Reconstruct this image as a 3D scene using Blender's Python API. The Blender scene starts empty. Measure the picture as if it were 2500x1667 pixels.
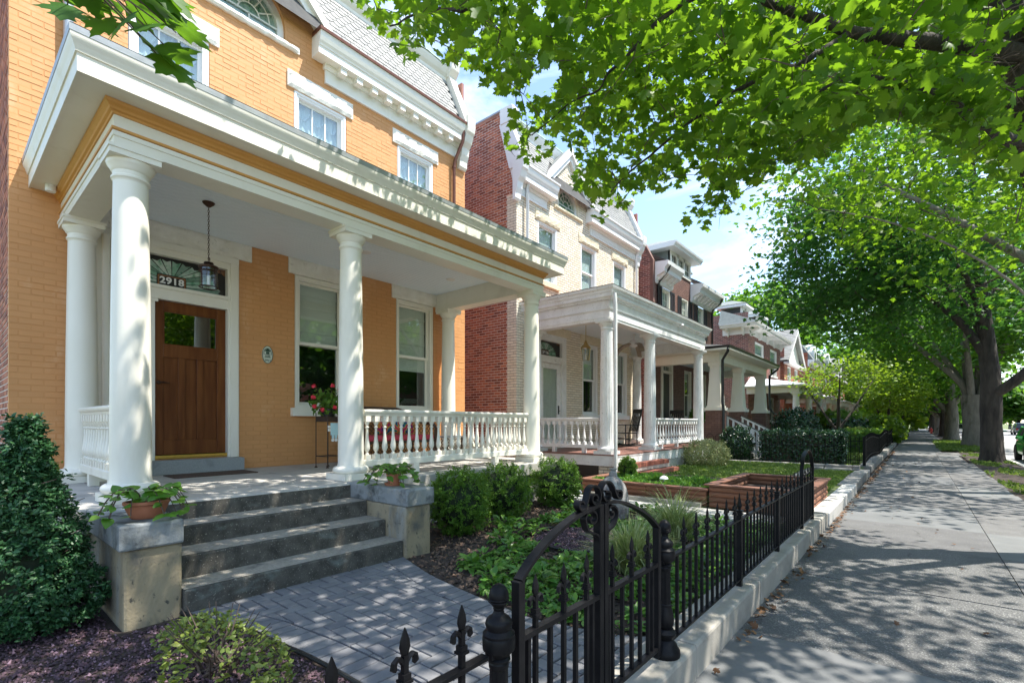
import bpy, math, random
import numpy as np
from mathutils import Vector, Matrix, noise as mnoise
R = math.radians
random.seed(7)
rng = np.random.default_rng(7)
scn = bpy.context.scene
COL = scn.collection

# ------------------------------------------------------------ camera, sky, sun, exposure
cam_d = bpy.data.cameras.new('camera')
cam = bpy.data.objects.new('camera', cam_d); COL.objects.link(cam)
cam.location = (0, 0, 1.5); cam.rotation_euler = (R(90), 0, R(39.87))
cam_d.sensor_width = 36; cam_d.lens = 17.05; cam_d.shift_y = 0.0794
cam_d.clip_start = .05; cam_d.clip_end = 1500
scn.camera = cam

SUN_TO = Vector((.40, .27, 1.0)).normalized()
world = bpy.data.worlds.new('World'); scn.world = world; world.use_nodes = True
wn, wl = world.node_tree.nodes, world.node_tree.links
wn.clear()
sky = wn.new('ShaderNodeTexSky'); sky.sky_type = 'NISHITA'; sky.sun_disc = False
sky.sun_elevation = math.asin(SUN_TO.z); sky.sun_rotation = math.atan2(SUN_TO.x, SUN_TO.y)
sky.air_density = 1.1; sky.dust_density = .5; sky.ozone_density = 1.4; sky.altitude = 50
tcw = wn.new('ShaderNodeTexCoord')
mapw = wn.new('ShaderNodeMapping'); mapw.inputs['Scale'].default_value = (1.6, 1.6, 4.2)
nz = wn.new('ShaderNodeTexNoise'); nz.inputs['Scale'].default_value = 2.1; nz.inputs['Detail'].default_value = 9; nz.inputs['Roughness'].default_value = .58; nz.inputs['Distortion'].default_value = .7
rp = wn.new('ShaderNodeValToRGB'); rp.color_ramp.elements[0].position = .46; rp.color_ramp.elements[1].position = .80
rp.color_ramp.elements[0].color = (0, 0, 0, 1); rp.color_ramp.elements[1].color = (.7, .7, .7, 1)
mixw = wn.new('ShaderNodeMixRGB'); mixw.inputs['Color2'].default_value = (5.6, 6.1, 6.8, 1)
bg = wn.new('ShaderNodeBackground'); bg.inputs['Strength'].default_value = .15
wo = wn.new('ShaderNodeOutputWorld')
wl.new(tcw.outputs['Generated'], mapw.inputs['Vector']); wl.new(mapw.outputs['Vector'], nz.inputs['Vector'])
wl.new(nz.outputs['Fac'], rp.inputs['Fac']); wl.new(rp.outputs['Color'], mixw.inputs['Fac'])
wl.new(sky.outputs['Color'], mixw.inputs['Color1']); wl.new(mixw.outputs['Color'], bg.inputs['Color'])
wl.new(bg.outputs['Background'], wo.inputs['Surface'])

sun_d = bpy.data.lights.new('sun', 'SUN'); sun_d.energy = 4.1; sun_d.angle = R(.53); sun_d.color = (1, .955, .88)
sun = bpy.data.objects.new('sun', sun_d); COL.objects.link(sun)
sun.rotation_euler = (-SUN_TO).to_track_quat('-Z', 'Y').to_euler(); sun.location = (20, 20, 40)
vs = scn.view_settings
vs.view_transform = 'Standard'; vs.look = 'None'; vs.exposure = 1.32; vs.gamma = 1.0; vs.use_curve_mapping = False
cy = scn.cycles
cy.max_bounces = 7; cy.diffuse_bounces = 4; cy.glossy_bounces = 2; cy.transmission_bounces = 4; cy.transparent_max_bounces = 10
cy.use_denoising = True; cy.caustics_reflective = False; cy.caustics_refractive = False
cy.sample_clamp_indirect = 6

# ------------------------------------------------------------ helpers
class MB:
    """collects faces for one mesh"""
    def __init__(s): s.v = []; s.f = []; s.r = []
    def add(s, vs, fs, r=None):
        b = len(s.v); s.v.extend(vs); s.f.extend([tuple(i + b for i in f) for f in fs])
        if r is not None: s.r.extend([r] * len(vs))
        return s
    def box(s, x0, x1, y0, y1, z0, z1, r=None):
        if x0 > x1: x0, x1 = x1, x0
        if y0 > y1: y0, y1 = y1, y0
        if z0 > z1: z0, z1 = z1, z0
        return s.add([(x0,y0,z0),(x1,y0,z0),(x1,y1,z0),(x0,y1,z0),(x0,y0,z1),(x1,y0,z1),(x1,y1,z1),(x0,y1,z1)],
                     [(3,2,1,0),(4,5,6,7),(0,1,5,4),(1,2,6,5),(2,3,7,6),(3,0,4,7)], r)
    def poly(s, pts, r=None): return s.add(pts, [tuple(range(len(pts)))], r)
    def prism(s, pts, d, r=None):
        n = len(pts); q = [tuple(p[i] + d[i] for i in range(3)) for p in pts]
        return s.add(list(pts) + q, [tuple(reversed(range(n))), tuple(range(n, 2*n))] + [(i, (i+1) % n, n + (i+1) % n, n + i) for i in range(n)], r)
    def tube(s, pts, rad, n=6, closed=False, flat=None):
        """round bar along pts; rad number or list; flat=(w,h,updir) gives a flat bar instead"""
        P = [Vector(p) for p in pts]; m = len(P)
        rr = rad if isinstance(rad, (list, tuple)) else [rad] * m
        vs = []; up0 = Vector((0, 0, 1))
        prev = None
        for i, p in enumerate(P):
            a = P[(i-1) % m] if (closed or i > 0) else P[i]; b = P[(i+1) % m] if (closed or i < m-1) else P[i]
            t = (b - a); t = t.normalized() if t.length > 1e-9 else Vector((0, 0, 1))
            if flat:
                u = Vector(flat[2]); w = t.cross(u).normalized()
                for sx, sy in ((-1,-1),(1,-1),(1,1),(-1,1)): vs.append(tuple(p + u*sx*flat[0]/2 + w*sy*flat[1]/2))
                continue
            if prev is None:
                u = t.cross(up0) if abs(t.z) < .95 else t.cross(Vector((1, 0, 0)))
            else: u = prev - t * prev.dot(t)
            u.normalize(); prev = u; w = t.cross(u)
            for k in range(n):
                c = 2*math.pi*k/n; vs.append(tuple(p + (u*math.cos(c) + w*math.sin(c)) * rr[i]))
        if flat: n = 4
        fs = [(i*n+k, i*n+(k+1) % n, ((i+1) % m)*n+(k+1) % n, ((i+1) % m)*n+k) for i in range(m if closed else m-1) for k in range(n)]
        if not closed: fs += [tuple(reversed(range(n))), tuple(range((m-1)*n, m*n))]
        return s.add(vs, fs)
    def lathe(s, prof, c=(0, 0, 0), n=20, fl=None):
        """prof: (radius, z) list; fl: function(angle index) -> radius factor"""
        vs = []; m = len(prof)
        for (r, z) in prof:
            for k in range(n):
                a = 2*math.pi*k/n; q = r * (fl(k, z) if fl else 1)
                vs.append((c[0]+q*math.cos(a), c[1]+q*math.sin(a), c[2]+z))
        fs = [(i*n+k, i*n+(k+1) % n, (i+1)*n+(k+1) % n, (i+1)*n+k) for i in range(m-1) for k in range(n)]
        fs += [tuple(reversed(range(n))), tuple(range((m-1)*n, m*n))]
        return s.add(vs, fs)
    def usweep(s, prof, Xw, Xf, Yl, Yr, close=True):
        """profile (outward offset, z) run round three sides of a porch: left side, front, right side"""
        n = len(prof); vs = []
        for (o, z) in prof: vs += [(Xw, Yl-o, z), (Xf+o, Yl-o, z), (Xf+o, Yr+o, z), (Xw, Yr+o, z)]
        m = n if close else n-1
        return s.add(vs, [(4*i+k, 4*((i+1) % n)+k, 4*((i+1) % n)+k+1, 4*i+k+1) for i in range(m) for k in range(3)])
    def ysweep(s, prof, X, y0, y1):
        """profile (outward offset, z) run straight along Y on a wall at X"""
        n = len(prof)
        vs = [(X+o, y0, z) for o, z in prof] + [(X+o, y1, z) for o, z in prof]
        return s.add(vs, [(i, (i+1) % n, n+(i+1) % n, n+i) for i in range(n)] + [tuple(reversed(range(n))), tuple(range(n, 2*n))])

def mesh_of(mb, name, smooth=None):
    me = bpy.data.meshes.new(name); me.from_pydata(mb.v, [], mb.f); me.update()
    if mb.r and len(mb.r) == len(mb.v):
        me.attributes.new('rnd', 'FLOAT', 'POINT').data.foreach_set('value', np.array(mb.r, dtype=np.float32))
    if smooth:
        me.shade_smooth(); me.set_sharp_from_angle(angle=R(smooth))
    return me
def link(name, me, mat=None, parent=None, loc=None, rot=None, scale=None):
    o = bpy.data.objects.new(name, me); COL.objects.link(o)
    if me is not None and mat is not None and len(me.materials) == 0: me.materials.append(M[mat] if isinstance(mat, str) else mat)
    if parent is not None:
        o.parent = parent
        o.matrix_parent_inverse = parent.matrix_basis.inverted()
    if loc is not None: o.location = loc
    if rot is not None: o.rotation_euler = rot
    if scale is not None: o.scale = scale if isinstance(scale, (tuple, list)) else (scale,)*3
    return o
def build(name, mb, mat, parent=None, smooth=None, bevel=None, kind=None):
    o = link(name, mesh_of(mb, name, smooth), mat, parent)
    if bevel:
        md = o.modifiers.new('bevel', 'BEVEL'); md.width = bevel; md.segments = 2; md.limit_method = 'ANGLE'
    if kind: o['kind'] = kind
    return o
def tag(o, label, cat, group=None):
    o['label'] = label; o['category'] = cat
    if group: o['group'] = group
    return o
def thing(name, loc, label, cat, group=None):
    o = bpy.data.objects.new(name, None); COL.objects.link(o); o.location = loc; o.empty_display_size = .1
    return tag(o, label, cat, group)
def struct(name, mb, mat, parent=None, smooth=None):
    o = build(name, mb, mat, parent, smooth)
    if parent is None: o['kind'] = 'structure'
    return o
def copy_tree(o, parent=None):
    c = o.copy(); COL.objects.link(c)
    if parent is not None: c.parent = parent
    for ch in list(o.children): copy_tree(ch, c)
    return c
def fastmesh(name, V, F, rnd=None, smooth=False):
    """V (n,3) floats, F (m,k) ints: one mesh quickly"""
    me = bpy.data.meshes.new(name); m, k = F.shape
    me.vertices.add(len(V)); me.vertices.foreach_set('co', V.astype(np.float32).ravel())
    me.loops.add(m*k); me.loops.foreach_set('vertex_index', F.astype(np.int32).ravel())
    me.polygons.add(m); me.polygons.foreach_set('loop_start', np.arange(0, m*k, k, dtype=np.int32))
    me.update(calc_edges=True)
    if rnd is not None: me.attributes.new('rnd', 'FLOAT', 'POINT').data.foreach_set('value', rnd.astype(np.float32))
    if smooth: me.shade_smooth()
    return me
def frames(normals, ups):
    """rotation matrices (n,3,3) with local z = normal and local y close to up"""
    z = normals / np.linalg.norm(normals, axis=1, keepdims=True)
    x = np.cross(ups, z); l = np.linalg.norm(x, axis=1, keepdims=True); x = np.where(l > 1e-5, x / np.maximum(l, 1e-9), np.array([[1., 0, 0]]))
    y = np.cross(z, x)
    return np.stack([x, y, z], axis=2)
def scatter(name, tpl, P, Rm, S, rnd):
    """many small pieces of one template (verts, faces) in one mesh"""
    tv, tf = tpl; n = len(P); k = len(tv)
    L = np.repeat(tv[None], n, 0); L[:, :, 2] *= rng.uniform(-.4, 2.6, (n, 1)); L[:, :, 0] *= rng.uniform(.8, 1.12, (n, 1))
    L[:, :, 2] += rng.normal(size=(n, 1))*.22*(L[:, :, 0]*L[:, :, 1])
    V = np.einsum('nij,nkj->nki', Rm, L) * S.reshape(n, 1, 1) + P[:, None, :]
    F = tf[None] + (np.arange(n) * k)[:, None, None]
    return fastmesh(name, V.reshape(-1, 3), F.reshape(-1, tf.shape[1]), np.repeat(rnd, k))

# text outlines first, while the scene is still empty
def text_mesh(s, size, ext=.002, off=0, sx=1.0):
    cu = bpy.data.curves.new('txt', 'FONT'); cu.body = s; cu.size = size; cu.extrude = ext; cu.align_x = 'CENTER'; cu.align_y = 'CENTER'; cu.offset = off
    o = bpy.data.objects.new('txt', cu); COL.objects.link(o); bpy.context.view_layer.update()
    me = bpy.data.meshes.new_from_object(o.evaluated_get(bpy.context.evaluated_depsgraph_get()))
    bpy.data.objects.remove(o); bpy.data.curves.remove(cu)
    for v in me.vertices: v.co.x *= sx
    return me
T2918 = [text_mesh(ch, .125, .003, .004, 1.1) for ch in '2918']
T2916 = [text_mesh(ch, .11, .003, .003, 1.1) for ch in '2916']
T1911 = text_mesh('1911', .05, .001, .001)

# ------------------------------------------------------------ materials
M = {}
def nodes(name):
    m = bpy.data.materials.new(name); m.use_nodes = True; M[name] = m
    n, l = m.node_tree.nodes, m.node_tree.links
    return m, n, l, n['Principled BSDF'], n['Material Output']
def ramp(n, stops):
    r = n.new('ShaderNodeValToRGB'); e = r.color_ramp.elements
    while len(e) < len(stops): e.new(.5)
    for el, (p, c) in zip(e, stops): el.position = p; el.color = (*c, 1) if len(c) == 3 else c
    return r
def pos(n, l, scale=(1, 1, 1)):
    g = n.new('ShaderNodeNewGeometry'); mp = n.new('ShaderNodeMapping'); mp.inputs['Scale'].default_value = scale
    l.new(g.outputs['Position'], mp.inputs['Vector']); return mp.outputs['Vector']
def tex(n, l, vec, scale, detail=4, rough=.55, dist=0):
    t = n.new('ShaderNodeTexNoise'); t.inputs['Scale'].default_value = scale; t.inputs['Detail'].default_value = detail
    t.inputs['Roughness'].default_value = rough; t.inputs['Distortion'].default_value = dist
    l.new(vec, t.inputs['Vector']); return t.outputs['Fac']
def piece_random(n, l):
    at = n.new('ShaderNodeAttribute'); at.attribute_name = 'rnd'; oi = n.new('ShaderNodeObjectInfo')
    ad = n.new('ShaderNodeMath'); ad.operation = 'ADD'; fr = n.new('ShaderNodeMath'); fr.operation = 'FRACT'
    l.new(at.outputs['Fac'], ad.inputs[0]); l.new(oi.outputs['Random'], ad.inputs[1]); l.new(ad.outputs[0], fr.inputs[0]); return fr.outputs[0]
def mix(n, l, a, b, fac, mode='MIX'):
    x = n.new('ShaderNodeMixRGB'); x.blend_type = mode
    for s, v in ((x.inputs['Color1'], a), (x.inputs['Color2'], b), (x.inputs['Fac'], fac)):
        if isinstance(v, (int, float)): s.default_value = v
        elif isinstance(v, tuple): s.default_value = (*v, 1)
        else: l.new(v, s)
    return x.outputs['Color']
def pm(name, stops, scale=6, rough=.6, bump=.0, bscale=60, metal=0, spec=.5, stretch=(1, 1, 1), pieces=None, dirt=None, detail=5, rvar=.0, bdist=.01):
    """general surface: noise ramp colour, optional per-piece tones (list of colours), optional dirt (colour, scale, lo, hi, stretch), bump"""
    m, n, l, b, out = nodes(name)
    if isinstance(stops[0], float): stops = [(0, stops), (1, stops)]
    elif len(stops) and len(stops[0]) == 3: stops = [(.3 + .4*i/max(1, len(stops)-1), c) for i, c in enumerate(stops)]
    v = pos(n, l, stretch)
    nf = tex(n, l, v, scale, detail)
    rc = ramp(n, stops); l.new(nf, rc.inputs['Fac']); c = rc.outputs['Color']
    if pieces:
        pr = piece_random(n, l); r2 = ramp(n, [(i/(len(pieces)), q) for i, q in enumerate(pieces)]); r2.color_ramp.interpolation = 'CONSTANT' if len(pieces) > 3 else 'LINEAR'
        l.new(pr, r2.inputs['Fac']); c = mix(n, l, c, r2.outputs['Color'], 1.0, 'MULTIPLY')
    if dirt:
        for (dc, ds, lo, hi, st) in (dirt if isinstance(dirt, list) else [dirt]):
            df = tex(n, l, pos(n, l, st), ds, 6, .62, .4); dr = ramp(n, [(lo, (0, 0, 0)), (hi, (1, 1, 1))]); l.new(df, dr.inputs['Fac'])
            c = mix(n, l, c, dc, dr.outputs['Color'])
    l.new(c, b.inputs['Base Color'])
    b.inputs['Roughness'].default_value = rough; b.inputs['Metallic'].default_value = metal; b.inputs['Specular IOR Level'].default_value = spec
    if rvar:
        mr = n.new('ShaderNodeMapRange'); mr.inputs['To Min'].default_value = max(.05, rough - rvar); mr.inputs['To Max'].default_value = min(1, rough + rvar)
        l.new(tex(n, l, v, scale*3, 3), mr.inputs['Value']); l.new(mr.outputs['Result'], b.inputs['Roughness'])
    if bump:
        bn = n.new('ShaderNodeBump'); bn.inputs['Strength'].default_value = bump; bn.inputs['Distance'].default_value = bdist
        l.new(tex(n, l, v, bscale, 5), bn.inputs['Height']); l.new(bn.outputs['Normal'], b.inputs['Normal'])
    return m
def add_cracks(name, scale, col, width=.012, amount=.75):
    """thin irregular cracks over an existing surface material"""
    m = M[name]; n, l = m.node_tree.nodes, m.node_tree.links; b = n['Principled BSDF']
    src = b.inputs['Base Color'].links[0].from_socket
    v = pos(n, l); d = n.new('ShaderNodeTexNoise'); d.inputs['Scale'].default_value = scale*2.2; d.inputs['Detail'].default_value = 5; l.new(v, d.inputs['Vector'])
    mx = n.new('ShaderNodeMixRGB'); mx.blend_type = 'ADD'; mx.inputs['Fac'].default_value = .55; l.new(v, mx.inputs['Color1']); l.new(d.outputs['Color'], mx.inputs['Color2'])
    vo = n.new('ShaderNodeTexVoronoi'); vo.feature = 'DISTANCE_TO_EDGE'; vo.inputs['Scale'].default_value = scale; l.new(mx.outputs['Color'], vo.inputs['Vector'])
    r = ramp(n, [(0, (1, 1, 1)), (width, (0, 0, 0))]); l.new(vo.outputs['Distance'], r.inputs['Fac'])
    gate = ramp(n, [(.50, (0, 0, 0)), (.58, (amount,)*3)]); l.new(tex(n, l, v, .55, 3), gate.inputs['Fac'])
    f = mix(n, l, r.outputs['Color'], gate.outputs['Color'], 1.0, 'MULTIPLY')
    l.new(mix(n, l, src, col, f), b.inputs['Base Color'])
def leafmat(name, cols, trans, tfac=.45, rough=.42, spec=.4):
    """leaf: per-leaf tone, gloss above, light shining through"""
    m, n, l, b, out = nodes(name)
    pr = piece_random(n, l); rc = ramp(n, [(i/max(1, len(cols)-1), c) for i, c in enumerate(cols)]); l.new(pr, rc.inputs['Fac'])
    l.new(rc.outputs['Color'], b.inputs['Base Color']); b.inputs['Roughness'].default_value = rough; b.inputs['Specular IOR Level'].default_value = spec
    t = n.new('ShaderNodeBsdfTranslucent'); l.new(mix(n, l, rc.outputs['Color'], trans, .6), t.inputs['Color'])
    ms = n.new('ShaderNodeMixShader'); ms.inputs['Fac'].default_value = tfac
    l.new(b.outputs['BSDF'], ms.inputs[1]); l.new(t.outputs['BSDF'], ms.inputs[2]); l.new(ms.outputs['Shader'], out.inputs['Surface'])
    return m
def glassmat(name, tint=(.9, .95, .93), refl=.08):
    m, n, l, b, out = nodes(name); n.remove(b)
    tr = n.new('ShaderNodeBsdfTransparent'); tr.inputs['Color'].default_value = (*tint, 1)
    gl = n.new('ShaderNodeBsdfGlossy'); gl.inputs['Roughness'].default_value = .015
    lw = n.new('ShaderNodeLayerWeight'); lw.inputs['Blend'].default_value = .5
    pw = n.new('ShaderNodeMath'); pw.operation = 'POWER'; pw.inputs[1].default_value = 4.5; l.new(lw.outputs['Facing'], pw.inputs[0])
    ad = n.new('ShaderNodeMath'); ad.operation = 'MULTIPLY_ADD'; ad.use_clamp = True; ad.inputs[1].default_value = .45; ad.inputs[2].default_value = .04+refl
    l.new(pw.outputs[0], ad.inputs[0]); ms = n.new('ShaderNodeMixShader')
    l.new(ad.outputs[0], ms.inputs['Fac']); l.new(tr.outputs[0], ms.inputs[1]); l.new(gl.outputs[0], ms.inputs[2]); l.new(ms.outputs[0], out.inputs['Surface'])
    return m

pm('paint_orange', [(.575,.276,.100), (.625,.308,.118)], 1.6, .62, .25, 90, pieces=[(.965,.965,.965), (1,1,1), (1.02,1.015,1.01)], dirt=[((.68,.40,.21), 2.3, .56, .80, (1,1,.6)), ((.40,.20,.085), 9, .68, .80, (1,1,.35))], bdist=.003)
pm('mortar_orange', [(.55,.262,.095), (.59,.288,.11)], 5, .8)
pm('orange_trim', [(.60,.29,.07), (.64,.32,.085)], 4, .45, rvar=.08)
pm('cream', [(.80,.765,.66), (.83,.795,.70)], 2.5, .42, .05, 30, rvar=.09, dirt=[((.66,.61,.50), 2.0, .56, .85, (1,1,.35)), ((.50,.46,.38), 22, .72, .80, (1,1,.4))])
pm('cream_stone', [(.72,.68,.58), (.84,.81,.73)], 5, .75, .5, 26, bdist=.015, dirt=((.50,.46,.38), 12, .62, .75, (1,1,1)))
pm('white_paint', [(.79,.79,.77), (.83,.83,.82)], 2.5, .45, .04, 30, rvar=.07)
pm('old_white', [(.70,.70,.68), (.82,.82,.80)], 4, .6, .25, 60, dirt=[((.40,.36,.31), 9, .66, .74, (1,1,3)), ((.30,.27,.24), 30, .62, .68, (1,1,1)), ((.62,.59,.55), 3, .54, .75, (1,1,.5))])
pm('pale_blue', [(.80,.89,.96), (.83,.91,.97)], 3, .5)
pm('red_brick', [(.36,.115,.062), (.43,.15,.085)], 7, .8, .5, 70, pieces=[(.55,.45,.45), (.8,.75,.75), (1,1,1), (1.15,1.05,.95), (.7,.62,.6), (1.25,1.3,1.2), (.95,.9,.9)], bdist=.006)
pm('red_mortar', [(.58,.47,.40), (.68,.58,.51)], 12, .9)
pm('cream_brick', [(.74,.66,.48), (.82,.74,.56)], 6, .75, .4, 70, pieces=[(.9,.86,.8), (1,1,1), (1.05,1.03,1), (.97,.92,.85)], bdist=.005)
pm('tan_brick', [(.66,.46,.27), (.72,.51,.31)], 6, .75, .4, 70, pieces=[(.88,.84,.8), (1,1,1), (1.05,1.05,1.05), (.95,.9,.85)], bdist=.005)
pm('dark_mortar', [(.20,.16,.13), (.30,.25,.20)], 14, .9)
pm('brown_brick', [(.175,.095,.075), (.22,.125,.10)], 6, .7, .4, 70, pieces=[(.88,.86,.86), (1,1,1), (1.1,1.08,1.06), (.95,.93,.9)], bdist=.005)
pm('brown_mortar', [(.10,.055,.045), (.13,.07,.06)], 10, .85)
pm('plum_brick', [(.25,.105,.085), (.30,.13,.105)], 6, .8, .4, 70, pieces=[(.6,.6,.65), (.9,.85,.85), (1,1,1), (1.2,1.1,1.05), (.75,.7,.7)], bdist=.005)
pm('slate_white', [(.215,.215,.205), (.27,.27,.255)], 7, .7, .3, 50, pieces=[(.86,.87,.88), (1,1,1), (1.06,1.06,1.04), (.94,.95,.93)])
pm('slate_grey', [(.17,.185,.18), (.23,.245,.235)], 6, .7, .3, 50, pieces=[(.8,.82,.84), (1,1,1), (1.1,1.1,1.06), (.9,.95,.92)])
pm('slate_gap', [(.05,.05,.05), (.08,.08,.075)], 6, .9)
pm('copper_brown', [(.13,.05,.03), (.19,.075,.045)], 8, .4, metal=.5)
pm('verdigris', [(.42,.58,.52), (.52,.64,.58)], 8, .6)
pm('grey_metal', [(.34,.36,.38), (.44,.46,.48)], 9, .45, metal=.5, rvar=.1)
pm('white_metal', [(.72,.73,.74), (.78,.78,.79)], 5, .4)
pm('black_iron', [(.005,.005,.006), (.009,.009,.010)], 20, .42, .08, 140, spec=.14, rvar=.06, bdist=.002)
pm('rusty_iron', [(.035,.022,.016), (.06,.03,.018)], 14, .6)
pm('black_paint', [(.010,.011,.012), (.016,.017,.018)], 9, .35)
pm('shutter_black', [(.02,.022,.028), (.03,.032,.04)], 9, .5)
pm('dark_bronze', [(.045,.022,.014), (.075,.036,.022)], 25, .4, metal=.6)
pm('brass', [(.68,.46,.10), (.75,.52,.14)], 15, .28, metal=1.0)
pm('old_brass', [(.42,.30,.11), (.50,.36,.14)], 15, .35, metal=.9)
pm('door_wood', [(0.2, (.070,.020,.006)), (.5, (.145,.047,.013)), (.8, (.21,.078,.022))], 2.6, .34, .08, 60, stretch=(6, 6, .55), detail=8, rvar=.06, spec=.22)
pm('concrete_walk', [(.115,.12,.12), (.16,.162,.16)], 1.8, .85, .35, 120, pieces=[(.80,.80,.82), (1,1,1), (1.15,1.14,1.12)], dirt=[((.13,.128,.125), 1.1, .48, .74, (1,1,1)), ((.13,.125,.12), 14, .66, .76, (1,1,1))], bdist=.004)
pm('concrete_light', [(.42,.41,.38), (.50,.49,.46)], 1.5, .85, .3, 90, dirt=((.24,.23,.21), 3, .58, .8, (1,1,1)), bdist=.004)
pm('kerb_stone', [(.29,.268,.225), (.37,.345,.295)], 2.2, .8, .35, 80, dirt=[((.22,.20,.17), 3, .48, .72, (1,1,1)), ((.05,.05,.05), 26, .74, .78, (1,1,1))], bdist=.004)
pm('porch_concrete', [(.40,.38,.34), (.50,.47,.42)], 3, .7, .25, 60, dirt=[((.24,.23,.21), 2.2, .55, .75, (1,1,1)), ((.62,.58,.52), 9, .70, .76, (1,1,1))])
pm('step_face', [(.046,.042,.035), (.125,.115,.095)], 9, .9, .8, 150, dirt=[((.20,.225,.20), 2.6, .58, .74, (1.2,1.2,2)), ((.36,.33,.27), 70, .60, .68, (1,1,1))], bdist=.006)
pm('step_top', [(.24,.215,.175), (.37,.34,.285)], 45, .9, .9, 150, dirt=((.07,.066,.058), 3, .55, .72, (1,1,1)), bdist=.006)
pm('pier_stone', [(.27,.215,.13), (.36,.30,.195)], 3, .85, .5, 45, stretch=(1,1,.8), dirt=[((.30,.32,.30), 2.2, .54, .72, (1.3,1.3,.6)), ((.10,.10,.09), 3.0, .48, .68, (1.4,1.4,.75)), ((.05,.05,.045), 26, .60, .70, (1,1,.6))], bdist=.01)
pm('pier_cap', [(.22,.235,.235), (.30,.315,.31)], 4, .85, .5, 60, dirt=[((.07,.075,.07), 5, .47, .64, (1,1,1)), ((.36,.33,.27), 3.2, .54, .68, (1,1,1))], bdist=.008)
pm('door_step', [(.25,.27,.27), (.33,.345,.34)], 60, .8, .3, 120, dirt=((.16,.17,.165), 3, .55, .75, (1,1,1)))
pm('paver', [(.135,.135,.143), (.175,.175,.183)], 9, .85, .5, 160, pieces=[(.86,.86,.88), (1,1,1), (1.1,1.09,1.06)], dirt=((.09,.088,.085), 2.5, .60, .80, (1,1,1)), bdist=.004)
pm('joint_sand', [(.028,.026,.024), (.05,.046,.042)], 40, .95)
pm('soil', [(.030,.021,.016), (.060,.042,.032)], 20, .95, .8, 40, bdist=.02)
pm('mulch_chip', [(.075,.050,.038), (.11,.075,.055)], 40, .9, pieces=[(.5,.5,.5), (1,1,1), (1.6,1.45,1.3), (.8,.8,.8), (2.3,2.1,1.8)])
pm('lava_chip', [(.072,.042,.052), (.105,.062,.072)], 40, .85, pieces=[(.5,.5,.52), (1,1,1), (1.4,1.3,1.3), (.8,.8,.85), (1.0,.95,1.0), (.6,.6,.6), (2.6,2.8,2.9)])
pm('asphalt_road', [(.30,.295,.29), (.36,.355,.35)], 2, .9, .3, 100)
pm('terracotta', [(.40,.145,.075), (.46,.175,.095)], 8, .7, .2, 60)
pm('rail_wood', [(.15,.062,.036), (.22,.098,.058)], 3, .6, .3, 70, stretch=(1, 1, 5))
pm('timber', [(.16,.068,.038), (.26,.115,.064)], 5, .75, .5, 60, stretch=(1,1,4), pieces=[(.85,.85,.85), (1,1,1), (1.15,1.1,1.05)])
pm('deck_red', [(.20,.095,.075), (.26,.13,.10)], 5, .6)
pm('granite', [(.24,.23,.225), (.40,.385,.37)], 8, .8, .7, 30, dirt=[((.10,.075,.085), 4, .5, .7, (1,1,1)), ((.36,.33,.31), 6, .62, .75, (1,1,1))], bdist=.02)
pm('edge_stone', [(.20,.19,.175), (.34,.325,.30)], 7, .85, .6, 40, pieces=[(.7,.7,.7), (1,1,1), (1.2,1.18,1.15)])
pm('bark', [(.032,.026,.022), (.080,.066,.055)], 7, .95, 1.0, 14, stretch=(1,1,.22), bdist=.06, dirt=((.022,.018,.015), 3, .5, .68, (1,1,.3)))
pm('bark_grey', [(.15,.135,.115), (.26,.235,.20)], 7, .95, .9, 14, stretch=(1,1,.25), bdist=.04, dirt=((.075,.08,.045), 2, .55, .7, (1,1,.4)))
pm('twig', [(.060,.040,.030), (.11,.08,.06)], 12, .9)
pm('wicker', [(.055,.028,.016), (.10,.05,.026)], 40, .55)
pm('red_fabric', [(.46,.045,.075), (.52,.06,.09)], 30, .85)
pm('cushion_print', [(.25, (.02,.03,.16)), (.42, (.55,.03,.10)), (.5, (.75,.30,.03)), (.58, (.03,.25,.14)), (.7, (.02,.04,.22))], 9, .85, detail=1)
pm('doormat', [(.07,.045,.032), (.11,.07,.05)], 60, .95, .8, 200)
pm('dark_room', [(.018,.018,.02), (.03,.03,.032)], 2, .9)
pm('blind', [(.80,.79,.72), (.85,.84,.78)], 3, .8)
pm('sheer', [(.74,.79,.84), (.82,.86,.90)], 4, .8)
pm('mint_glass', [(0.25, (.015,.15,.06)), (.45, (.30,.44,.36)), (.6, (.42,.52,.47)), (.75, (.03,.24,.15))], 11, .12, .2, 40, detail=3, pieces=[(.5,.6,.55), (1,1,1), (1.3,1.2,1.2), (.7,.9,.8)])
pm('dark_lead', [(.008,.008,.008), (.016,.014,.012)], 8, .4)
pm('amber_glass', [(.30,.15,.06), (.16,.09,.07)], 20, .12, pieces=[(1.4,1.3,1.1), (.5,.4,.5), (1,1,1)])
pm('plaque', [(.60,.64,.52), (.64,.68,.56)], 9, .5)
pm('plaque_ink', [(.02,.06,.035), (.03,.075,.045)], 9, .5)
pm('sign_white', [(.80,.80,.78), (.82,.82,.80)], 9, .5)
pm('sign_blue', [(.42,.66,.72), (.52,.74,.78)], 60, .5)
pm('yellow_wood', [(.55,.36,.14), (.60,.40,.17)], 9, .5)
pm('car_green', [(.012,.25,.025), (.014,.27,.028)], 2, .22, spec=.6)
pm('car_red', [(.30,.012,.018), (.33,.016,.022)], 2, .22, spec=.6)
pm('car_teal', [(.03,.13,.11), (.035,.14,.12)], 2, .25, spec=.6)
pm('car_white', [(.70,.71,.72), (.73,.74,.75)], 2, .25, spec=.6)
pm('car_silver', [(.30,.32,.34), (.34,.36,.38)], 2, .28, metal=.6)
pm('car_glass', [(.010,.012,.014), (.014,.016,.018)], 2, .05, spec=.9)
pm('tyre', [(.012,.012,.012), (.02,.02,.02)], 30, .85)
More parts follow.
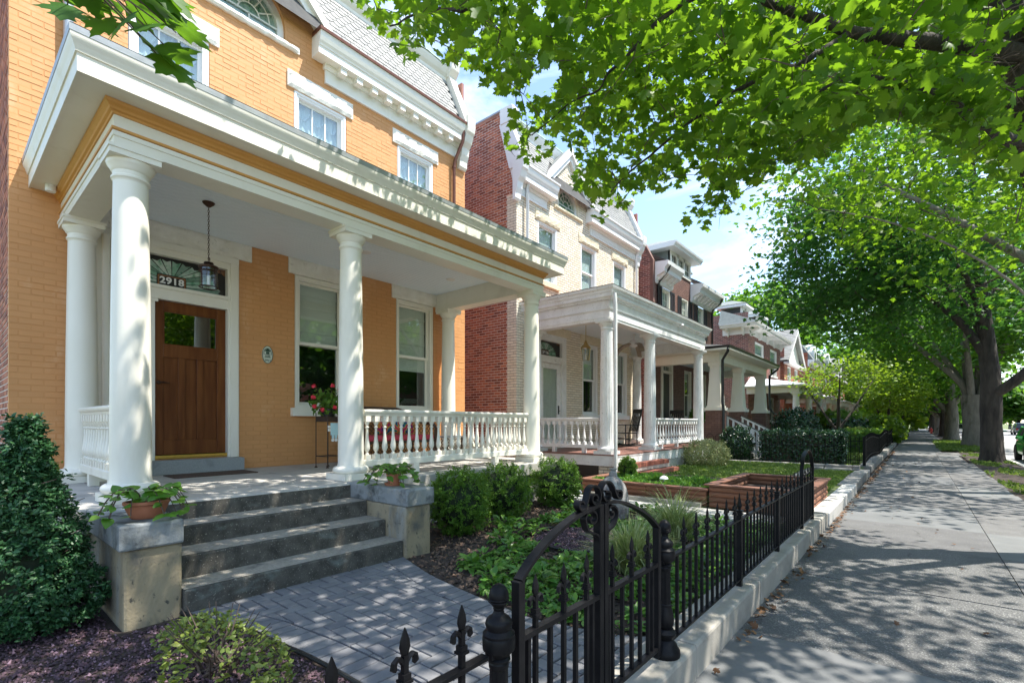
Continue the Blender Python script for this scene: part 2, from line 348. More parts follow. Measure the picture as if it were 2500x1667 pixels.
pm('chrome', [(.55,.56,.57), (.6,.6,.61)], 5, .2, metal=1.0)
pm('lamp_lens', [(.75,.77,.78), (.8,.8,.8)], 5, .1, spec=.8)
pm('hydrant_red', [(.50,.03,.02), (.56,.04,.03)], 5, .4)
pm('dead_leaf', [(.11,.055,.025), (.19,.10,.045)], 8, .8, pieces=[(.6,.55,.5), (1,1,1), (1.5,1.4,1.1), (.8,.7,.6)])
pm('petal', [(.70,.025,.055), (.78,.05,.09)], 30, .6)
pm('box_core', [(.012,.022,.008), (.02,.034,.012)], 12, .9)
pm('fan_blade', [(.26,.21,.16), (.34,.28,.22)], 9, .5)
pm('far_wall', [(.30,.13,.10), (.36,.16,.12)], 2, .8)
pm('lawn_base', [(.09,.12,.034), (.16,.18,.06)], 4, .95)
glassmat('glass'); glassmat('glass_dark', (.55,.60,.58), .16); glassmat('storm_glass', (.92,.95,.93), .0); glassmat('lantern_glass', (.85,.88,.85), .05)
leafmat('maple_leaf', [(.034,.10,.012), (.05,.14,.014), (.08,.185,.018), (.12,.24,.022), (.19,.29,.03)], (.31,.53,.014), .54, .5, .3)
leafmat('maple_shade', [(.034,.10,.014), (.05,.135,.016), (.075,.17,.02)], (.2,.4,.014), .45, .5, .25)
leafmat('maple_leaf_far', [(.022,.085,.014), (.035,.12,.018), (.06,.16,.022), (.10,.20,.026)], (.22,.46,.02), .48, .5, .25)
leafmat('maple_leaf_cool', [(.018,.075,.018), (.028,.105,.024), (.05,.145,.028), (.08,.18,.03)], (.14,.36,.03), .42, .5, .25)
leafmat('lime_leaf', [(.10,.20,.020), (.15,.26,.025), (.19,.30,.03)], (.36,.52,.02), .5, .45)
leafmat('box_leaf', [(.06,.15,.02), (.10,.21,.028), (.17,.30,.042)], (.26,.44,.04), .4, .45, .3)
leafmat('holly_leaf', [(.018,.068,.028), (.032,.105,.038), (.07,.165,.055)], (.06,.16,.04), .2, .40, .35)
leafmat('young_leaf', [(.17,.25,.04), (.24,.32,.06)], (.35,.45,.05), .4, .4)
leafmat('hosta_leaf', [(.07,.19,.03), (.11,.25,.038), (.20,.35,.06)], (.16,.34,.02), .35, .35)
leafmat('azalea_leaf', [(.11,.17,.03), (.17,.23,.045), (.24,.27,.06)], (.32,.38,.05), .35, .4)
leafmat('grass_blade', [(.16,.25,.05), (.32,.38,.14), (.55,.56,.30)], (.35,.42,.10), .35, .45)
leafmat('lawn_grass', [(.10,.18,.03), (.17,.25,.05), (.28,.33,.09)], (.2,.34,.03), .35, .5)
leafmat('creamy_leaf', [(.30,.33,.13), (.44,.45,.22), (.12,.19,.05)], (.45,.45,.15), .3, .45)
leafmat('hedge_leaf', [(.014,.045,.018), (.022,.065,.024), (.04,.10,.035)], (.06,.16,.04), .2, .25, .6)
leafmat('pot_leaf', [(.07,.19,.02), (.11,.25,.03), (.15,.28,.035)], (.22,.45,.03), .4, .4)
# ------------------------------------------------------------ ground, walks, road
FX = -.99          # garden kerb face on the sidewalk side
def grid_sheet(x0, x1, y0, y1, nx, ny, zf):
    mb = MB()
    for j in range(ny+1):
        for i in range(nx+1):
            x = x0+(x1-x0)*i/nx; y = y0+(y1-y0)*j/ny; mb.v.append((x, y, zf(x, y)))
    mb.f = [(j*(nx+1)+i, j*(nx+1)+i+1, (j+1)*(nx+1)+i+1, (j+1)*(nx+1)+i) for j in range(ny) for i in range(nx)]
    return mb
struct('ground', grid_sheet(-400, 400, -400, 900, 2, 2, lambda x, y: -.16), 'lawn_base')
struct('road', grid_sheet(2.98, 12.2, -60, 400, 1, 8, lambda x, y: -.12), 'asphalt_road')
# sidewalk: separate slabs laid on a bed
walk = struct('sidewalk', grid_sheet(-1.3, 2.8, -40, 300, 1, 4, lambda x, y: -.035), 'soil')
slab_y = [-6, -2.2, 1.05, 3.78, 5.6, 7.56, 9.2, 11.4, 13.6, 15.6, 17.9, 19.6, 22, 24.6, 27.2, 30, 33, 36, 39.5, 43, 47, 51, 55.5, 60]
y = 60
while y < 200: y += 5; slab_y.append(y)
pm('aggregate_walk', [(.075,.075,.073), (.15,.148,.142)], 60, .9, 1.0, 75, dirt=[((.34,.33,.31), 85, .56, .63, (1,1,1)), ((.07,.068,.066), .8, .48, .72, (1,1,1))], bdist=.012)
pm('worn_walk', [(.105,.103,.10), (.155,.152,.147)], 3, .88, .6, 110, pieces=[(.78,.78,.80), (1,1,1), (1.18,1.16,1.13)], dirt=[((.115,.112,.108), 1.1, .46, .72, (1,1,1)), ((.42,.41,.39), 60, .62, .70, (1,1,1))], bdist=.006)
for nm in ('aggregate_walk', 'worn_walk', 'concrete_walk'): add_cracks(nm, .8, (.045, .043, .04))
for i in range(len(slab_y)-1):
    a, b = slab_y[i]+.006, slab_y[i+1]-.006
    dz = random.uniform(-.004, .004)
    for (x0, x1, which) in ((-1.0, .712, 0), (.720, 1.585, 1)):
        if x0 > 0 and a > 24 and a < 29: x1 = 1.45
        if x0 > 0 and 33 < a < 50: x1 = .95
        mb = MB().box(x0, x1, a, b, -.03, 0.0 + dz)
        mt = 'concrete_walk' if i == 2 and not which else ('aggregate_walk' if i in (3, 4) and not which else ('worn_walk' if (i+which) % 3 else 'concrete_walk'))
        build('slab', mb, mt, walk)
# street kerb
sk = MB()
yk = -40
while yk < 300:
    sk.box(2.80, 2.975, yk, yk+2.98, -.2, -.004); yk += 3
ko = struct('street_kerb', MB().box(2.80, 2.975, -40, 300, -.2, -.004), 'concrete_light')
# planting strip between walk and kerb
def lump(x, y): return .02*mnoise.noise(Vector((x*1.3, y*.7, 3))) + .015
struct('planting_strip', grid_sheet(1.55, 2.81, -10, 300, 6, 400, lambda x, y: -.02 + lump(x, y)), 'soil')
struct('grass_verge', grid_sheet(.93, 2.79, 34.5, 52, 8, 60, lambda x, y: .012 + lump(x, y)*1.2), 'lawn_base')

# yard soil of the near garden, bed behind, and lots further on
GZ = .12
def gz(x, y): return GZ + .018*mnoise.noise(Vector((x*1.7, y*1.7, 0)))
struct('garden_soil', grid_sheet(-5.35, -1.14, -3.0, 7.15, 60, 120, lambda x, y: gz(x, y) - .012), 'soil')
struct('back_lot', grid_sheet(-14, -5.3, -6, 18, 2, 4, lambda x, y: .06), 'soil')
struct('side_path', MB().box(-8.6, -1.15, 7.16, 7.98, .0, .128), 'concrete_light')
struct('front_lawn', grid_sheet(-5.9, -1.2, 10.4, 17.0, 40, 50, lambda x, y: .135 + .02*mnoise.noise(Vector((x, y, 5)))), 'lawn_base')
struct('far_lawn', grid_sheet(-8.2, -1.25, 17.0, 160, 10, 40, lambda x, y: .12), 'lawn_base')
struct('far_lot', grid_sheet(-40, -8.0, 17.5, 160, 2, 2, lambda x, y: .05), 'lawn_base')
struct('opposite_walk', MB().box(12.2, 15.5, -60, 400, -.2, .02), 'concrete_light')

# herringbone paver path from steps to gate
PX = [-4.06, -3.7, -3.33, -2.82, -2.3, -2.0, -1.5, -1.16]
YL = [1.165, 1.28, 1.37, 1.43, 1.46, 1.45, 1.40, 1.30]
YR = [3.11, 2.99, 2.88, 2.79, 2.72, 2.71, 2.84, 3.06]
def fl(x): return float(np.interp(x, PX, YL))
def fr(x): return float(np.interp(x, PX, YR))
PZ = .132
mb = MB()
for i in range(len(PX)-1):
    mb.poly([(PX[i], YL[i], PZ-.012), (PX[i+1], YL[i+1], PZ-.012), (PX[i+1], YR[i+1], PZ-.012), (PX[i], YR[i], PZ-.012)])
path = struct('paver_path', mb, 'joint_sand')
def clip(poly, f):
    out = []
    for i in range(len(poly)):
        p, q = poly[i], poly[(i+1) % len(poly)]; a, b = f(p), f(q)
        if a >= 0: out.append(p)
        if (a >= 0) != (b >= 0):
            t = a/(a-b); out.append((p[0]+(q[0]-p[0])*t, p[1]+(q[1]-p[1])*t))
    return out
def paver(poly):
    """one paver: chamfered top, sides down into the sand"""
    n = len(poly); cx = sum(p[0] for p in poly)/n; cyy = sum(p[1] for p in poly)/n
    dz = random.uniform(-.0015, .0015); top = PZ+dz
    ins = [(p[0]+(cx-p[0])*.07, p[1]+(cyy-p[1])*.07) for p in poly]
    mbp = MB(); vs = [(p[0], p[1], top-.03) for p in poly] + [(p[0], p[1], top-.005) for p in poly] + [(p[0], p[1], top) for p in ins]
    fs = [tuple(range(2*n, 3*n))] + [(k*n+i, k*n+(i+1) % n, (k+1)*n+(i+1) % n, (k+1)*n+i) for k in (0, 1) for i in range(n)]
    return mbp.add(vs, fs)
W = .0985; g = .0048; pl = []
for j in range(-2, 40):
    for i in range(-2, 40):
        x = -4.06 + i*W; y = 1.0 + j*W
        if (i - j) % 4 == 0: q = (x, x+2*W, y, y+W)
        elif (i - j) % 4 == 3: q = (x, x+W, y, y+2*W)
        else: continue
        p = [(q[0]+g, q[2]+g), (q[1]-g, q[2]+g), (q[1]-g, q[3]-g), (q[0]+g, q[3]-g)]
        B = .205
        la, lb, ra, rb = fl(q[0])+B, fl(q[1])+B, fr(q[0])-B, fr(q[1])-B
        dx = q[1]-q[0]
        p = clip(p, lambda t: t[0]+4.055)
        p = clip(p, lambda t: -1.17-t[0]) if p else p
        p = clip(p, lambda t: t[1] - (la+(lb-la)*(t[0]-q[0])/dx) - g) if p else p
        p = clip(p, lambda t: (ra+(rb-ra)*(t[0]-q[0])/dx) - t[1] - g) if p else p
        if len(p) >= 3:
            ar = abs(sum(p[k][0]*p[(k+1) % len(p)][1]-p[(k+1) % len(p)][0]*p[k][1] for k in range(len(p))))/2
            if ar > .0006: pl.append(p)
for f, s in ((fl, 1), (fr, -1)):
    x = -4.052
    while x < -1.2:
        x1 = x+.0985; ins = .2
        p = [(x+g, f(x)), (x1-g, f(x1)), (x1-g, f(x1)+s*ins), (x+g, f(x)+s*ins)]
        if s < 0: p.reverse()
        pl.append(p); x = x1
pl.sort(key=lambda p: (p[0][0]+1.1)**2*.2 + abs(p[0][1]-2))
extra = MB()
for k, p in enumerate(pl):
    if k < 300: build('paver', paver(p), 'paver', path)
    else: extra.add(paver(p).v, paver(p).f, random.random())
if extra.f: build('remaining_pavers', extra, 'paver', path, kind='stuff')
# black plastic edging strips along the path and round the gravel island
def edging(pts, label):
    mb = MB().tube([(x, y, z) for x, y, z in pts], .012, 6)
    return tag(build('bed_edging', mb, 'black_paint', smooth=50), label, 'garden edging')
edging([(x, fl(x)-.022, PZ+.006+.003*math.sin(x*9)) for x in np.linspace(-4.05, -1.3, 24)], 'dark plastic edging strip along the left side of the paver path')
isl = [(-3.02+.62*math.cos(t)*(1+.08*math.sin(3*t)), 4.95+.62*math.sin(t), GZ+.028) for t in np.linspace(2.2, 6.1, 30)]
edging(isl, 'curved dark edging round the purple gravel island by the standing stone')

# wood-chip mulch and purple gravel as loose chips
def chip_tpl():
    v = np.array([(-.5,-.35,0), (.5,-.3,0), (.45,.35,.05), (-.45,.3,0), (0,0,.42), ]); f = np.array([(0,1,4), (1,2,4), (2,3,4), (3,0,4)])
    return v, f
def chips(name, mat, pts, size, label, cat):
    n = len(pts); P = np.array(pts)
    N = rng.normal(size=(n, 3))*.5 + np.array([[0, 0, 1.]]); U = rng.normal(size=(n, 3))
    me = scatter(name, chip_tpl(), P, frames(N, U), size*rng.uniform(.5, 1.5, n), rng.random(n))
    o = link(name, me, mat); o['kind'] = 'stuff'; o['label'] = label; o['category'] = cat
    return o
def inpath(x, y): return -4.1 < x and fl(x)-.03 < y < fr(x)+.03
def inisland(x, y): return ((x+3.02)/.60)**2 + ((y-4.95)/.60)**2 < 1
pts = []
while len(pts) < 26000:
    x = random.uniform(-5.2, -1.2); y = random.uniform(-.6, 1.6)
    if inpath(x, y) or (x < -4.0 and y > .78): continue
    pts.append((x, y, gz(x, y) - .004))
chips('purple_gravel', 'lava_chip', pts, .0155, 'purple brown lava gravel round the conical holly and azalea', 'gravel')
pts = []
while len(pts) < 9000:
    x = random.uniform(-5.2, -1.2); y = random.uniform(2.6, 7.1)
    if inpath(x, y) or (x < -3.97 and y < 3.45) or inisland(x, y): continue
    pts.append((x, y, gz(x, y) - .006))
chips('bark_mulch', 'mulch_chip', pts, .028, 'dark brown bark mulch between the hostas', 'mulch')
pts = []
while len(pts) < 6500:
    x = random.uniform(-3.7, -2.3); y = random.uniform(4.2, 5.6)
    if inisland(x, y): pts.append((x, y, gz(x, y) + .012))
chips('gravel_island', 'lava_chip', pts, .018, 'island of purple gravel inside the curved edging', 'gravel')

# ------------------------------------------------------------ garden kerb (coping) on which the fence stands
kerb = thing('garden_kerb', (-1.07, 4, 0), 'pale stone kerb under the black iron fence beside the sidewalk', 'kerb')
ys = [-1.6, .1, 1.42, 2.88, 4.4, 5.95, 7.4, 8.35, 10.2, 12.7]
for i in range(len(ys)-1):
    zt = .2 if i < 7 else .18
    xi = -1.25 if i < 7 else -1.24
    mb = MB().box(xi, FX + random.uniform(-.004, .004), ys[i]+.004, ys[i+1]-.004, -.1, zt)
    build('coping_block', mb, 'kerb_stone' if i < 7 else 'concrete_light', kerb, bevel=.018)
kerb2 = thing('garden_kerb', (-1.1, 15, 0), 'rough low stone kerb further along beside the small front lawn', 'kerb')
ys = [12.72, 14.2, 15.8, 17.2]
for i in range(3):
    build('coping_block', MB().box(-1.35, -1.03, ys[i]+.006, ys[i+1]-.006, -.1, .17+random.uniform(-.01, .01)), 'edge_stone', kerb2, bevel=.02)
kerb3 = thing('garden_kerb', (-1.2, 30, 0), 'low stone kerb below the far wavy black fence', 'kerb')
yy = 18.7
while yy < 41:
    build('coping_block', MB().box(-1.42, -1.08, yy+.008, yy+1.45, -.1, .16+random.uniform(-.012, .012)), 'edge_stone', kerb3, bevel=.02); yy += 1.48
# ------------------------------------------------------------ masonry and joinery builders
def subtract(lo, hi, cuts):
    iv = [(lo, hi)]
    for a, b in cuts:
        nx = []
        for p, q in iv:
            if b <= p or a >= q: nx.append((p, q)); continue
            if a > p: nx.append((p, a))
            if b < q: nx.append((b, q))
        iv = nx
    return iv
def brickwork(parent, plane, c, s, iv, z0, z1, bm, mm, singles=0, hid=None, L=.206, H=.061, J=.010, dep=.005, ph=0.0, name='brick'):
    """plane 'x': wall at X=c facing s along X, running along Y; plane 'y': wall at Y=c facing s along Y, running along X.
    Bricks proud of the mortar by dep; the `singles` that show largest become parts, the rest one joined part"""
    def P(a, z, d): return (c + s*d, a, z) if plane == 'x' else (a, c + s*d, z)
    full = []; rest = MB(); mort = MB(); k = 0; z = z0
    while z < z1 - .02:
        zt = min(z+H, z1)
        for (a0, a1) in iv(z + (zt-z)/2):
            mort.poly([P(a0, z-J/2, 0), P(a1, z-J/2, 0), P(a1, zt+J/2, 0), P(a0, zt+J/2, 0)])
            o = ((k % 2)*(L+J)/2 + ph) % (L+J); i = math.floor((a0-o)/(L+J))
            while True:
                b0 = o + i*(L+J); b1 = b0+L; i += 1
                if b0 >= a1: break
                p0, p1 = max(b0, a0), min(b1, a1)
                if p1-p0 < .015: continue
                d = dep + random.uniform(-.0018, .0022)
                if p1-p0 > L-.001 and zt-z > H-.001: full.append((p0, z, d)); continue
                q = [P(p0, z, -.004), P(p1, z, -.004), P(p1, zt, -.004), P(p0, zt, -.004), P(p0+.002, z+.002, d), P(p1-.002, z+.002, d), P(p1-.002, zt-.002, d), P(p0+.002, zt-.002, d)]
                rest.add(q, [(4,5,6,7), (0,1,5,4), (1,2,6,5), (2,3,7,6), (3,0,4,7)], random.random())
        z += H+J; k += 1
    lv = [P(p, q, e) for (p, q, e) in ((0,0,-.01), (L,0,-.01), (L,H,-.01), (0,H,-.01), (.003,.003,0), (L-.003,.003,0), (L-.003,H-.003,0), (.003,H-.003,0))]
    lf = [(4,5,6,7), (0,1,5,4), (1,2,6,5), (2,3,7,6), (3,0,4,7)]
    base = P(0, 0, 0); lv = [tuple(v[t]-base[t] for t in range(3)) for v in lv]
    def depth(f):
        x, y, zz = P(f[0], f[1], 0); d = -.641*x + .7675*y
        if d < .3: return 1e9
        u = 1250+1184*(.7675*x+.641*y)/d; v = 1032-1184*(zz-1.5)/d
        if not (-20 < u < 2520 and -20 < v < 1680) or (hid and hid(f[0], f[1])): return 1e6+d
        return d
    full.sort(key=depth)
    me = bpy.data.meshes.new(name); me.from_pydata(lv, [], lf); me.update()
    for n, (a, zz, d) in enumerate(full):
        if n < singles: link(name, me, bm, parent, loc=P(a, zz, d))
        else:
            q = P(a, zz, d); rest.add([tuple(v[t]+q[t] for t in range(3)) for v in lv], lf, random.random())
    build('mortar_bed', mort, mm, parent)
    if rest.f: build('brickwork', rest, bm, parent, kind='stuff')

def rough_block(name, X, y0, y1, z0, z1, mat, parent, depth=.045, amp=.009):
    """rock-faced lintel: front face broken into a rough grid"""
    mb = MB(); nx, nz = max(4, int((y1-y0)/.055)), max(3, int((z1-z0)/.05))
    for j in range(nz+1):
        for i in range(nx+1):
            e = 0 if (i in (0, nx) or j in (0, nz)) else 1
            y = y0+(y1-y0)*i/nx; z = z0+(z1-z0)*j/nz
            d = depth*.6 + e*(depth*.4 + amp*mnoise.noise(Vector((y*9+y0*7, z*11, X)))*1.6 + random.uniform(-.4, .4)*amp)
            if j == nz and 0 < i < nx: z -= abs(random.gauss(0, .004))
            if j == 0 and 0 < i < nx: z += random.gauss(0, .003)
            mb.v.append((X+d, y, z))
    for j in range(nz):
        for i in range(nx): mb.f.append((j*(nx+1)+i, j*(nx+1)+i+1, (j+1)*(nx+1)+i+1, (j+1)*(nx+1)+i))
    ring = [i for i in range(nx+1)] + [j*(nx+1)+nx for j in range(1, nz+1)] + [nz*(nx+1)+i for i in range(nx-1, -1, -1)] + [j*(nx+1) for j in range(nz-1, 0, -1)]
    b = len(mb.v); mb.v += [(X-.02, mb.v[i][1], mb.v[i][2]) for i in ring]
    for t in range(len(ring)): mb.f.append((ring[t], b+t, b+(t+1) % len(ring), ring[(t+1) % len(ring)]))
    return build(name, mb, mat, parent)

def sash_window(house, X, y0, y1, z0, z1, trim='cream', fill=('blind', .55), grid=None, meet=.5, sill=None, label=None, rec=.09):
    """double-hung window in a wall at X facing +X. window (frame) > sash, pane, blind/curtain, room, muntin, sill"""
    f = .085; mb = MB()
    a = X-rec-.06; b = X-.012
    mb.box(a, b, y0, y0+f, z0, z1).box(a, b, y1-f, y1, z0, z1).box(a, b, y0+f, y1-f, z1-f, z1).box(a, b, y0+f, y1-f, z0, z0+.05)
    mb.box(X-.014, X+.004, y0+.012, y0+.05, z0, z1-.012).box(X-.014, X+.004, y1-.05, y1-.012, z0, z1-.012).box(X-.014, X+.004, y0+.05, y1-.05, z1-.05, z1-.012)
    w = build('window', mb, trim, house)
    if label: w['label'] = label
    i0, i1, k0, k1 = y0+f, y1-f, z0+.05, z1-f
    zm = k0+(k1-k0)*meet; t = .045
    for (p, q, xo) in ((zm-.02, k1, X-rec+.012), (k0, zm+.02, X-rec-.026)):
        s = MB().box(xo-.03, xo, i0, i0+t, p, q).box(xo-.03, xo, i1-t, i1, p, q).box(xo-.03, xo, i0+t, i1-t, q-t, q).box(xo-.03, xo, i0+t, i1-t, p, p+t*1.15)
        build('sash', s, trim, w)
        build('pane', MB().box(xo-.018, xo-.013, i0+t-.004, i1-t+.004, p+t, q-t), 'glass', w)
        if grid and p > k0:
            m = MB(); nx, nz = grid
            for e in range(1, nx): yy = i0+t+(i1-i0-2*t)*e/nx; m.box(xo-.022, xo-.004, yy-.011, yy+.011, p+t, q-t)
            for e in range(1, nz): zz = p+t+(q-p-2*t)*e/nz; m.box(xo-.021, xo-.005, i0+t, i1-t, zz-.010, zz+.010)
            build('muntin', m, trim, w)
    room = MB(); d = X-.9
    room.poly([(d, y0-.3, z0-.2), (d, y1+.3, z0-.2), (d, y1+.3, z1+.2), (d, y0-.3, z1+.2)])
    room.poly([(d, y0-.3, z0-.2), (d, y0-.3, z1+.2), (X-rec-.07, y0, z1), (X-rec-.07, y0, z0)]).poly([(d, y1+.3, z0-.2), (X-rec-.07, y1, z0), (X-rec-.07, y1, z1), (d, y1+.3, z1+.2)])
    room.poly([(d, y0-.3, z1+.2), (d, y1+.3, z1+.2), (X-rec-.07, y1, z1), (X-rec-.07, y0, z1)]).poly([(d, y0-.3, z0-.2), (X-rec-.07, y0, z0), (X-rec-.07, y1, z0), (d, y1+.3, z0-.2)])
    build('room_interior', room, 'dark_room', w)
    xb = X-rec-.078
    if fill[0] == 'blind':
        zb = k1-(k1-k0)*fill[1]; m = MB(); n = 5; h = (k1-zb)/n
        for e in range(n):
            za = k1-h*(e+1); m.add([(xb, i0+.02, za+h), (xb, i1-.03, za+h), (xb+.012, i1-.03, za+.02), (xb+.012, i0+.02, za+.02), (xb+.004, i0+.02, za), (xb+.004, i1-.03, za)], [(0,1,2,3), (3,2,5,4)])
        m.box(xb-.004, xb+.016, i0+.02, i1-.03, zb-.03, zb)
        build('roman_blind', m, 'blind', w)
    elif fill[0] == 'sheer':
        m = MB(); n = 24
        top = [(xb+.012*math.sin(e*1.9), i0+.01+(i1-i0-.02)*e/n, k1) for e in range(n+1)]; bot = [(p[0], p[1], k0+.02) for p in top]
        m.add(top+bot, [(e, e+1, n+2+e, n+1+e) for e in range(n)])
        for sw in range(3):
            c0 = i0+(i1-i0)*(sw+.5)/3; r = (i1-i0)/6; pts = [(xb+.03, c0+r*q, k1-.12-.16*(1-q*q)) for q in np.linspace(-1, 1, 9)]
            m.tube(pts, .013, 4)
        build('curtain', m, 'sheer', w)
    elif fill[0] == 'dim':
        zb = k1-(k1-k0)*fill[1]
        build('roller_blind', MB().box(xb-.006, xb, i0+.01, i1-.01, zb, k1), 'sheer', w)
    if sill: build('sill', MB().box(X-.06, X+.075, y0-.07, y1+.07, z0-.14, z0-.003), sill, w)
    return w

def column(parent, x, y, z0, z1, rb, rt, mat, flutes=0, n=32, cap_z=.24):
    """Tuscan column: shaft > base, capital"""
    zb = z0+.16; zc = z1-cap_z; pr = []
    for t in np.linspace(0, 1, 14): pr.append((rb-(rb-rt)*(t**1.7), zb+(zc-zb)*t))
    pr[0] = (rb*1.06, pr[0][1]); pr.insert(1, (rb, zb+.04))
    if flutes:
        n = flutes*4
        fn = lambda k, z: (1-.055*(0, .75, 1, .75)[k % 4]) if zb+.06 < z < zc-.04 else 1
        mb = MB().lathe([(r, z) for r, z in pr], (x, y, 0), n, fn)
    else: mb = MB().lathe(pr, (x, y, 0), n)
    sh = build('column', mb, mat, parent, smooth=50 if not flutes else 20)
    pw = rb*1.38
    b = MB().box(x-pw, x+pw, y-pw, y+pw, z0, z0+.075)
    arc = [(rb*1.06, .0)] + [(rb*1.12+.045*math.cos(a), .045+.045*math.sin(a)) for a in np.linspace(-math.pi/2, math.pi/2, 9)] + [(rb*1.05, .092)]
    b.lathe([(r, z0+.072+q) for r, q in arc], (x, y, 0), n)
    build('base', b, mat, sh, smooth=40)
    c = MB(); e = rt
    prof = [(e, zc-.02), (e*1.02, zc), (e*1.12, zc+.012), (e*1.12, zc+.03), (e*1.03, zc+.04), (e*1.04, zc+.075), (e*1.16, zc+.09), (e*1.17, zc+.10), (e*1.33, zc+.125), (e*1.40, zc+.15), (e*1.38, zc+.165)]
    c.lathe(prof, (x, y, 0), n)
    aw = e*1.46; c.box(x-aw, x+aw, y-aw, y+aw, zc+.163, z1-.028); c.box(x-aw*1.05, x+aw*1.05, y-aw*1.05, y+aw*1.05, z1-.028, z1)
    build('capital', c, mat, sh, smooth=40)
    return sh

def baluster_mesh(name, h, mat, r=.034, n=10):
    mb = MB(); b = r*1.12
    mb.box(-b, b, -b, b, 0, .115*h).box(-b, b, -b, b, .87*h, h)
    pr = [(.026,.115), (.030,.13), (.018,.155), (.017,.17), (.030,.20), (.042,.26), (.040,.32), (.030,.42), (.021,.56), (.018,.68), (.018,.72), (.029,.735), (.029,.75), (.018,.765), (.022,.80), (.034,.83), (.034,.87)]
    mb.lathe([(q*r/.034*.9, z*h) for q, z in pr], (0, 0, 0), n)
    me = mesh_of(mb, name, 45); me.materials.append(M[mat]); return me
def railing(house, p0, p1, zf, zt, bal, n, mat, h_b, feet=1):
    """railing from p0 to p1 (x,y): top rail mesh is the part; balusters, bottom rail, foot blocks are its sub-parts"""
    x0, y0 = p0; x1, y1 = p1; d = Vector((x1-x0, y1-y0)).normalized(); nn = Vector((-d.y, d.x))
    def run(prof):
        mb = MB(); m = len(prof)
        for (x, y) in (p0, p1): mb.v += [(x+nn.x*o, y+nn.y*o, z) for o, z in prof]
        mb.f = [(i, (i+1) % m, m+(i+1) % m, m+i) for i in range(m)] + [tuple(reversed(range(m))), tuple(range(m, 2*m))]; return mb
    r = build('railing', run([(-.030, zt-.085), (.030, zt-.085), (.036, zt-.06), (.052, zt-.045), (.058, zt-.03), (.058, zt-.012), (.045, zt), (-.045, zt), (-.058, zt-.012), (-.058, zt-.03), (-.052, zt-.045), (-.036, zt-.06)]), mat, house)
    build('bottom_rail', run([(-.045, zf+h_b), (.045, zf+h_b), (.045, zf+h_b+.075), (.035, zf+h_b+.09), (-.035, zf+h_b+.09), (-.045, zf+h_b+.075)]), mat, r)
    zb = zf+h_b+.088
    for i in range(n):
        t = (i+.5)/n; link('baluster', bal, None, r, loc=(x0+(x1-x0)*t, y0+(y1-y0)*t, zb), rot=(0, 0, math.atan2(d.y, d.x)))
    for i in range(feet):
        t = (i+.5)/feet; x = x0+(x1-x0)*t; y = y0+(y1-y0)*t
        build('foot_block', MB().box(x-.045, x+.045, y-.045, y+.045, zf, zf+h_b+.002), mat, r)
    return r
# ------------------------------------------------------------ the two twin houses
def slate_mesh(name, w, h, round_, mat):
    t = .013; pts = [(-w/2, h)] + ([(-w/2, h*.35), (-w*.36, h*.12), (-w*.16, .0), (w*.16, .0), (w*.36, h*.12), (w/2, h*.35)] if round_ else [(-w/2, 0), (w/2, 0)]) + [(w/2, h)]
    mb = MB().prism([(0, p[0], p[1]) for p in pts], (t, 0, 0)); me = mesh_of(mb, name); me.materials.append(M[mat]); return me
def slates(parent, X0, z0, X1, z1, ylo, yhi, mat, cut=None, limit=290, w=.175, exp=.115, rounds=(4, 9)):
    """courses of slates on a steep roof face rising from (X0,z0) to (X1,z1)"""
    L = math.hypot(X1-X0, z1-z0); ang = math.atan2(X1-X0, z1-z0); rows = int(L/exp); n = 0; rest = MB()
    build('roof_boarding', MB().poly([(X0-.012, ylo, z0), (X0-.012, yhi, z0), (X1-.012, yhi, z1), (X1-.012, ylo, z1)]), 'slate_gap', parent)
    me_s = slate_mesh('slate', w-.010, exp*1.35, False, mat); me_r = slate_mesh('slate', w-.008, exp*1.45, True, mat)
    for k in range(rows):
        y = ylo + (w/2 if k % 2 else w); s = k*exp; x = X0+(X1-X0)*s/L; z = z0+(z1-z0)*s/L
        while y < yhi-w*.3:
            if not (cut and cut(y, z)):
                if n < limit: link('slate', me_r if rounds[0] <= k < rounds[1] else me_s, None, parent, loc=(x+.004+random.uniform(0, .003), y, z), rot=(0, ang-.075, 0)); n += 1
                else:
                    me = me_s; rm = Matrix.Rotation(ang-.075, 3, 'Y')
                    rest.add([tuple(rm @ v.co + Vector((x+.004, y, z))) for v in me.vertices], [tuple(p.vertices) for p in me.polygons], random.random())
            y += w
    if rest.f: build('upper_slates', rest, mat, parent, kind='stuff')

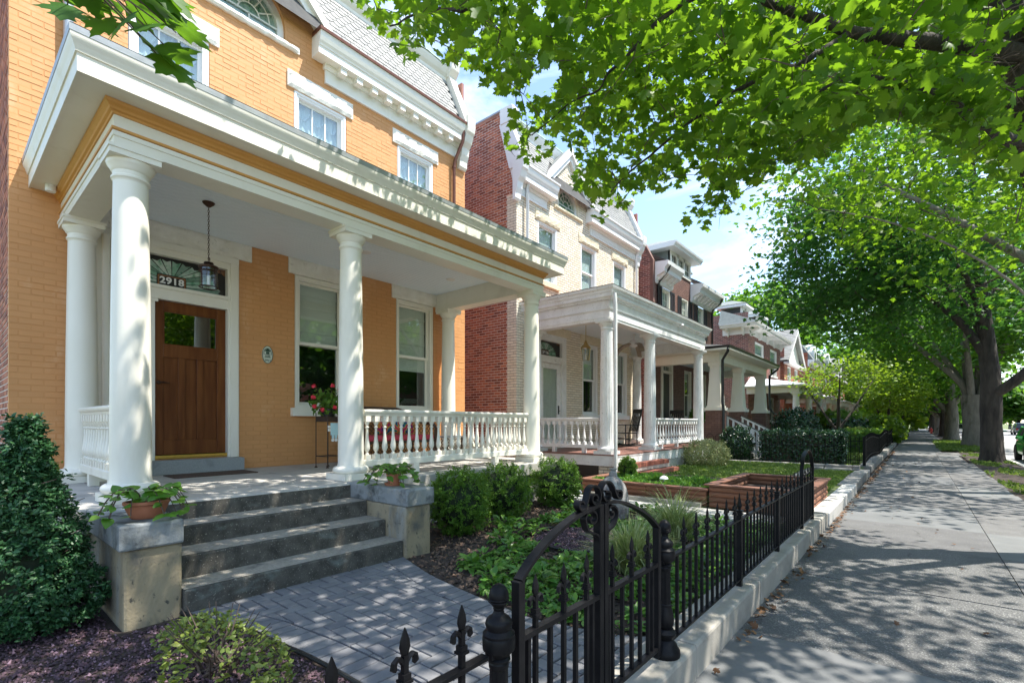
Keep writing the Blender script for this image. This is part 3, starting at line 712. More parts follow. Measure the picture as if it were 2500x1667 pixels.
def fan_transom(house, X, y0, y1, z0, z1, yc, digits, trim):
    """stained-glass fanlight with a house-number plate"""
    t = build('transom', MB().box(X-.02, X-.012, y0, y1, z0, z1), 'dark_lead', house, )
    t['label'] = 'stained glass fanlight with the house number'
    pw, ph = .165, .15; zb = z0+.01
    n = 16; rx, rz = min(yc-y0, y1-yc)-.01, z1-z0-.03
    def ell(a, k=1): return (yc+rx*k*math.cos(a), zb+rz*k*math.sin(a))
    for i in range(n):
        a0 = math.pi*(i+.07)/n; a1 = math.pi*(i+.93)/n; am = (a0+a1)/2
        def inner(a):
            c, s = abs(math.cos(a)), math.sin(a); r = min(pw*1.08/max(c, 1e-6), ph*1.12/max(s, 1e-6)); return (yc+math.copysign(r*c, math.cos(a)), zb+r*s)
        p = [inner(a0), ell(a0, .97), ell(am, .90), ell(a1, .97), inner(a1)]
        p = [(min(max(q[0], y0+.005), y1-.005), min(q[1], z1-.005)) for q in p]
        build('glass_pane', MB().poly([(X-.006, q[0], q[1]) for q in p]), 'mint_glass', t)
    for (c0, sg) in ((y1, 1), (y0, -1)):
        for k in range(3):
            ya = c0-sg*(.03+.07*k); yb = c0-sg*(.005+.07*k+.055-.07+.0)
            q = [(c0-sg*.008-sg*.075*k, z1-.008), (c0-sg*.07-sg*.075*k, z1-.008), (c0-sg*.05-sg*.05*k, z1-.07+.012*k), (c0-sg*.008-sg*.05*k, z1-.10+.03*k)]
            build('glass_pane', MB().poly([(X-.007, a, b) for a, b in q]), 'amber_glass', t)
    build('number_plate', MB().box(X-.012, X+.002, yc-pw, yc+pw, zb, zb+ph), 'amber_glass', t)
    build('number_ground', MB().box(X+.0, X+.005, yc-pw+.016, yc+pw-.016, zb+.014, zb+ph-.014), 'black_paint', t)
    for k, me in enumerate(digits):
        o = link('digit', me, 'sign_white', t, loc=(X+.007, yc-pw+.016+(k+.5)*(2*pw-.032)/4, zb+ph/2+.002), rot=(R(90), 0, R(90)))
    return t

def gable_window(house, X, yc, zs, r, trim, brick_ring, z0=7.785):
    """stilted half-round window with radiating bars"""
    def arc(rr, n=20): return [(rr, z0-zs)] + [(rr*math.cos(a), rr*math.sin(a)) for a in np.linspace(0, math.pi, n)] + [(-rr, z0-zs)]
    def ring(r0, r1, x0, x1):
        A, B = arc(r0), arc(r1); mb = MB()
        P = lambda q, x: (x, yc+q[0], zs+q[1])
        for i in range(len(A)-1):
            mb.poly([P(A[i], x1), P(B[i], x1), P(B[i+1], x1), P(A[i+1], x1)]); mb.poly([P(A[i], x0), P(A[i], x1), P(A[i+1], x1), P(A[i+1], x0)]); mb.poly([P(B[i], x0), P(B[i+1], x0), P(B[i+1], x1), P(B[i], x1)])
        return mb
    w = build('window', ring(r, r+.10, X-.14, X-.055), trim, house); w['label'] = 'half-round gable window'
    build('arch_trim', ring(r+.10, r+.13, X-.10, X+.004), brick_ring, w)
    b = MB()
    for k in range(1, 6):
        a = math.pi*k/6; b.tube([(X-.09, yc+.16*math.cos(a), zs+.16*math.sin(a)), (X-.09, yc+r*math.cos(a), zs+r*math.sin(a))], .012, 4)
    for rr in (.16, .32): b.tube([(X-.09, yc+rr*math.cos(a), zs+rr*math.sin(a)) for a in np.linspace(0, math.pi, 14)], .011, 4)
    b.box(X-.10, X-.08, yc-r, yc+r, zs-.012, zs+.012).box(X-.10, X-.08, yc-.012, yc+.012, z0, zs)
    b.box(X-.11, X-.07, yc-r-.02, yc+r+.02, z0, z0+.05)
    build('glazing_bar', b, trim, w)
    build('pane', MB().poly([(X-.10, yc+q[0], zs+q[1]) for q in arc(r)]), 'glass', w)
    build('stained_pane', MB().poly([(X-.13, yc+q[0], zs+q[1]) for q in arc(r)]), 'mint_glass', w)

def twin_upper(h, dy, yl, yr, S):
    """everything above the porch roof that the twins share"""
    X = -8.0
    for (a, b) in ((1.55, 2.75), (3.77, 4.98), (5.87, 7.05)):
        rough_block('lintel', X, a+dy, b+dy, 7.08, 7.355, S['stone'], h)
        sash_window(h, X, a+dy+.115, b+dy-.125, 5.45, 7.08, S['wtrim'], S['upfill'], S['upgrid'], .5, S['stone'])
    yc = 3.21+dy
    gable_window(h, X, yc, 7.96, .43, S['trim'], S['brick'])
    rough_block('gable_sill', X, yc-.76, yc+.76, 7.68, 7.782, S['stone'], h, .06, .010)
    # cornice: right run, left run
    fr = [(0, 7.46), (.045, 7.46), (.045, 7.50), (.035, 7.505), (.035, 7.69), (0, 7.69)]
    bed = [(0, 7.69), (.055, 7.69), (.06, 7.71), (.085, 7.735), (.09, 7.775), (0, 7.775)]
    cor = [(0, 7.776), (.235, 7.776), (.235, 7.90), (.25, 7.905), (.255, 7.93), (.28, 7.97), (.30, 8.03), (.31, 8.11), (.315, 8.118), (0, 8.118)]
    gut = [(.05, 8.118), (.335, 8.118), (.34, 8.165), (.32, 8.175), (.05, 8.175)]
    for (a, b, ea, eb) in ((4.20, 7.62, 1, 0), (.86, 2.30, 0, 1)):
        a += dy; b += dy
        build('frieze_board', MB().ysweep(fr, X, a+.23*ea, b-.23*eb), S['trim'], h)
        build('bed_moulding', MB().ysweep(bed, X, a+.20*ea, b-.20*eb), S['trim'], h)
        build('cornice', MB().ysweep(cor, X, a, b), S['trim'], h)
        build('gutter', MB().ysweep(gut, X, a-.02*ea, b+.02*eb), S['gutter'], h)
        if S['mod']:
            y = a+.33*ea+.1
            while y < b-.12-.2*eb:
                build('modillion', MB().box(X+.088, X+.205, y, y+.12, 7.668, 7.772).box(X+.088, X+.22, y-.010, y+.13, 7.752, 7.775), S['trim'], h); y += .322
        else:
            pa, pb = a+.35*ea, b-.35*eb
            build('frieze_panel', MB().box(X+.035, X+.045, pa, pb, 7.53, 7.66), S['trim'], h)
    # end brackets at the party walls
    for y in (7.63+dy, .60+dy if dy > 0 else None):
        if y is None: continue
        pr = [(0, 7.25), (.05, 7.25), (.09, 7.30), (.10, 7.42), (.15, 7.55), (.17, 7.70), (.25, 7.80), (.30, 7.95), (.34, 8.0), (.36, 8.10), (.36, 8.32), (.30, 8.36), (0, 8.36)]
        build('end_bracket', MB().ysweep(pr, X, y, y+.23), S['trim'], h)
    # steep slate front, each side of the gable
    gx = 1.0
    def cut(y, z): return abs(y-yc) < (9.55-z)*.98 + .10
    slates(h, -7.78, 8.17, -8.32, 9.36, 1.0+dy, 7.58+dy, S['slate'], cut)
    # top cornice over the slates
    tc = [(-.42, 9.34), (-.30, 9.34), (-.29, 9.40), (-.24, 9.46), (-.20, 9.55), (-.19, 9.60), (-.42, 9.62)]
    build('roof_cornice', MB().ysweep(tc, X, .9+dy, 7.60+dy), S['trim'], h)
    build('roof_capping', MB().ysweep([(-.42, 9.621), (-.175, 9.602), (-.175, 9.632), (-.42, 9.66)], X, .9+dy, 7.60+dy), S['cap'], h)
    for y in (7.58+dy, .70+dy):
        # sloped parapet ends with blocks at top
        build('parapet_board', MB().prism([(-7.70, y, 8.15), (-7.66, y, 8.17), (-8.20, y, 9.42), (-8.55, y, 9.42), (-8.2, y, 8.15)], (0, .20, 0)), S['trim'], h)
        build('parapet_block', MB().prism([(-8.22, y-.02, 9.40), (-8.10, y-.02, 9.55), (-8.06, y-.02, 9.72), (-8.10, y-.02, 9.80), (-8.5, y-.02, 9.80), (-8.5, y-.02, 9.40)], (0, .24, 0)), S['trim'], h)
    # gable: rake boards, slate slopes running back
    for sg in (1, -1):
        f0, f1 = (yc+sg*1.13, 8.17), (yc, 9.30)          # inner edge foot and peak
        def off(p, d): return (p[0]+sg*d*.707, p[1]+d*.707)
        mbb = MB().prism([(X-.02, *f0), (X-.02, *f1), (X-.02, f1[0], f1[1]+.30), (X-.02, *off(f0, .22))], (.10, 0, 0)); build('rake_board', mbb, S['trim'], h)
        mbb = MB().prism([(X-.02, *off(f0, .12)), (X-.02, f1[0], f1[1]+.165), (X-.02, f1[0], f1[1]+.36), (X-.02, *off(f0, .25))], (.17, 0, 0)); build('rake_moulding', mbb, S['trim'], h)
        mbb = MB().prism([(X+.13, *off(f0, .222)), (X+.13, f1[0], f1[1]+.315), (X+.13, f1[0], f1[1]+.345), (X+.13, *off(f0, .242))], (-1.3, 0, 0)); build('gable_roof', mbb, S['slate2'], h)
        if dy > 0:
            me = slate_mesh('slate', .165, .15, False, S['slate2'])
            # courses on the gable slopes, seen edge on
    # brick field
    rects = [(a+dy+.115, b+dy-.125, 5.45, 7.08) for a, b in ((1.55, 2.75), (3.77, 4.98), (5.87, 7.05))]
    return rects, yc
def iv_front(yl, yr, rects, yc, rs=.55):
    def f(z):
        lo, hi = yl, yr
        if z > 8.2: hw = max(.02, 9.36-z); lo, hi = yc-hw, yc+hw
        cuts = [(a, b) for a, b, c, d in rects if c <= z <= d]
        if 7.78 < z < 7.96+rs: hw = math.sqrt(rs*rs-max(0, z-7.96)**2); cuts.append((yc-hw, yc+hw))
        return subtract(lo, hi, cuts)
    return f
def side_limit(z): return -8.0 if z < 7.6 else -8.0-.56*(z-7.6)/2.2
def room_box(X, y0, y1, z0, z1, d=.9):
    m = MB(); a = X-d
    m.poly([(a, y0, z0), (a, y1, z0), (a, y1, z1), (a, y0, z1)]).poly([(a, y0, z0), (a, y0, z1), (X, y0, z1), (X, y0, z0)]).poly([(a, y1, z0), (X, y1, z0), (X, y1, z1), (a, y1, z1)]).poly([(a, y0, z1), (a, y1, z1), (X, y1, z1), (X, y0, z1)])
    return m.poly([(a, y0, z0), (X, y0, z0), (X, y1, z0), (a, y1, z0)])

# ---- near house: orange painted brick
SA = dict(stone='cream_stone', trim='cream', wtrim='white_paint', brick='paint_orange', upfill=('sheer', 1), upgrid=(3, 1), gutter='copper_brown', mod=True, slate='slate_white', slate2='slate_grey', cap='verdigris')
hA = thing('row_house', (-8, 4.2, 0), 'orange painted brick house with cream columned porch and number 2918', 'house', 'row houses along the street')
rects, yc = twin_upper(hA, 0, .57, 7.88, SA)
rects += [(1.32, 3.02, .985, 4.0), (3.90, 4.86, 1.755, 3.99), (5.96, 6.93, 1.755, 3.99)]
brickwork(hA, 'x', -8.0, 1, iv_front(.57, 7.88, rects, yc), .1, 9.3, 'paint_orange', 'mortar_orange', 300, dep=.0018, hid=lambda a, z: 4.2 < z < 6.25 or z < .8)
brickwork(hA, 'y', .57, -1, lambda z: [(-8.11, side_limit(z))], .1, 9.8, 'paint_orange', 'mortar_orange', dep=.0018)
brickwork(hA, 'y', .572, -1, lambda z: [(-10.4, min(-8.115, side_limit(z)-.1))], .1, 9.8, 'red_brick', 'red_mortar', ph=.07, J=.014, H=.058)
build('house_body', MB().box(-17, -9.1, .60, 7.86, .02, 9.6), 'far_wall', hA)
build('side_wall', MB().box(-9.1, -8.02, 7.80, 7.87, .02, 9.3), 'far_wall', hA)
# lower windows
for (a, b, yy0, yy1, drop) in ((3.79, 4.98, 3.90, 4.86, .50), (5.85, 7.06, 5.96, 6.93, .62)):
    rough_block('lintel', -8.0, a, b, 3.99, 4.262, 'cream_stone', hA)
    sash_window(hA, -8.0, yy0, yy1, 1.755, 3.99, 'cream', ('blind', drop), None, .5, 'cream')
# door assembly
rough_block('lintel', -8.0, 1.13, 3.21, 4.0, 4.262, 'cream_stone', hA)
X = -8.0
fm = MB()
fm.box(X-.12, X+.03, 2.862, 3.02, .985, 4.0).box(X-.12, X+.03, 1.32, 1.50, .985, 4.0).box(X-.12, X+.03, 1.50, 2.862, 3.81, 4.0)
fm.box(X-.12, X+.015, 1.50, 2.862, 3.205, 3.395).box(X-.12, X+.015, 1.80, 1.957, .985, 3.205)
fm.box(X+.03, X+.05, 2.90, 3.00, .985, 3.90).box(X+.03, X+.055, 1.34, 3.01, 3.90, 3.98)
fm.box(X+.015, X+.05, 1.47, 2.875, 3.35, 3.395).box(X+.015, X+.035, 1.77, 1.99, 3.16, 3.205).box(X+.015, X+.05, 1.76, 2.0, 3.205, 3.24)
build('door_frame', fm, 'cream', hA)
fan_transom(hA, -8.05, 1.505, 2.86, 3.395, 3.81, 2.17, T2918, 'cream')
build('sidelight', MB().box(X-.08, X-.07, 1.50, 1.80, 1.05, 3.205), 'glass_dark', hA)
d = MB(); xd = -8.055
d.box(xd-.045, xd, 1.957, 2.07, 1.055, 3.20).box(xd-.045, xd, 2.745, 2.862, 1.055, 3.20).box(xd-.045, xd, 2.07, 2.745, 3.065, 3.20).box(xd-.045, xd, 2.07, 2.745, 2.42, 2.59).box(xd-.045, xd, 2.07, 2.745, 1.055, 1.26)
d.box(xd-.045, xd-.001, 2.25, 2.335, 1.26, 2.42).box(xd-.045, xd-.001, 2.48, 2.565, 1.26, 2.42)
door = build('front_door', d, 'door_wood', hA, bevel=.006); door['label'] = 'dark brown wooden door with one glass light'
for (a, b) in ((2.07, 2.25), (2.335, 2.48), (2.565, 2.745)): build('door_panel', MB().box(xd-.042, xd-.030, a, b, 1.26, 2.42), 'door_wood', door)
build('door_glass', MB().box(xd-.028, xd-.02, 2.068, 2.747, 2.588, 3.067), 'glass_dark', door)
build('glazing_bead', MB().box(xd-.02, xd-.006, 2.07, 2.085, 2.59, 3.065).box(xd-.02, xd-.006, 2.73, 2.745, 2.59, 3.065).box(xd-.02, xd-.006, 2.085, 2.73, 2.59, 2.605).box(xd-.02, xd-.006, 2.085, 2.73, 3.05, 3.065), 'door_wood', door)
hm = MB().lathe([(.028, 0), (.03, .004), (.026, .012), (.014, .016), (.013, .05)], (0, 0, 0), 12)
hm2 = MB().add([(xd+v[2], 2.015+v[0], 2.06+v[1]) for v in hm.v], hm.f).tube([(xd+.045, 2.015, 2.06), (xd+.05, 2.06, 2.062), (xd+.048, 2.13, 2.055)], [.011, .012, .008], 8)
build('door_handle', hm2, 'dark_bronze', door, smooth=40)
build('threshold', MB().box(-8.11, -7.985, 1.957, 2.862, 1.0, 1.05), 'brass', door, bevel=.006)
build('entry_hall', room_box(-8.125, 1.4, 2.95, .99, 3.9), 'dark_room', hA)
build('door_step', MB().box(-8.05, -7.72, 1.62, 3.005, .802, .987), 'door_step', hA, bevel=.008)
# oval plaque on the wall
def oval(x, yc, zc, a, b, n=36): return [(x, yc+a*math.cos(t), zc+b*math.sin(t)) for t in np.linspace(0, 2*math.pi, n, endpoint=False)]
plq = thing('wall_plaque', (-7.99, 3.45, 2.59), 'pale green oval plaque reading 1911 on the orange wall', 'plaque')
build('plate', MB().prism(oval(-7.995, 3.45, 2.59, .083, .14), (.018, 0, 0)), 'plaque', plq)
rim = MB().tube(oval(-7.976, 3.45, 2.59, .080, .137), .004, 5, closed=True); build('rim', rim, 'plaque_ink', plq)
em = MB().box(-7.977, -7.973, 3.425, 3.475, 2.60, 2.635).box(-7.977, -7.973, 3.41, 3.49, 2.64, 2.652).prism([(-7.977, 3.405, 2.652), (-7.977, 3.495, 2.652), (-7.977, 3.45, 2.69)], (.004, 0, 0))
for k in range(4): em.box(-7.977, -7.973, 3.417+k*.02, 3.423+k*.02, 2.56, 2.60)
em.box(-7.977, -7.973, 3.405, 3.495, 2.545, 2.557); em.tube([(-7.975, 3.45+.058*math.cos(t), 2.615+.075*math.sin(t)) for t in np.linspace(-.4, 3.54, 18)], .004, 4)
build('emblem', em, 'plaque_ink', plq)
link('year', T1911, 'plaque_ink', plq, loc=(-7.974, 3.45, 2.497), rot=(R(90), 0, R(90)))
# ------------------------------------------------------------ porch of the near house
XF, YLP, YRP, ZF = -5.32, 1.01, 7.27, .80
build('porch_beam', MB().usweep([(-.28, 3.90), (0, 3.90), (0, 4.262), (-.28, 4.262)], -8.0, XF, YLP, YRP), 'cream', hA)
build('bead_moulding', MB().usweep([(0, 4.03), (.018, 4.034), (.022, 4.045), (.018, 4.056), (0, 4.06)], -8.0, XF, YLP, YRP, False), 'orange_trim', hA, smooth=40)
build('lower_fillet', MB().usweep([(0, 3.985), (.010, 3.985), (.010, 4.026), (0, 4.03)], -8.0, XF, YLP, YRP, False), 'cream', hA)
build('bed_moulding', MB().usweep([(0, 4.165), (.012, 4.167), (.016, 4.185), (.034, 4.195), (.040, 4.215), (.062, 4.235), (.070, 4.262), (0, 4.262)], -8.0, XF, YLP, YRP, False), 'orange_trim', hA, smooth=30)
build('porch_eave', MB().usweep([(-.28, 4.264), (.262, 4.264), (.262, 4.254), (.28, 4.254), (.28, 4.43), (-.28, 4.43)], -8.0, XF, YLP, YRP), 'cream', hA)
build('crown_moulding', MB().usweep([(.28, 4.40), (.292, 4.402), (.296, 4.425), (.304, 4.44), (.308, 4.462), (.322, 4.48), (.328, 4.51), (.328, 4.522), (.20, 4.522)], -8.0, XF, YLP, YRP), 'cream', hA, smooth=30)
build('porch_gutter', MB().usweep([(.20, 4.523), (.332, 4.523), (.336, 4.572), (.20, 4.582)], -8.0, XF, YLP, YRP), 'grey_metal', hA)
a = XF+.33; l, r = YLP-.33, YRP+.33
build('porch_roof', MB().add([(-8, l, 4.585), (a, l, 4.582), (a, r, 4.582), (-8, r, 4.585), (-8, l+.9, 4.92), (-6.2, l+1.5, 4.80), (-6.2, r-1.5, 4.80), (-8, r-.9, 4.92)], [(0, 1, 5, 4), (1, 2, 6, 5), (2, 3, 7, 6), (4, 5, 6, 7)]), 'grey_metal', hA)
mb = MB(); x = -7.995
while x < -5.62:
    b = min(x+.083, -5.6); mb.poly([(x+.007, YLP+.25, 4.250), (b-.006, YLP+.25, 4.250), (b-.006, YRP-.25, 4.250), (x+.006, YRP-.25, 4.250)])
    mb.poly([(b-.006, YLP+.25, 4.250), (b, YLP+.25, 4.262), (b, YRP-.25, 4.262), (b-.006, YRP-.25, 4.250)]).poly([(b, YLP+.25, 4.262), (b+.006, YLP+.25, 4.250), (b+.006, YRP-.25, 4.250), (b, YRP-.25, 4.262)])
    mb.poly([((x+b)/2-.003, YLP+.25, 4.2495), ((x+b)/2+.003, YLP+.25, 4.2495), ((x+b)/2+.003, YRP-.25, 4.2495), ((x+b)/2-.003, YRP-.25, 4.2495)]); x = b
build('ceiling_boards', mb, 'pale_blue', hA, kind='stuff')
for (x, y) in ((-5.47, 1.16), (-5.47, 3.385), (-5.47, 7.11), (-7.70, 1.16), (-7.72, 7.11)):
    column(hA, x, y, ZF, 3.90, .155, .128, 'cream')
BAL = baluster_mesh('baluster', .565, 'cream')
railing(hA, (-5.47, 3.55), (-5.47, 6.95), ZF, 1.675, BAL, 25, 'cream', .135, 2)
railing(hA, (-5.64, 7.11), (-7.56, 7.11), ZF, 1.675, BAL, 15, 'cream', .135, 1)
railing(hA, (-5.64, 1.16), (-7.54, 1.16), ZF, 1.675, BAL, 15, 'cream', .135, 2)
build('porch_floor', MB().box(-8.02, -5.01, 1.165, 3.095, .60, ZF).box(-8.02, -5.10, .70, 1.163, .60, ZF-.002).box(-8.02, -5.12, 3.097, 7.55, .60, ZF-.002), 'porch_concrete', hA, bevel=.012)
build('porch_foundation', MB().box(-8.0, -5.2, .78, 7.47, .0, .60), 'pier_cap', hA)
# downspouts and small fittings of this house
def pipe(name, pts, r, mat, parent): return build(name, MB().tube(pts, r, 8), mat, parent, smooth=50)
pipe('downspout', [(-7.74, 7.60, 8.1), (-7.76, 7.58, 7.75), (-7.91, 7.49, 7.35), (-7.93, 7.475, 7.2), (-7.93, 7.475, 4.95)], .037, 'copper_brown', hA)
build('pipe_collar', MB().lathe([(.045, 0), (.045, .03)], (-7.93, 7.475, 7.18), 10), 'copper_brown', hA)
pipe('downspout', [(-7.92, 1.07, 8.1), (-7.92, 1.07, 4.8)], .05, 'grey_metal', hA)
pipe('porch_drain', [(-7.93, 1.43, 3.9), (-7.93, 1.43, .82)], .045, 'cream', hA)
for (x, y) in ((-6.86, 6.38), (-6.81, 4.48)):
    build('downlight', MB().lathe([(.085, 4.236), (.088, 4.249)], (x, y, 0), 20).lathe([(.06, 4.232), (.075, 4.236)], (x, y, 0), 20), 'white_paint', hA, smooth=40)
build('soffit_lamp', MB().lathe([(.045, 4.19), (.05, 4.20), (.05, 4.263)], (-7.75, .89, 0), 14), 'white_paint', hA, smooth=40)

# front steps with piers
stp = thing('front_steps', (-4.5, 2.1, .1), 'stained concrete front steps between two stone piers', 'steps')
sx_ = [(-4.03, .298), (-4.33, .475), (-4.67, .64)]
xb = -5.0
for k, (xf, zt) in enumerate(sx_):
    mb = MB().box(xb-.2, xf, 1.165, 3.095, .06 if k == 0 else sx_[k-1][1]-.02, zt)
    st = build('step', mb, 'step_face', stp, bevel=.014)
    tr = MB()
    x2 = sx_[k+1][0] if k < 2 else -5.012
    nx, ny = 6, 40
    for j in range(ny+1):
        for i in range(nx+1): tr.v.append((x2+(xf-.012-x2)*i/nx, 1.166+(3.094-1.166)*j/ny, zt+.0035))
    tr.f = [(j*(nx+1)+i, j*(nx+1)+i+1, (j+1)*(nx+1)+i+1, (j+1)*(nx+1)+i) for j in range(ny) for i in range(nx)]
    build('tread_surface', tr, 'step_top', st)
build('top_riser', MB().box(-5.02, -5.006, 1.166, 3.094, .60, .786), 'step_face', stp)
for (a, b, xn) in ((.82, 1.162, -4.07), (3.098, 3.43, -4.0)):
    pr = build('pier', MB().box(-5.12, xn, a, b, -.02, .64), 'pier_stone', stp, bevel=.02)
    build('pier_cap', MB().box(-5.10, xn+.03, a-.03 if a < 2 else a-.004, b+.004 if a < 2 else b+.03, .64, .815), 'pier_cap', pr, bevel=.016)

# ------------------------------------------------------------ cream brick twin
pm('buff_brick', [(.77,.69,.55), (.82,.75,.62)], 6, .75, .4, 70, pieces=[(.92,.90,.87), (1,1,1), (1.04,1.03,1.02), (.97,.94,.90)], bdist=.005)
pm('buff_stone', [(.64,.55,.38), (.74,.65,.47)], 9, .75, .7, 30, bdist=.02)
SB = dict(stone='buff_stone', trim='white_paint', wtrim='white_paint', brick='buff_brick', upfill=('dim', 1), upgrid=None, gutter='white_metal', mod=False, slate='slate_white', slate2='slate_grey', cap='verdigris')
hB = thing('row_house', (-8, 13.2, 0), 'cream brick house with white fluted porch columns and number 2916', 'house', 'row houses along the street')
DY = 9.0
rects, yc = twin_upper(hB, DY, 9.755, 16.95, SB)
rects += [(10.32, 12.06, .95, 4.0), (12.99, 13.94, 1.755, 3.99), (15.1, 16.02, 1.755, 3.99)]
brickwork(hB, 'x', -8.0, 1, iv_front(9.755, 16.95, rects, yc), .1, 9.3, 'buff_brick', 'dark_mortar', 140, hid=lambda a, z: z < .8)
brickwork(hB, 'y', 9.755, -1, lambda z: [(-8.31, side_limit(z))], .1, 7.5, 'buff_brick', 'dark_mortar', 0)
brickwork(hB, 'y', 9.757, -1, lambda z: [(-11.0, min(-8.32 if z < 7.5 else -8.0, side_limit(z)-.05))], .1, 9.75, 'red_brick', 'red_mortar', 160, ph=.05, J=.0145, H=.0575)
build('house_body', MB().box(-17, -9.1, 9.78, 16.93, .02, 9.6), 'far_wall', hB)
build('side_wall', MB().box(-9.1, -8.02, 16.86, 16.94, .02, 9.3), 'far_wall', hB)
for p, q in (((-8.0, 7.58), (-8.53, 9.80)),):
    build('parapet_coping', MB().prism([(p[0]+.09, 9.74, p[1]), (q[0]+.09, 9.74, q[1]), (q[0]-.06, 9.74, q[1]), (p[0]-.06, 9.74, p[1])], (0, .16, 0)), 'old_white', hB)
build('parapet_capping', MB().box(-11, -8.44, 9.71, 9.92, 9.78, 9.83), 'grey_metal', hB)
for (a, b, y0, y1) in ((12.87, 14.06, 12.99, 13.94), (14.98, 16.15, 15.1, 16.02)):
    rough_block('lintel', -8.0, a, b, 3.99, 4.262, 'buff_stone', hB)
    sash_window(hB, -8.0, y0, y1, 1.755, 3.99, 'white_paint', ('dim', .5), None, .5, 'white_paint')
rough_block('lintel', -8.0, 10.15, 12.32, 4.0, 4.262, 'buff_stone', hB)
fm = MB(); X = -8.0
fm.box(X-.12, X+.03, 11.84, 12.06, .78, 4.0).box(X-.12, X+.03, 10.32, 10.52, .78, 4.0).box(X-.12, X+.03, 10.52, 11.84, 3.81, 4.0).box(X-.12, X+.015, 10.52, 11.84, 3.205, 3.395).box(X-.12, X+.015, 10.72, 10.86, .78, 3.205)
build('door_frame', fm, 'old_white', hB)
fan_transom(hB, -8.05, 10.52, 11.84, 3.395, 3.81, 11.1, T2916, 'old_white')
pm('grey_door', [(.52,.54,.50), (.64,.66,.62)], 4, .5, stretch=(5, 5, .5))
d = MB().box(-8.09, -8.045, 10.86, 11.0, .80, 3.2).box(-8.09, -8.045, 11.68, 11.84, .80, 3.2).box(-8.09, -8.045, 11.0, 11.68, 3.05, 3.2).box(-8.09, -8.045, 11.0, 11.68, .80, 1.05)
dr = build('front_door', d, 'old_white', hB)
build('door_glass', MB().box(-8.075, -8.07, 11.0, 11.68, 1.05, 3.05), 'storm_glass', dr); build('inner_door', MB().box(-8.12, -8.10, 10.9, 11.8, .8, 3.2), 'grey_door', dr)
build('door_handle', MB().box(-8.045, -8.03, 11.72, 11.77, 1.75, 2.0).tube([(-8.03, 11.745, 1.85), (-7.99, 11.745, 1.85), (-7.99, 11.70, 1.85)], .012, 6), 'black_paint', dr)
# its porch
XB, YB0, YB1, ZB = -5.48, 10.08, 16.62, .77
build('porch_beam', MB().usweep([(-.26, 3.90), (.0, 3.90), (.0, 3.955), (.015, 3.96), (.015, 4.36), (-.26, 4.36)], -8.0, XB, YB0, YB1), 'old_white', hB)
build('architrave_moulding', MB().usweep([(.015, 4.13), (.035, 4.135), (.045, 4.155), (.015, 4.165)], -8.0, XB, YB0, YB1, False), 'old_white', hB)
build('porch_eave', MB().usweep([(-.26, 4.361), (.06, 4.361), (.07, 4.40), (.12, 4.42), (.125, 4.49), (-.26, 4.49)], -8.0, XB, YB0, YB1), 'old_white', hB)
build('crown_moulding', MB().usweep([(-.26, 4.491), (.13, 4.491), (.15, 4.52), (.155, 4.56), (.19, 4.585), (.205, 4.64), (-.26, 4.65)], -8.0, XB, YB0, YB1), 'old_white', hB)
build('porch_roof', MB().add([(-8, YB0-.21, 4.66), (XB+.21, YB0-.21, 4.652), (XB+.21, YB1+.21, 4.652), (-8, YB1+.21, 4.66), (-8, YB0+.5, 4.86), (-8, YB1-.5, 4.86)], [(0, 1, 4), (1, 2, 5, 4), (2, 3, 5)]), 'deck_red', hB)
build('porch_ceiling', MB().box(-7.99, XB-.25, YB0+.25, YB1-.25, 4.25, 4.27), 'pale_blue', hB)
for (x, y) in ((-5.62, 10.22), (-5.62, 12.62), (-5.62, 16.45), (-7.72, 10.22), (-7.75, 16.3)):
    column(hB, x, y, ZB, 3.90, .165, .138, 'old_white', flutes=20, cap_z=.22)
BALB = baluster_mesh('baluster', .56, 'old_white', .038)
railing(hB, (-5.8, 10.22), (-7.56, 10.22), ZB, 1.63, BALB, 10, 'old_white', .12, 2)
railing(hB, (-5.62, 12.8), (-5.62, 16.27), ZB, 1.63, BALB, 17, 'old_white', .12, 3)
for k in range(24):
    x0 = -7.98+k*.112; build('deck_board', MB().box(x0, min(x0+.108, -5.30), 9.98, 16.72, ZB-.03, ZB), 'deck_red', hB)
build('porch_skirt', MB().box(-5.36, -5.315, 10.0, 16.70, .50, ZB-.031).box(-8, -5.36, 10.0, 10.045, .50, ZB-.031).box(-5.37, -5.305, 9.99, 16.71, ZB-.06, ZB-.0305), 'old_white', hB)
brickwork(hB, 'x', -5.40, 1, lambda z: [(10.06, 10.75), (16.1, 16.65)], .05, .50, 'buff_brick', 'dark_mortar', 0)
brickwork(hB, 'y', 10.07, -1, lambda z: [(-5.75, -5.40)], .05, .50, 'buff_brick', 'dark_mortar', 0)
build('crawl_space', MB().box(-7.9, -5.76, 10.12, 16.6, .02, .49), 'black_paint', hB)  # solid block; the darkness under the deck is put into its black colour
lat = MB()
for k in range(46):
    y0 = 12.9+k*.07; lat.add([(-5.33, y0, .14), (-5.33, y0+.03, .14), (-5.33, y0+.39, .5), (-5.33, y0+.36, .5)], [(0, 1, 2, 3)]).add([(-5.325, y0+.36, .14), (-5.325, y0+.39, .14), (-5.325, y0+.03, .5), (-5.325, y0, .5)], [(0, 1, 2, 3)])
build('porch_lattice', lat, 'old_white', hB, kind='stuff')
pipe('downspout', [(-5.28, 9.96, 4.45), (-5.26, 9.96, 4.2), (-5.26, 9.97, .2)], .045, 'old_white', hB)
pipe('downspout', [(-7.80, 10.05, 7.85), (-7.90, 10.1, 7.7), (-7.92, 10.1, 4.8)], .045, 'white_metal', hB)
pipe('downspout', [(-7.75, 16.62, 7.9), (-7.92, 16.62, 7.6), (-7.92, 16.62, 4.7)], .045, 'white_metal', hB)
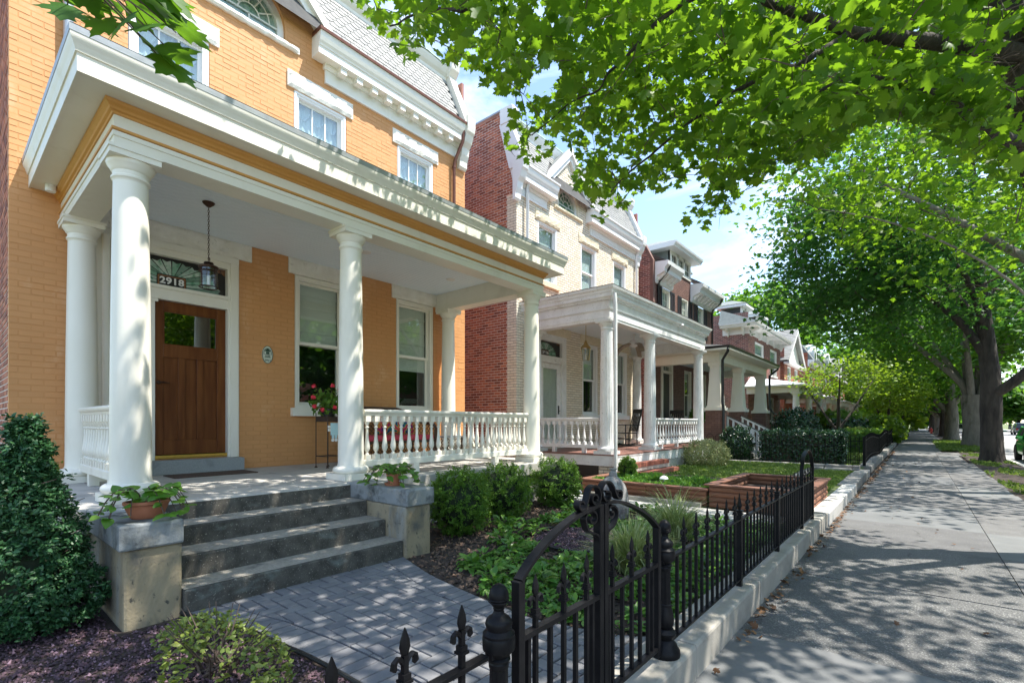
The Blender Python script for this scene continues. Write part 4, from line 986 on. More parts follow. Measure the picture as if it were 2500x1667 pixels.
build('cornice_camera', MB().tube([(-5.30, 14.0, 4.28), (-5.20, 13.93, 4.34)], .035, 8), 'white_metal', hB)
# brick steps
sB = thing('brick_steps', (-4.8, 11.8, .12), 'red brick steps leading up to the cream brick house', 'steps')
me = None
for k, (xf, zt) in enumerate(((-4.44, .20), (-4.66, .385), (-4.93, .57))):
    zb = .08 if k == 0 else (.20, .385)[k-1]
    xr = -5.28
    build('step', MB().box(xr, xf-.012, 10.29, 12.26, zb, zt-.062), 'red_mortar', sB)
    y = 10.28
    while y < 12.24:                      # bricks on edge forming the nosing
        build('brick', MB().box(xf-.20, xf, y, y+.056, zt-.10, zt), 'step_brick' if 'step_brick' in M else pm('step_brick', [(.36,.12,.08), (.42,.155,.10)], 8, .8, .3, 70, pieces=[(.8,.8,.8), (1,1,1), (1.2,1.2,1.2)]), sB); y += .066
    z = zb
    x = -5.28
    while x < xf-.04:                     # side face bricks
        build('brick', MB().box(x, min(x+.2, xf-.002), 10.27, 10.29, zb+.004, (zb+zt)/2-.055+.03), 'step_brick', sB); build('brick', MB().box(x-.0, min(x+.2, xf-.006), 10.268, 10.292, (zb+zt)/2-.015, zt-.006), 'step_brick', sB); x += .21
# ------------------------------------------------------------ iron fence, gate, posts
GX = -1.09
def smooth_pts(P, k=5):
    P = [Vector(p) for p in P]; out = []
    for i in range(len(P)-1):
        a, b, c, d = P[max(i-1, 0)], P[i], P[i+1], P[min(i+2, len(P)-1)]
        for t in range(k):
            s = t/k; out.append(tuple(.5*((2*b)+(c-a)*s+(2*a-5*b+4*c-d)*s*s+(3*b-a-3*c+d)*s**3)))
    out.append(tuple(P[-1])); return out
def finial(mb, y, z, k=1.0, x=0.0):
    """collar block, two curled leaves and a blade, standing at height z"""
    mb.box(x-.017*k, x+.017*k, y-.017*k, y+.017*k, z, z+.008*k).box(x-.013*k, x+.013*k, y-.013*k, y+.013*k, z+.008*k, z+.026*k)
    mb.box(x-.008*k, x+.008*k, y-.008*k, y+.008*k, z+.026*k, z+.075*k)
    for s in (-1, 1):
        arc = [(x, y+s*q*k, z+w*k) for q, w in ((.004, .052), (.014, .066), (.026, .072), (.036, .064), (.038, .050), (.031, .042))]
        mb.tube(arc, [.0085*k, .0085*k, .0085*k, .0095*k, .0105*k, .006*k], 5)
    pr = [(.007, .070), (.013, .082), (.017, .098), (.014, .118), (.007, .138), (.0015, .152)]
    b = MB().lathe([(r*k, z+w*k) for r, w in pr], (0, 0, 0), 6); mb.add([(x+v[0]*.55, y+v[1]*1.1, v[2]) for v in b.v], b.f)
PW = .0085
tall = MB().box(-PW, PW, -PW, PW, .262, .786); finial(tall, 0, .782)
TALL = mesh_of(tall, 'picket', 30); TALL.materials.append(M['black_iron'])
SHORT = mesh_of(MB().box(-PW, PW, -PW, PW, .262, .724), 'picket'); SHORT.materials.append(M['black_iron'])
def fence_run(parent, y0, y1, first_tall=True, dy=.1085, x=GX):
    n = round((y1-y0)/dy)
    for i in range(1, n): link('picket', TALL if (i % 2 == 0) == first_tall else SHORT, None, parent, loc=(x, y0+(y1-y0)*i/n, 0))
    build('top_rail', MB().box(x-.017, x+.017, y0, y1, .724, .738), 'black_iron', parent, bevel=.002)
    build('bottom_rail', MB().box(x-.017, x+.017, y0, y1, .250, .262), 'black_iron', parent, bevel=.002)
def fpost(parent, y, zt=.80, spear=True):
    mb = MB().box(GX-.020, GX+.020, y-.020, y+.020, .19, zt)
    if spear:
        mb.box(GX-.027, GX+.027, y-.027, y+.027, zt-.03, zt-.02).box(GX-.027, GX+.027, y-.027, y+.027, zt-.005, zt+.005)
        b = MB().lathe([(.012, zt), (.012, zt+.02), (.024, zt+.035), (.022, zt+.05), (.010, zt+.10), (.001, zt+.145)], (0, 0, 0), 4); mb.add([(GX+v[0]*.8, y+v[1], v[2]) for v in b.v], b.f)
    return build('post', mb, 'black_iron', parent)
fA = thing('iron_fence', (GX, 4.8, .2), 'low black iron picket fence with spear finials right of the gate', 'fence')
py = [2.70, 4.14, 5.50, 6.86]
for i in range(3): fence_run(fA, py[i]+.02, py[i+1]-.02)
fpost(fA, 4.14); fpost(fA, 5.50); fpost(fA, 6.86, .78, False); fpost(fA, 7.64, .78, False)
fence_run(fA, 6.88, 7.62)
hoop = smooth_pts([(GX, 6.86, .78), (GX, 6.87, .93), (GX, 6.96, 1.06), (GX, 7.12, 1.13), (GX, 7.25, 1.142), (GX, 7.38, 1.13), (GX, 7.54, 1.06), (GX, 7.63, .93), (GX, 7.64, .78)])
build('hoop', MB().tube(hoop, 1, flat=(.042, .012, (1, 0, 0))), 'black_iron', fA)
fL = thing('iron_fence', (GX, .5, .2), 'short black iron picket fence left of the gate in the front corner', 'fence')
fence_run(fL, -1.35, 1.17, dy=.11)
fpost(fL, -1.35)

def gate_post(y, label):
    t = thing('gate_post', (GX, y, .2), label, 'gate post', 'cast iron gate posts')
    lo = [(.083, .20), (.085, .215), (.082, .235), (.070, .250), (.066, .265), (.052, .280), (.044, .290), (.046, .300), (.060, .315), (.062, .330), (.050, .345), (.046, .352)]
    build('foot', MB().lathe(lo, (GX, y, 0), 24), 'black_iron', t, smooth=40)
    va = MB().lathe([(.036, .352), (.048, .375), (.051, .40), (.046, .435), (.038, .465), (.036, .475)], (GX, y, 0), 24, lambda k, z: 1+.06*((k % 4) == 0)); build('leaf_collar', va, 'black_iron', t, smooth=40)
    sh = MB().lathe([(.037, .475), (.037, .485), (.033, .49), (.0315, .67), (.034, .675), (.035, .69), (.031, .70)], (GX, y, 0), 32, lambda k, z: (1-.07*((k % 4) in (1, 2))) if .488 < z < .673 else 1); build('fluted_shaft', sh, 'black_iron', t, smooth=25)
    bl = MB().lathe([(.040, .70), (.041, .705), (.034, .712), (.040, .72), (.055, .735), (.0575, .745), (.0575, .775), (.054, .782)], (GX, y, 0), 12); bl.box(GX-.015, GX+.015, y-.052, y+.052, .715, .76); build('rail_block', bl, 'black_iron', t, smooth=30)
    rg = [(.054, .782), (.055, .790), (.047, .797), (.042, .803), (.044, .812), (.047, .822), (.044, .833), (.036, .843), (.026, .848), (.020, .856), (.017, .866), (.020, .872)]
    build('ring_neck', MB().lathe(rg, (GX, y, 0), 24), 'black_iron', t, smooth=40)
    ba = [(.018, .870)] + [(.0345*math.cos(a), .913+.043*math.sin(a)) for a in np.linspace(-1.05, 1.5, 14)]
    for i in range(len(ba)):
        if abs(ba[i][1]-.905) < .004: ba[i] = (ba[i][0]-.0022, ba[i][1])
    o = build('ball_finial', MB().lathe(ba, (GX, y, 0), 24), 'black_iron', t, smooth=50)
    for zz in (.896, .905): build('ball_ring', MB().tube([(GX+.0345*math.cos(a), y+.0345*math.sin(a), zz) for a in np.linspace(0, 2*math.pi, 24, endpoint=False)], .002, 4, closed=True), 'black_iron', t)
    return t
gate_post(1.235, 'near cast iron gate post with ball top at the left of the gate')
gate_post(2.645, 'cast iron gate post with ball top where the long fence begins')

def flatbar(pts, w=.036, h=.012): return MB().tube(pts, 1, flat=(w, h, (1, 0, 0)))
def gate_leaf(ya, yb, arch, tops, scroll_top, scroll_in, label):
    t = thing('gate_leaf', (GX, (ya+yb)/2, .2), label, 'gate', 'iron garden gate leaves')
    b = .018
    zl, zr = arch[0][1], arch[-1][1]
    build('stile', MB().box(GX-b, GX+b, ya, ya+.036, .225, zl), 'black_iron', t, bevel=.003); build('stile', MB().box(GX-b, GX+b, yb-.036, yb, .225, zr), 'black_iron', t, bevel=.003)
    build('arched_top', flatbar(smooth_pts([(GX, y, z) for y, z in arch]), .038, .014), 'black_iron', t)
    build('middle_rail', MB().box(GX-.016, GX+.016, ya+.036, yb-.036, .722, .742), 'black_iron', t); build('bottom_rail', MB().box(GX-.016, GX+.016, ya+.036, yb-.036, .262, .282), 'black_iron', t)
    n = len(tops)
    for y in tops:
        m = MB().box(GX-PW, GX+PW, y-PW, y+PW, .282, .80); finial(m, y, .786, 1.0, GX); build('picket', m, 'black_iron', t)
    al = sorted(tops + [ya+.03, yb-.03])
    for p, q in zip(al[:-1], al[1:]): y = (p+q)/2; build('picket', MB().box(GX-PW, GX+PW, y-PW, y+PW, .282, .722), 'black_iron', t)
    for pts, nm in ((scroll_top, 'top_scroll'), (scroll_in, 'inner_scroll')):
        build(nm, flatbar(smooth_pts([(GX, y, z) for y, z in pts]), .030, .009), 'black_iron', t, smooth=30)
    return t
gate_leaf(1.322, 1.926, [(1.34, .94), (1.43, 1.005), (1.572, 1.072), (1.74, 1.118), (1.90, 1.138)], [1.441, 1.629, 1.805],
          [(1.769, 1.158), (1.755, 1.170), (1.733, 1.168), (1.728, 1.149), (1.751, 1.132), (1.778, 1.135), (1.797, 1.169), (1.816, 1.212), (1.855, 1.226), (1.895, 1.208), (1.907, 1.176), (1.895, 1.15), (1.865, 1.142), (1.835, 1.16), (1.838, 1.182), (1.865, 1.186), (1.882, 1.168), (1.868, 1.160)],
          [(1.893, .945), (1.893, .985), (1.879, 1.008), (1.811, 1.034), (1.788, 1.065), (1.778, 1.094), (1.797, 1.115), (1.83, 1.121), (1.865, 1.103), (1.87, 1.075), (1.84, 1.064), (1.816, 1.081), (1.830, 1.094)],
          'near iron gate leaf hinged on the ball-topped post close to the camera')
gate_leaf(1.934, 2.556, [(1.96, 1.138), (2.08, 1.128), (2.20, 1.098), (2.33, 1.05), (2.45, .99), (2.538, .93)], [2.033, 2.233, 2.422],
          [(1.951, 1.192), (1.989, 1.185), (1.997, 1.161), (1.967, 1.145), (1.936, 1.163), (1.92, 1.2), (1.946, 1.229), (1.983, 1.232), (2.021, 1.211), (2.049, 1.171), (2.072, 1.148), (2.095, 1.142), (2.109, 1.156), (2.101, 1.176), (2.066, 1.182), (2.062, 1.165)],
          [(1.972, .945), (1.972, 1.004), (2.032, 1.026), (2.063, 1.061), (2.06, 1.094), (2.027, 1.117), (1.989, 1.115), (1.972, 1.093), (1.994, 1.066), (2.021, 1.07), (2.021, 1.089), (2.0, 1.092)],
          'far iron gate leaf with scrolls beside the long fence')

# ------------------------------------------------------------ porch furnishings of the near house
lan = thing('pendant_lantern', (-6.79, 2.22, 3.16), 'dark bronze glass lantern hanging on a chain before the wooden door', 'lantern')
cx_, cy_ = -6.79, 2.22
build('ceiling_rose', MB().lathe([(.018, 4.19), (.03, 4.20), (.06, 4.225), (.07, 4.245)], (cx_, cy_, 0), 20), 'dark_bronze', lan, smooth=40)
z = 4.185; k = 0
while z > 3.56:
    ang = (k % 2)*math.pi/2
    lk = [(cx_+.009*math.cos(a)*math.cos(ang), cy_+.009*math.cos(a)*math.sin(ang), z-.017+.019*math.sin(a)) for a in np.linspace(0, 2*math.pi, 8, endpoint=False)]
    build('chain_link', MB().tube(lk, .0032, 4, closed=True), 'dark_bronze', lan); z -= .0295; k += 1
build('top_ring', MB().tube([(cx_+.028*math.cos(a), cy_+.005, 3.535+.028*math.sin(a)) for a in np.linspace(0, 2*math.pi, 14, endpoint=False)], .004, 5, closed=True), 'dark_bronze', lan)
build('lantern_cap', MB().lathe([(.012, 3.51), (.05, 3.50), (.055, 3.485), (.03, 3.48), (.10, 3.455), (.112, 3.44), (.11, 3.43)], (cx_, cy_, 0), 24), 'dark_bronze', lan, smooth=40)
build('glass_shade', MB().lathe([(.098, 3.19), (.098, 3.43)], (cx_, cy_, 0), 24), 'lantern_glass', lan, smooth=60)
for zz in (3.19, 3.385, 3.43): build('band', MB().tube([(cx_+.102*math.cos(a), cy_+.102*math.sin(a), zz) for a in np.linspace(0, 2*math.pi, 24, endpoint=False)], .007, 5, closed=True), 'dark_bronze', lan)
for a in np.linspace(.4, 2*math.pi+.4, 4, endpoint=False): build('frame_bar', MB().tube([(cx_+.103*math.cos(a), cy_+.103*math.sin(a), 3.185), (cx_+.103*math.cos(a), cy_+.103*math.sin(a), 3.44)], .005, 4), 'dark_bronze', lan)
build('candle_sleeve', MB().lathe([(.02, 3.22), (.02, 3.33), (.005, 3.34)], (cx_, cy_, 0), 10), 'sign_white', lan)

tag(build('doormat', MB().box(-7.60, -7.12, 1.95, 2.95, ZF+.001, ZF+.014), 'doormat', bevel=.004), 'dark brown doormat before the wooden front door', 'doormat')

st = thing('plant_stand', (-7.12, 3.97, ZF), 'tall thin wrought iron plant stand below the window sill', 'plant stand')
cs = [(-7.24, 3.87), (-7.0, 3.93), (-7.05, 4.16), (-7.29, 4.10)]
for (x, y) in cs: build('leg', MB().tube([(x, y, ZF+.012), (x, y, 1.66)], .008, 6).lathe([(.028, ZF), (.02, ZF+.012), (.008, ZF+.03)], (x, y, 0), 8), 'rusty_iron', st)
for zz in (.98, ): build('lower_band', MB().tube([(x, y, zz) for x, y in cs], .008, 5, closed=True), 'rusty_iron', st)
tr = MB()
for i in range(4):
    a, b = cs[i], cs[(i+1) % 4]; tr.prism([(a[0], a[1], 1.52), (b[0], b[1], 1.52), (b[0], b[1], 1.60), (a[0], a[1], 1.60)], (.006, .006, 0))
build('tray', tr, 'rusty_iron', st)
ch = thing('wind_chime', (-6.98, 4.03, 1.2), 'pale blue patterned hanging ornament with small discs on the plant stand', 'ornament')
build('body', MB().box(-6.985, -6.97, 3.97, 4.09, 1.31, 1.50).box(-6.985, -6.97, 3.99, 4.025, 1.26, 1.31).box(-6.985, -6.97, 4.04, 4.075, 1.26, 1.31), 'sign_blue', ch)
for (y, zz) in ((3.945, 1.44), (3.945, 1.39), (4.115, 1.44), (4.115, 1.39)): build('tile', MB().box(-6.985, -6.972, y-.02, y+.02, zz-.02, zz+.02), 'sign_white', ch)
for y in (4.005, 4.06): build('disc', MB().prism([(-6.985, y+.024*math.cos(a), 1.232+.024*math.sin(a)) for a in np.linspace(0, 2*math.pi, 14, endpoint=False)], (.012, 0, 0)), 'sign_white', ch)

# wicker settee with red seat and printed cushions
sf = thing('wicker_settee', (-7.2, 5.3, ZF), 'dark woven wicker settee with red seat cushion behind the railing', 'settee')
x0, x1, y0, y1 = -7.62, -6.92, 4.50, 6.05
def lattice(mb, o, u, v, nu, r=.006):
    o, u, v = Vector(o), Vector(u), Vector(v); asp = v.length/u.length; nv = max(2, round(nu*asp))
    n = nu+nv
    for k in range(-nv, nu+1):
        for s in (1, -1):
            a = k/nu; pts = []
            for t in np.linspace(0, 1, 2):
                xx = a + t*asp if s > 0 else a + (1-t)*asp
                pts.append((xx, t))
            (xa, ta), (xb_, tb) = pts
            if xa > xb_: (xa, ta), (xb_, tb) = (xb_, tb), (xa, ta)
            if xb_ <= 0 or xa >= 1: continue
            if xa < 0: ta += (tb-ta)*(0-xa)/(xb_-xa); xa = 0
            if xb_ > 1: tb += (ta-tb)*(xb_-1)/(xb_-xa); xb_ = 1
            mb.tube([tuple(o+u*xa+v*ta), tuple(o+u*xb_+v*tb)], r, 4)
lm = MB(); lattice(lm, (x0, y0, 1.22), (0, y1-y0, 0), (-.08, 0, .52), 18); build('woven_back', lm, 'wicker', sf, kind='stuff')
lm = MB(); lattice(lm, (x1, y0, .93), (0, y1-y0, 0), (0, 0, .24), 22); build('woven_apron', lm, 'wicker', sf, kind='stuff')
build('top_rail', MB().tube([(x0-.08, y0, 1.70), (x0-.09, y0+.3, 1.77), (x0-.09, y1-.3, 1.77), (x0-.08, y1, 1.70)], .03, 8), 'wicker', sf)
for y in (y0, y1):
    build('arm', MB().tube([(x0-.08, y, 1.70), (x0+.1, y, 1.55), (x1-.05, y, 1.47), (x1+.02, y, 1.40), (x1, y, 1.2)], .032, 8), 'wicker', sf)
    lm = MB(); lattice(lm, (x0, y, 1.2), (x1-x0, 0, 0), (0, 0, .30), 8); build('woven_side', lm, 'wicker', sf, kind='stuff')
for (x, y) in ((x0, y0), (x0, y1), (x1, y0), (x1, y1)): build('leg', MB().tube([(x, y, ZF), (x, y, 1.22)], .024, 8), 'wicker', sf)
build('seat_frame', MB().box(x0, x1+.02, y0, y1, 1.15, 1.19), 'wicker', sf)
build('seat_cushion', MB().box(x0+.04, x1+.02, y0+.04, y1-.04, 1.19, 1.285), 'red_fabric', sf, bevel=.03)
for k, (y, lab) in enumerate(((5.22, 'left printed cushion with blue and orange pattern on the wicker settee'), (5.47, 'middle printed cushion with green pattern on the wicker settee'), (5.74, 'right printed cushion in pink and red on the wicker settee'))):
    m = MB(); n = 8
    for i in range(n+1):
        for j in range(n+1):
            u, v = i/n*2-1, j/n*2-1; th = .07*(1-u**4)*(1-v**4)+.005; pin = 1-.08*(abs(u*v))
            m.v.append((-7.45+th+.10*(1-v)/2, y+u*.15*pin, 1.47+v*.17*pin))
    nn = (n+1)**2
    m.v += [(2*(-7.45+.10*(1-(j/n*2-1))/2)-p[0], p[1], p[2]) for p, j in zip(m.v[:nn], [q % (n+1) for q in range(nn)])]
    for i in range(n):
        for j in range(n):
            q = (i*(n+1)+j, (i+1)*(n+1)+j, (i+1)*(n+1)+j+1, i*(n+1)+j+1); m.f += [q, tuple(nn+t for t in reversed(q))]
    tag(build('cushion', m, 'cushion_print', smooth=80), lab, 'cushion', 'printed cushions')
wt = thing('wicker_table', (-6.95, 6.35, ZF), 'small dark wicker side table with grey top beside the settee', 'side table')
build('table_top', MB().box(-7.2, -6.72, 6.12, 6.6, 1.225, 1.25), 'grey_metal', wt, bevel=.006)
lm = MB(); lattice(lm, (-6.74, 6.14, .93), (0, .44, 0), (0, 0, .28), 7); lattice(lm, (-7.18, 6.14, .93), (.44, 0, 0), (0, 0, .28), 7); build('woven_skirt', lm, 'wicker', wt, kind='stuff')
for (x, y) in ((-7.17, 6.15), (-7.17, 6.57), (-6.75, 6.15), (-6.75, 6.57)): build('leg', MB().tube([(x, y, ZF), (x, y, 1.225)], .018, 6), 'wicker', wt)

# ------------------------------------------------------------ things on the cream house porch
def rocker(loc, rz, label):
    t = thing('rocking_chair', (0, 0, 0), label, 'rocking chair', 'black porch rocking chairs')
    m = 'black_paint'
    for s in (-1, 1):
        build('runner', MB().tube([(-.45+.1*k, s*.25, .03+.045*((k-4)/4.)**2) for k in range(10)], .02, 6), m, t)
        build('front_leg', MB().tube([(.22, s*.25, .04), (.22, s*.25, .66)], .019, 6), m, t); build('back_post', MB().tube([(-.20, s*.23, .05), (-.20, s*.23, .42), (-.38, s*.23, 1.12)], .019, 6), m, t)
        build('arm', MB().box(-.28, .30, s*.26-.04, s*.26+.04, .655, .68), m, t)
        build('stretcher', MB().tube([(.22, s*.25, .22), (-.20, s*.25, .22)], .012, 5), m, t)
    build('seat', MB().box(-.22, .27, -.26, .26, .40, .43), m, t, bevel=.01)
    for k in range(5): y = -.16+.08*k; build('slat', MB().prism([(-.22, y-.025, .46), (-.22, y+.025, .46), (-.385, y+.025, 1.05), (-.385, y-.025, 1.05)], (.012, 0, .004)), m, t)
    build('crest_rail', MB().prism([(-.365, -.25, 1.04), (-.365, .25, 1.04), (-.395, .25, 1.16), (-.395, -.25, 1.16)], (.022, 0, .006)), m, t)
    build('front_stretcher', MB().tube([(.22, -.25, .25), (.22, .25, .25)], .012, 5), m, t)
    t.location = loc; t.rotation_euler = (0, 0, rz); return t
rocker((-7.0, 14.05, .77), R(-122), 'black slatted rocking chair between the first fluted columns')
rocker((-6.35, 16.0, .77), R(-95), 'black rocking chair behind the fluted porch railing by the end')
lb = thing('porch_lantern', (-6.75, 11.14, 3.2), 'faceted brass lantern hanging before the cream house window', 'lantern')
xl, yl_ = -6.75, 11.14
build('rod', MB().tube([(xl, yl_, 4.25), (xl, yl_, 3.68)], .008, 6), 'old_brass', lb)
build('lantern_cap', MB().lathe([(.012, 3.70), (.03, 3.66), (.05, 3.60), (.13, 3.50), (.14, 3.48), (.13, 3.47)], (xl, yl_, 0), 8), 'old_brass', lb)
build('glass_body', MB().lathe([(.085, 3.16), (.125, 3.47)], (xl, yl_, 0), 8), 'lantern_glass', lb)
for a in np.linspace(0, 2*math.pi, 8, endpoint=False): build('frame_bar', MB().tube([(xl+.085*math.cos(a), yl_+.085*math.sin(a), 3.15), (xl+.126*math.cos(a), yl_+.126*math.sin(a), 3.48)], .006, 4), 'old_brass', lb)
build('candle_sleeve', MB().lathe([(.02, 3.18), (.02, 3.32)], (xl, yl_, 0), 8), 'sign_white', lb)
fn = thing('ceiling_fan', (-6.6, 14.2, 3.7), 'white ceiling fan with warped drooping blades on the cream house porch', 'ceiling fan')
xf_, yf_ = -6.75, 14.0
build('motor', MB().lathe([(.05, 4.249), (.05, 4.2), (.02, 4.19), (.02, 4.06), (.12, 4.05), (.15, 4.0), (.15, 3.93), (.10, 3.88), (.04, 3.84)], (xf_, yf_, 0), 20), 'white_metal', fn, smooth=40)
for k in range(5):
    a = 2*math.pi*k/5+.5; ux, uy = math.cos(a), math.sin(a); m = MB(); vs = []
    for (r, w, zz) in ((.14, .05, 3.92), (.28, .07, 3.93), (.45, .075, 3.87), (.58, .075, 3.76), (.68, .07, 3.62)):
        vs += [(xf_+ux*r-uy*w, yf_+uy*r+ux*w, zz+.012), (xf_+ux*r+uy*w, yf_+uy*r-ux*w, zz-.012)]
    m.add(vs, [(2*i, 2*i+1, 2*i+3, 2*i+2) for i in range(4)]); m.add([(v[0], v[1], v[2]+.01) for v in vs], [(2*i, 2*i+2, 2*i+3, 2*i+1) for i in range(4)])
    build('blade', m, 'fan_blade', fn)
yt = thing('folding_table', (-7.3, 13.2, .77), 'light wooden folding tray table against the cream brick wall', 'folding table')
build('table_top', MB().box(-7.55, -7.15, 12.9, 13.4, 1.52, 1.54), 'yellow_wood', yt)
for s in (12.93, 13.37): build('leg', MB().tube([(-7.55, s, .77), (-7.18, s, 1.52)], .014, 5), 'yellow_wood', yt); build('leg', MB().tube([(-7.15, s, .77), (-7.52, s, 1.52)], .014, 5), 'yellow_wood', yt)
# ------------------------------------------------------------ brown brick house with black shutters
hC = thing('row_house', (-8, 21.9, 0), 'brown brick house with black shutters and heavy tapered porch columns', 'house', 'row houses along the street')
wins = [(19.1, 19.98), (21.25, 22.08), (23.3, 24.15)]
rc = [(a, b, 5.5, 7.03) for a, b in wins] + [(19.0, 20.2, .9, 3.95), (21.6, 22.5, 1.7, 3.85), (23.6, 24.5, 1.7, 3.85)]
def ivC(z):
    lo, hi = (18.3, 25.4) if z < 7.3 else (20.05, 22.35)
    return subtract(lo, hi, [(a, b) for a, b, c, d in rc if c <= z <= d])
brickwork(hC, 'x', -8.0, 1, ivC, .1, 7.95, 'brown_brick', 'brown_mortar', 60, H=.064)
brickwork(hC, 'y', 18.1, -1, lambda z: [(-10.6, -8.05 if z < 7.9 else -8.05-.5*(z-7.9))], .1, 9.0, 'plum_brick', 'red_mortar', 40, H=.064)
build('wing_wall', MB().box(-8.6, -7.93, 18.104, 18.30, .1, 7.9).prism([(-7.93, 18.106, 7.9), (-8.6, 18.106, 7.9), (-8.9, 18.106, 9.15), (-8.55, 18.106, 9.15)], (0, .19, 0)), 'brown_brick', hC)
build('house_body', MB().box(-17, -9.1, 18.3, 25.38, .02, 7.8), 'far_wall', hC); build('side_wall', MB().box(-9.1, -8.02, 25.3, 25.38, .02, 7.3), 'brown_brick', hC)
for a, b in wins:
    sash_window(hC, -8.0, a, b, 5.5, 7.03, 'cream', ('dim', 1), (3, 2), .5, 'cream')
    for s in (-1, 1):
        y0 = a-.44 if s < 0 else b+.02; sh = build('shutter', MB().box(-8.0, -7.965, y0, y0+.05, 5.55, 7.03).box(-8.0, -7.965, y0+.37, y0+.42, 5.55, 7.03).box(-8.0, -7.965, y0+.05, y0+.37, 6.95, 7.03).box(-8.0, -7.965, y0+.05, y0+.37, 5.55, 5.63), 'shutter_black', hC)
        lv = MB(); z = 5.64
        while z < 6.94: lv.add([(-7.99, y0+.05, z+.03), (-7.99, y0+.37, z+.03), (-7.968, y0+.37, z), (-7.968, y0+.05, z)], [(0, 1, 2, 3)]); z += .05
        build('louvres', lv, 'shutter_black', sh, kind='stuff')
for a, b in ((21.6, 22.5), (23.6, 24.5)): sash_window(hC, -8.0, a, b, 1.7, 3.85, 'cream', ('dim', .2), None, .5, 'cream')
build('door_frame', MB().box(-8.12, -7.95, 19.0, 19.16, .85, 3.95).box(-8.12, -7.95, 20.04, 20.2, .85, 3.95).box(-8.12, -7.95, 19.16, 20.04, 3.55, 3.65).box(-8.12, -7.95, 19.16, 20.04, 3.86, 3.95), 'cream', hC)
dc = build('front_door', MB().box(-8.10, -8.06, 19.16, 20.04, .85, 3.55), 'black_paint', hC)
for k in range(5): build('transom_light', MB().box(-8.08, -8.07, 19.2+k*.17, 19.31+k*.17, 3.67, 3.85), 'glass_dark', dc)
build('transom_board', MB().box(-8.11, -8.085, 19.16, 20.04, 3.65, 3.86), 'cream', dc)
prC = [(0, 7.05), (.06, 7.05), (.10, 7.12), (.14, 7.30), (.44, 7.42), (.46, 7.55), (.50, 7.60), (.58, 7.68), (.60, 7.82), (0, 7.86)]
for a, b in ((18.3, 20.05), (22.35, 25.5)):
    co = build('cornice', MB().ysweep(prC, -8.0, a, b), 'white_paint', hC)
    y = a+.15
    while y < b-.2: build('bracket', MB().prism([(-7.9, y, 7.16), (-7.84, y, 7.18), (-7.60, y, 7.36), (-7.60, y, 7.42), (-7.9, y, 7.42)], (0, .12, 0)), 'white_paint', co); y += .42
    build('slate_slope', MB().add([(-7.5, a, 7.86), (-7.5, b, 7.86), (-9.2, b, 8.9), (-9.2, a, 8.9)], [(0, 1, 2, 3)]), 'slate_grey', hC)
# dormer over the middle bay
dm = build('dormer', MB().box(-9.3, -7.95, 20.0, 22.4, 7.95, 8.08).box(-9.3, -8.02, 20.02, 20.09, 8.08, 8.80).box(-9.3, -8.02, 22.31, 22.38, 8.08, 8.80).box(-8.1, -7.98, 20.02, 20.16, 8.08, 8.8).box(-8.1, -7.98, 22.24, 22.38, 8.08, 8.8).box(-8.1, -7.98, 20.75, 20.87, 8.08, 8.8).box(-8.1, -7.98, 21.53, 21.65, 8.08, 8.8).box(-8.1, -7.98, 20.16, 22.24, 8.66, 8.8), 'cream', hC)
for a, b in ((20.16, 20.75), (20.87, 21.53), (21.65, 22.24)):
    build('pane', MB().box(-8.06, -8.055, a, b, 8.08, 8.66), 'glass_dark', dm); build('muntin', MB().box(-8.05, -8.035, (a+b)/2-.012, (a+b)/2+.012, 8.08, 8.66).box(-8.051, -8.036, a, b, 8.36, 8.385), 'cream', dm)
build('room_interior', MB().box(-9.0, -8.5, 20.1, 22.3, 8.0, 8.75), 'dark_room', dm)
build('dormer_cheek', MB().box(-9.3, -8.1, 20.0, 20.018, 8.08, 8.8), 'slate_grey', dm)
build('dormer_eave', MB().ysweep([(-1.4, 8.80), (.34, 8.80), (.36, 8.88), (.42, 8.92), (.44, 9.0), (-1.4, 9.0)], -8.0, 19.55, 22.85), 'white_paint', dm)
build('dormer_roof', MB().add([(-7.56, 19.55, 9.0), (-7.56, 22.85, 9.0), (-9.4, 22.85, 9.0), (-9.4, 19.55, 9.0), (-8.7, 20.6, 9.5), (-8.7, 21.8, 9.5), (-9.4, 21.8, 9.5), (-9.4, 20.6, 9.5)], [(0, 1, 5, 4), (1, 2, 6, 5), (3, 0, 4, 7), (4, 5, 6, 7)]), 'slate_grey', dm)
chm = build('chimney', MB().box(-9.9, -9.2, 26.0-.9, 26.0-.2, 7.5, 9.35), 'plum_brick', hC); build('chimney_cap', MB().box(-9.98, -9.12, 25.02, 25.88, 9.35, 9.43).box(-9.92, -9.18, 25.08, 25.82, 9.43, 9.55), 'pier_cap', chm)
pipe('downspout', [(-7.45, 18.6, 7.7), (-7.5, 18.6, 7.55), (-7.92, 18.62, 7.1), (-7.92, 18.62, 4.6)], .05, 'black_paint', hC)
pipe('downspout', [(-7.45, 25.25, 7.7), (-7.5, 25.25, 7.5), (-7.92, 25.2, 7.1), (-7.92, 25.2, 4.6)], .05, 'black_paint', hC)
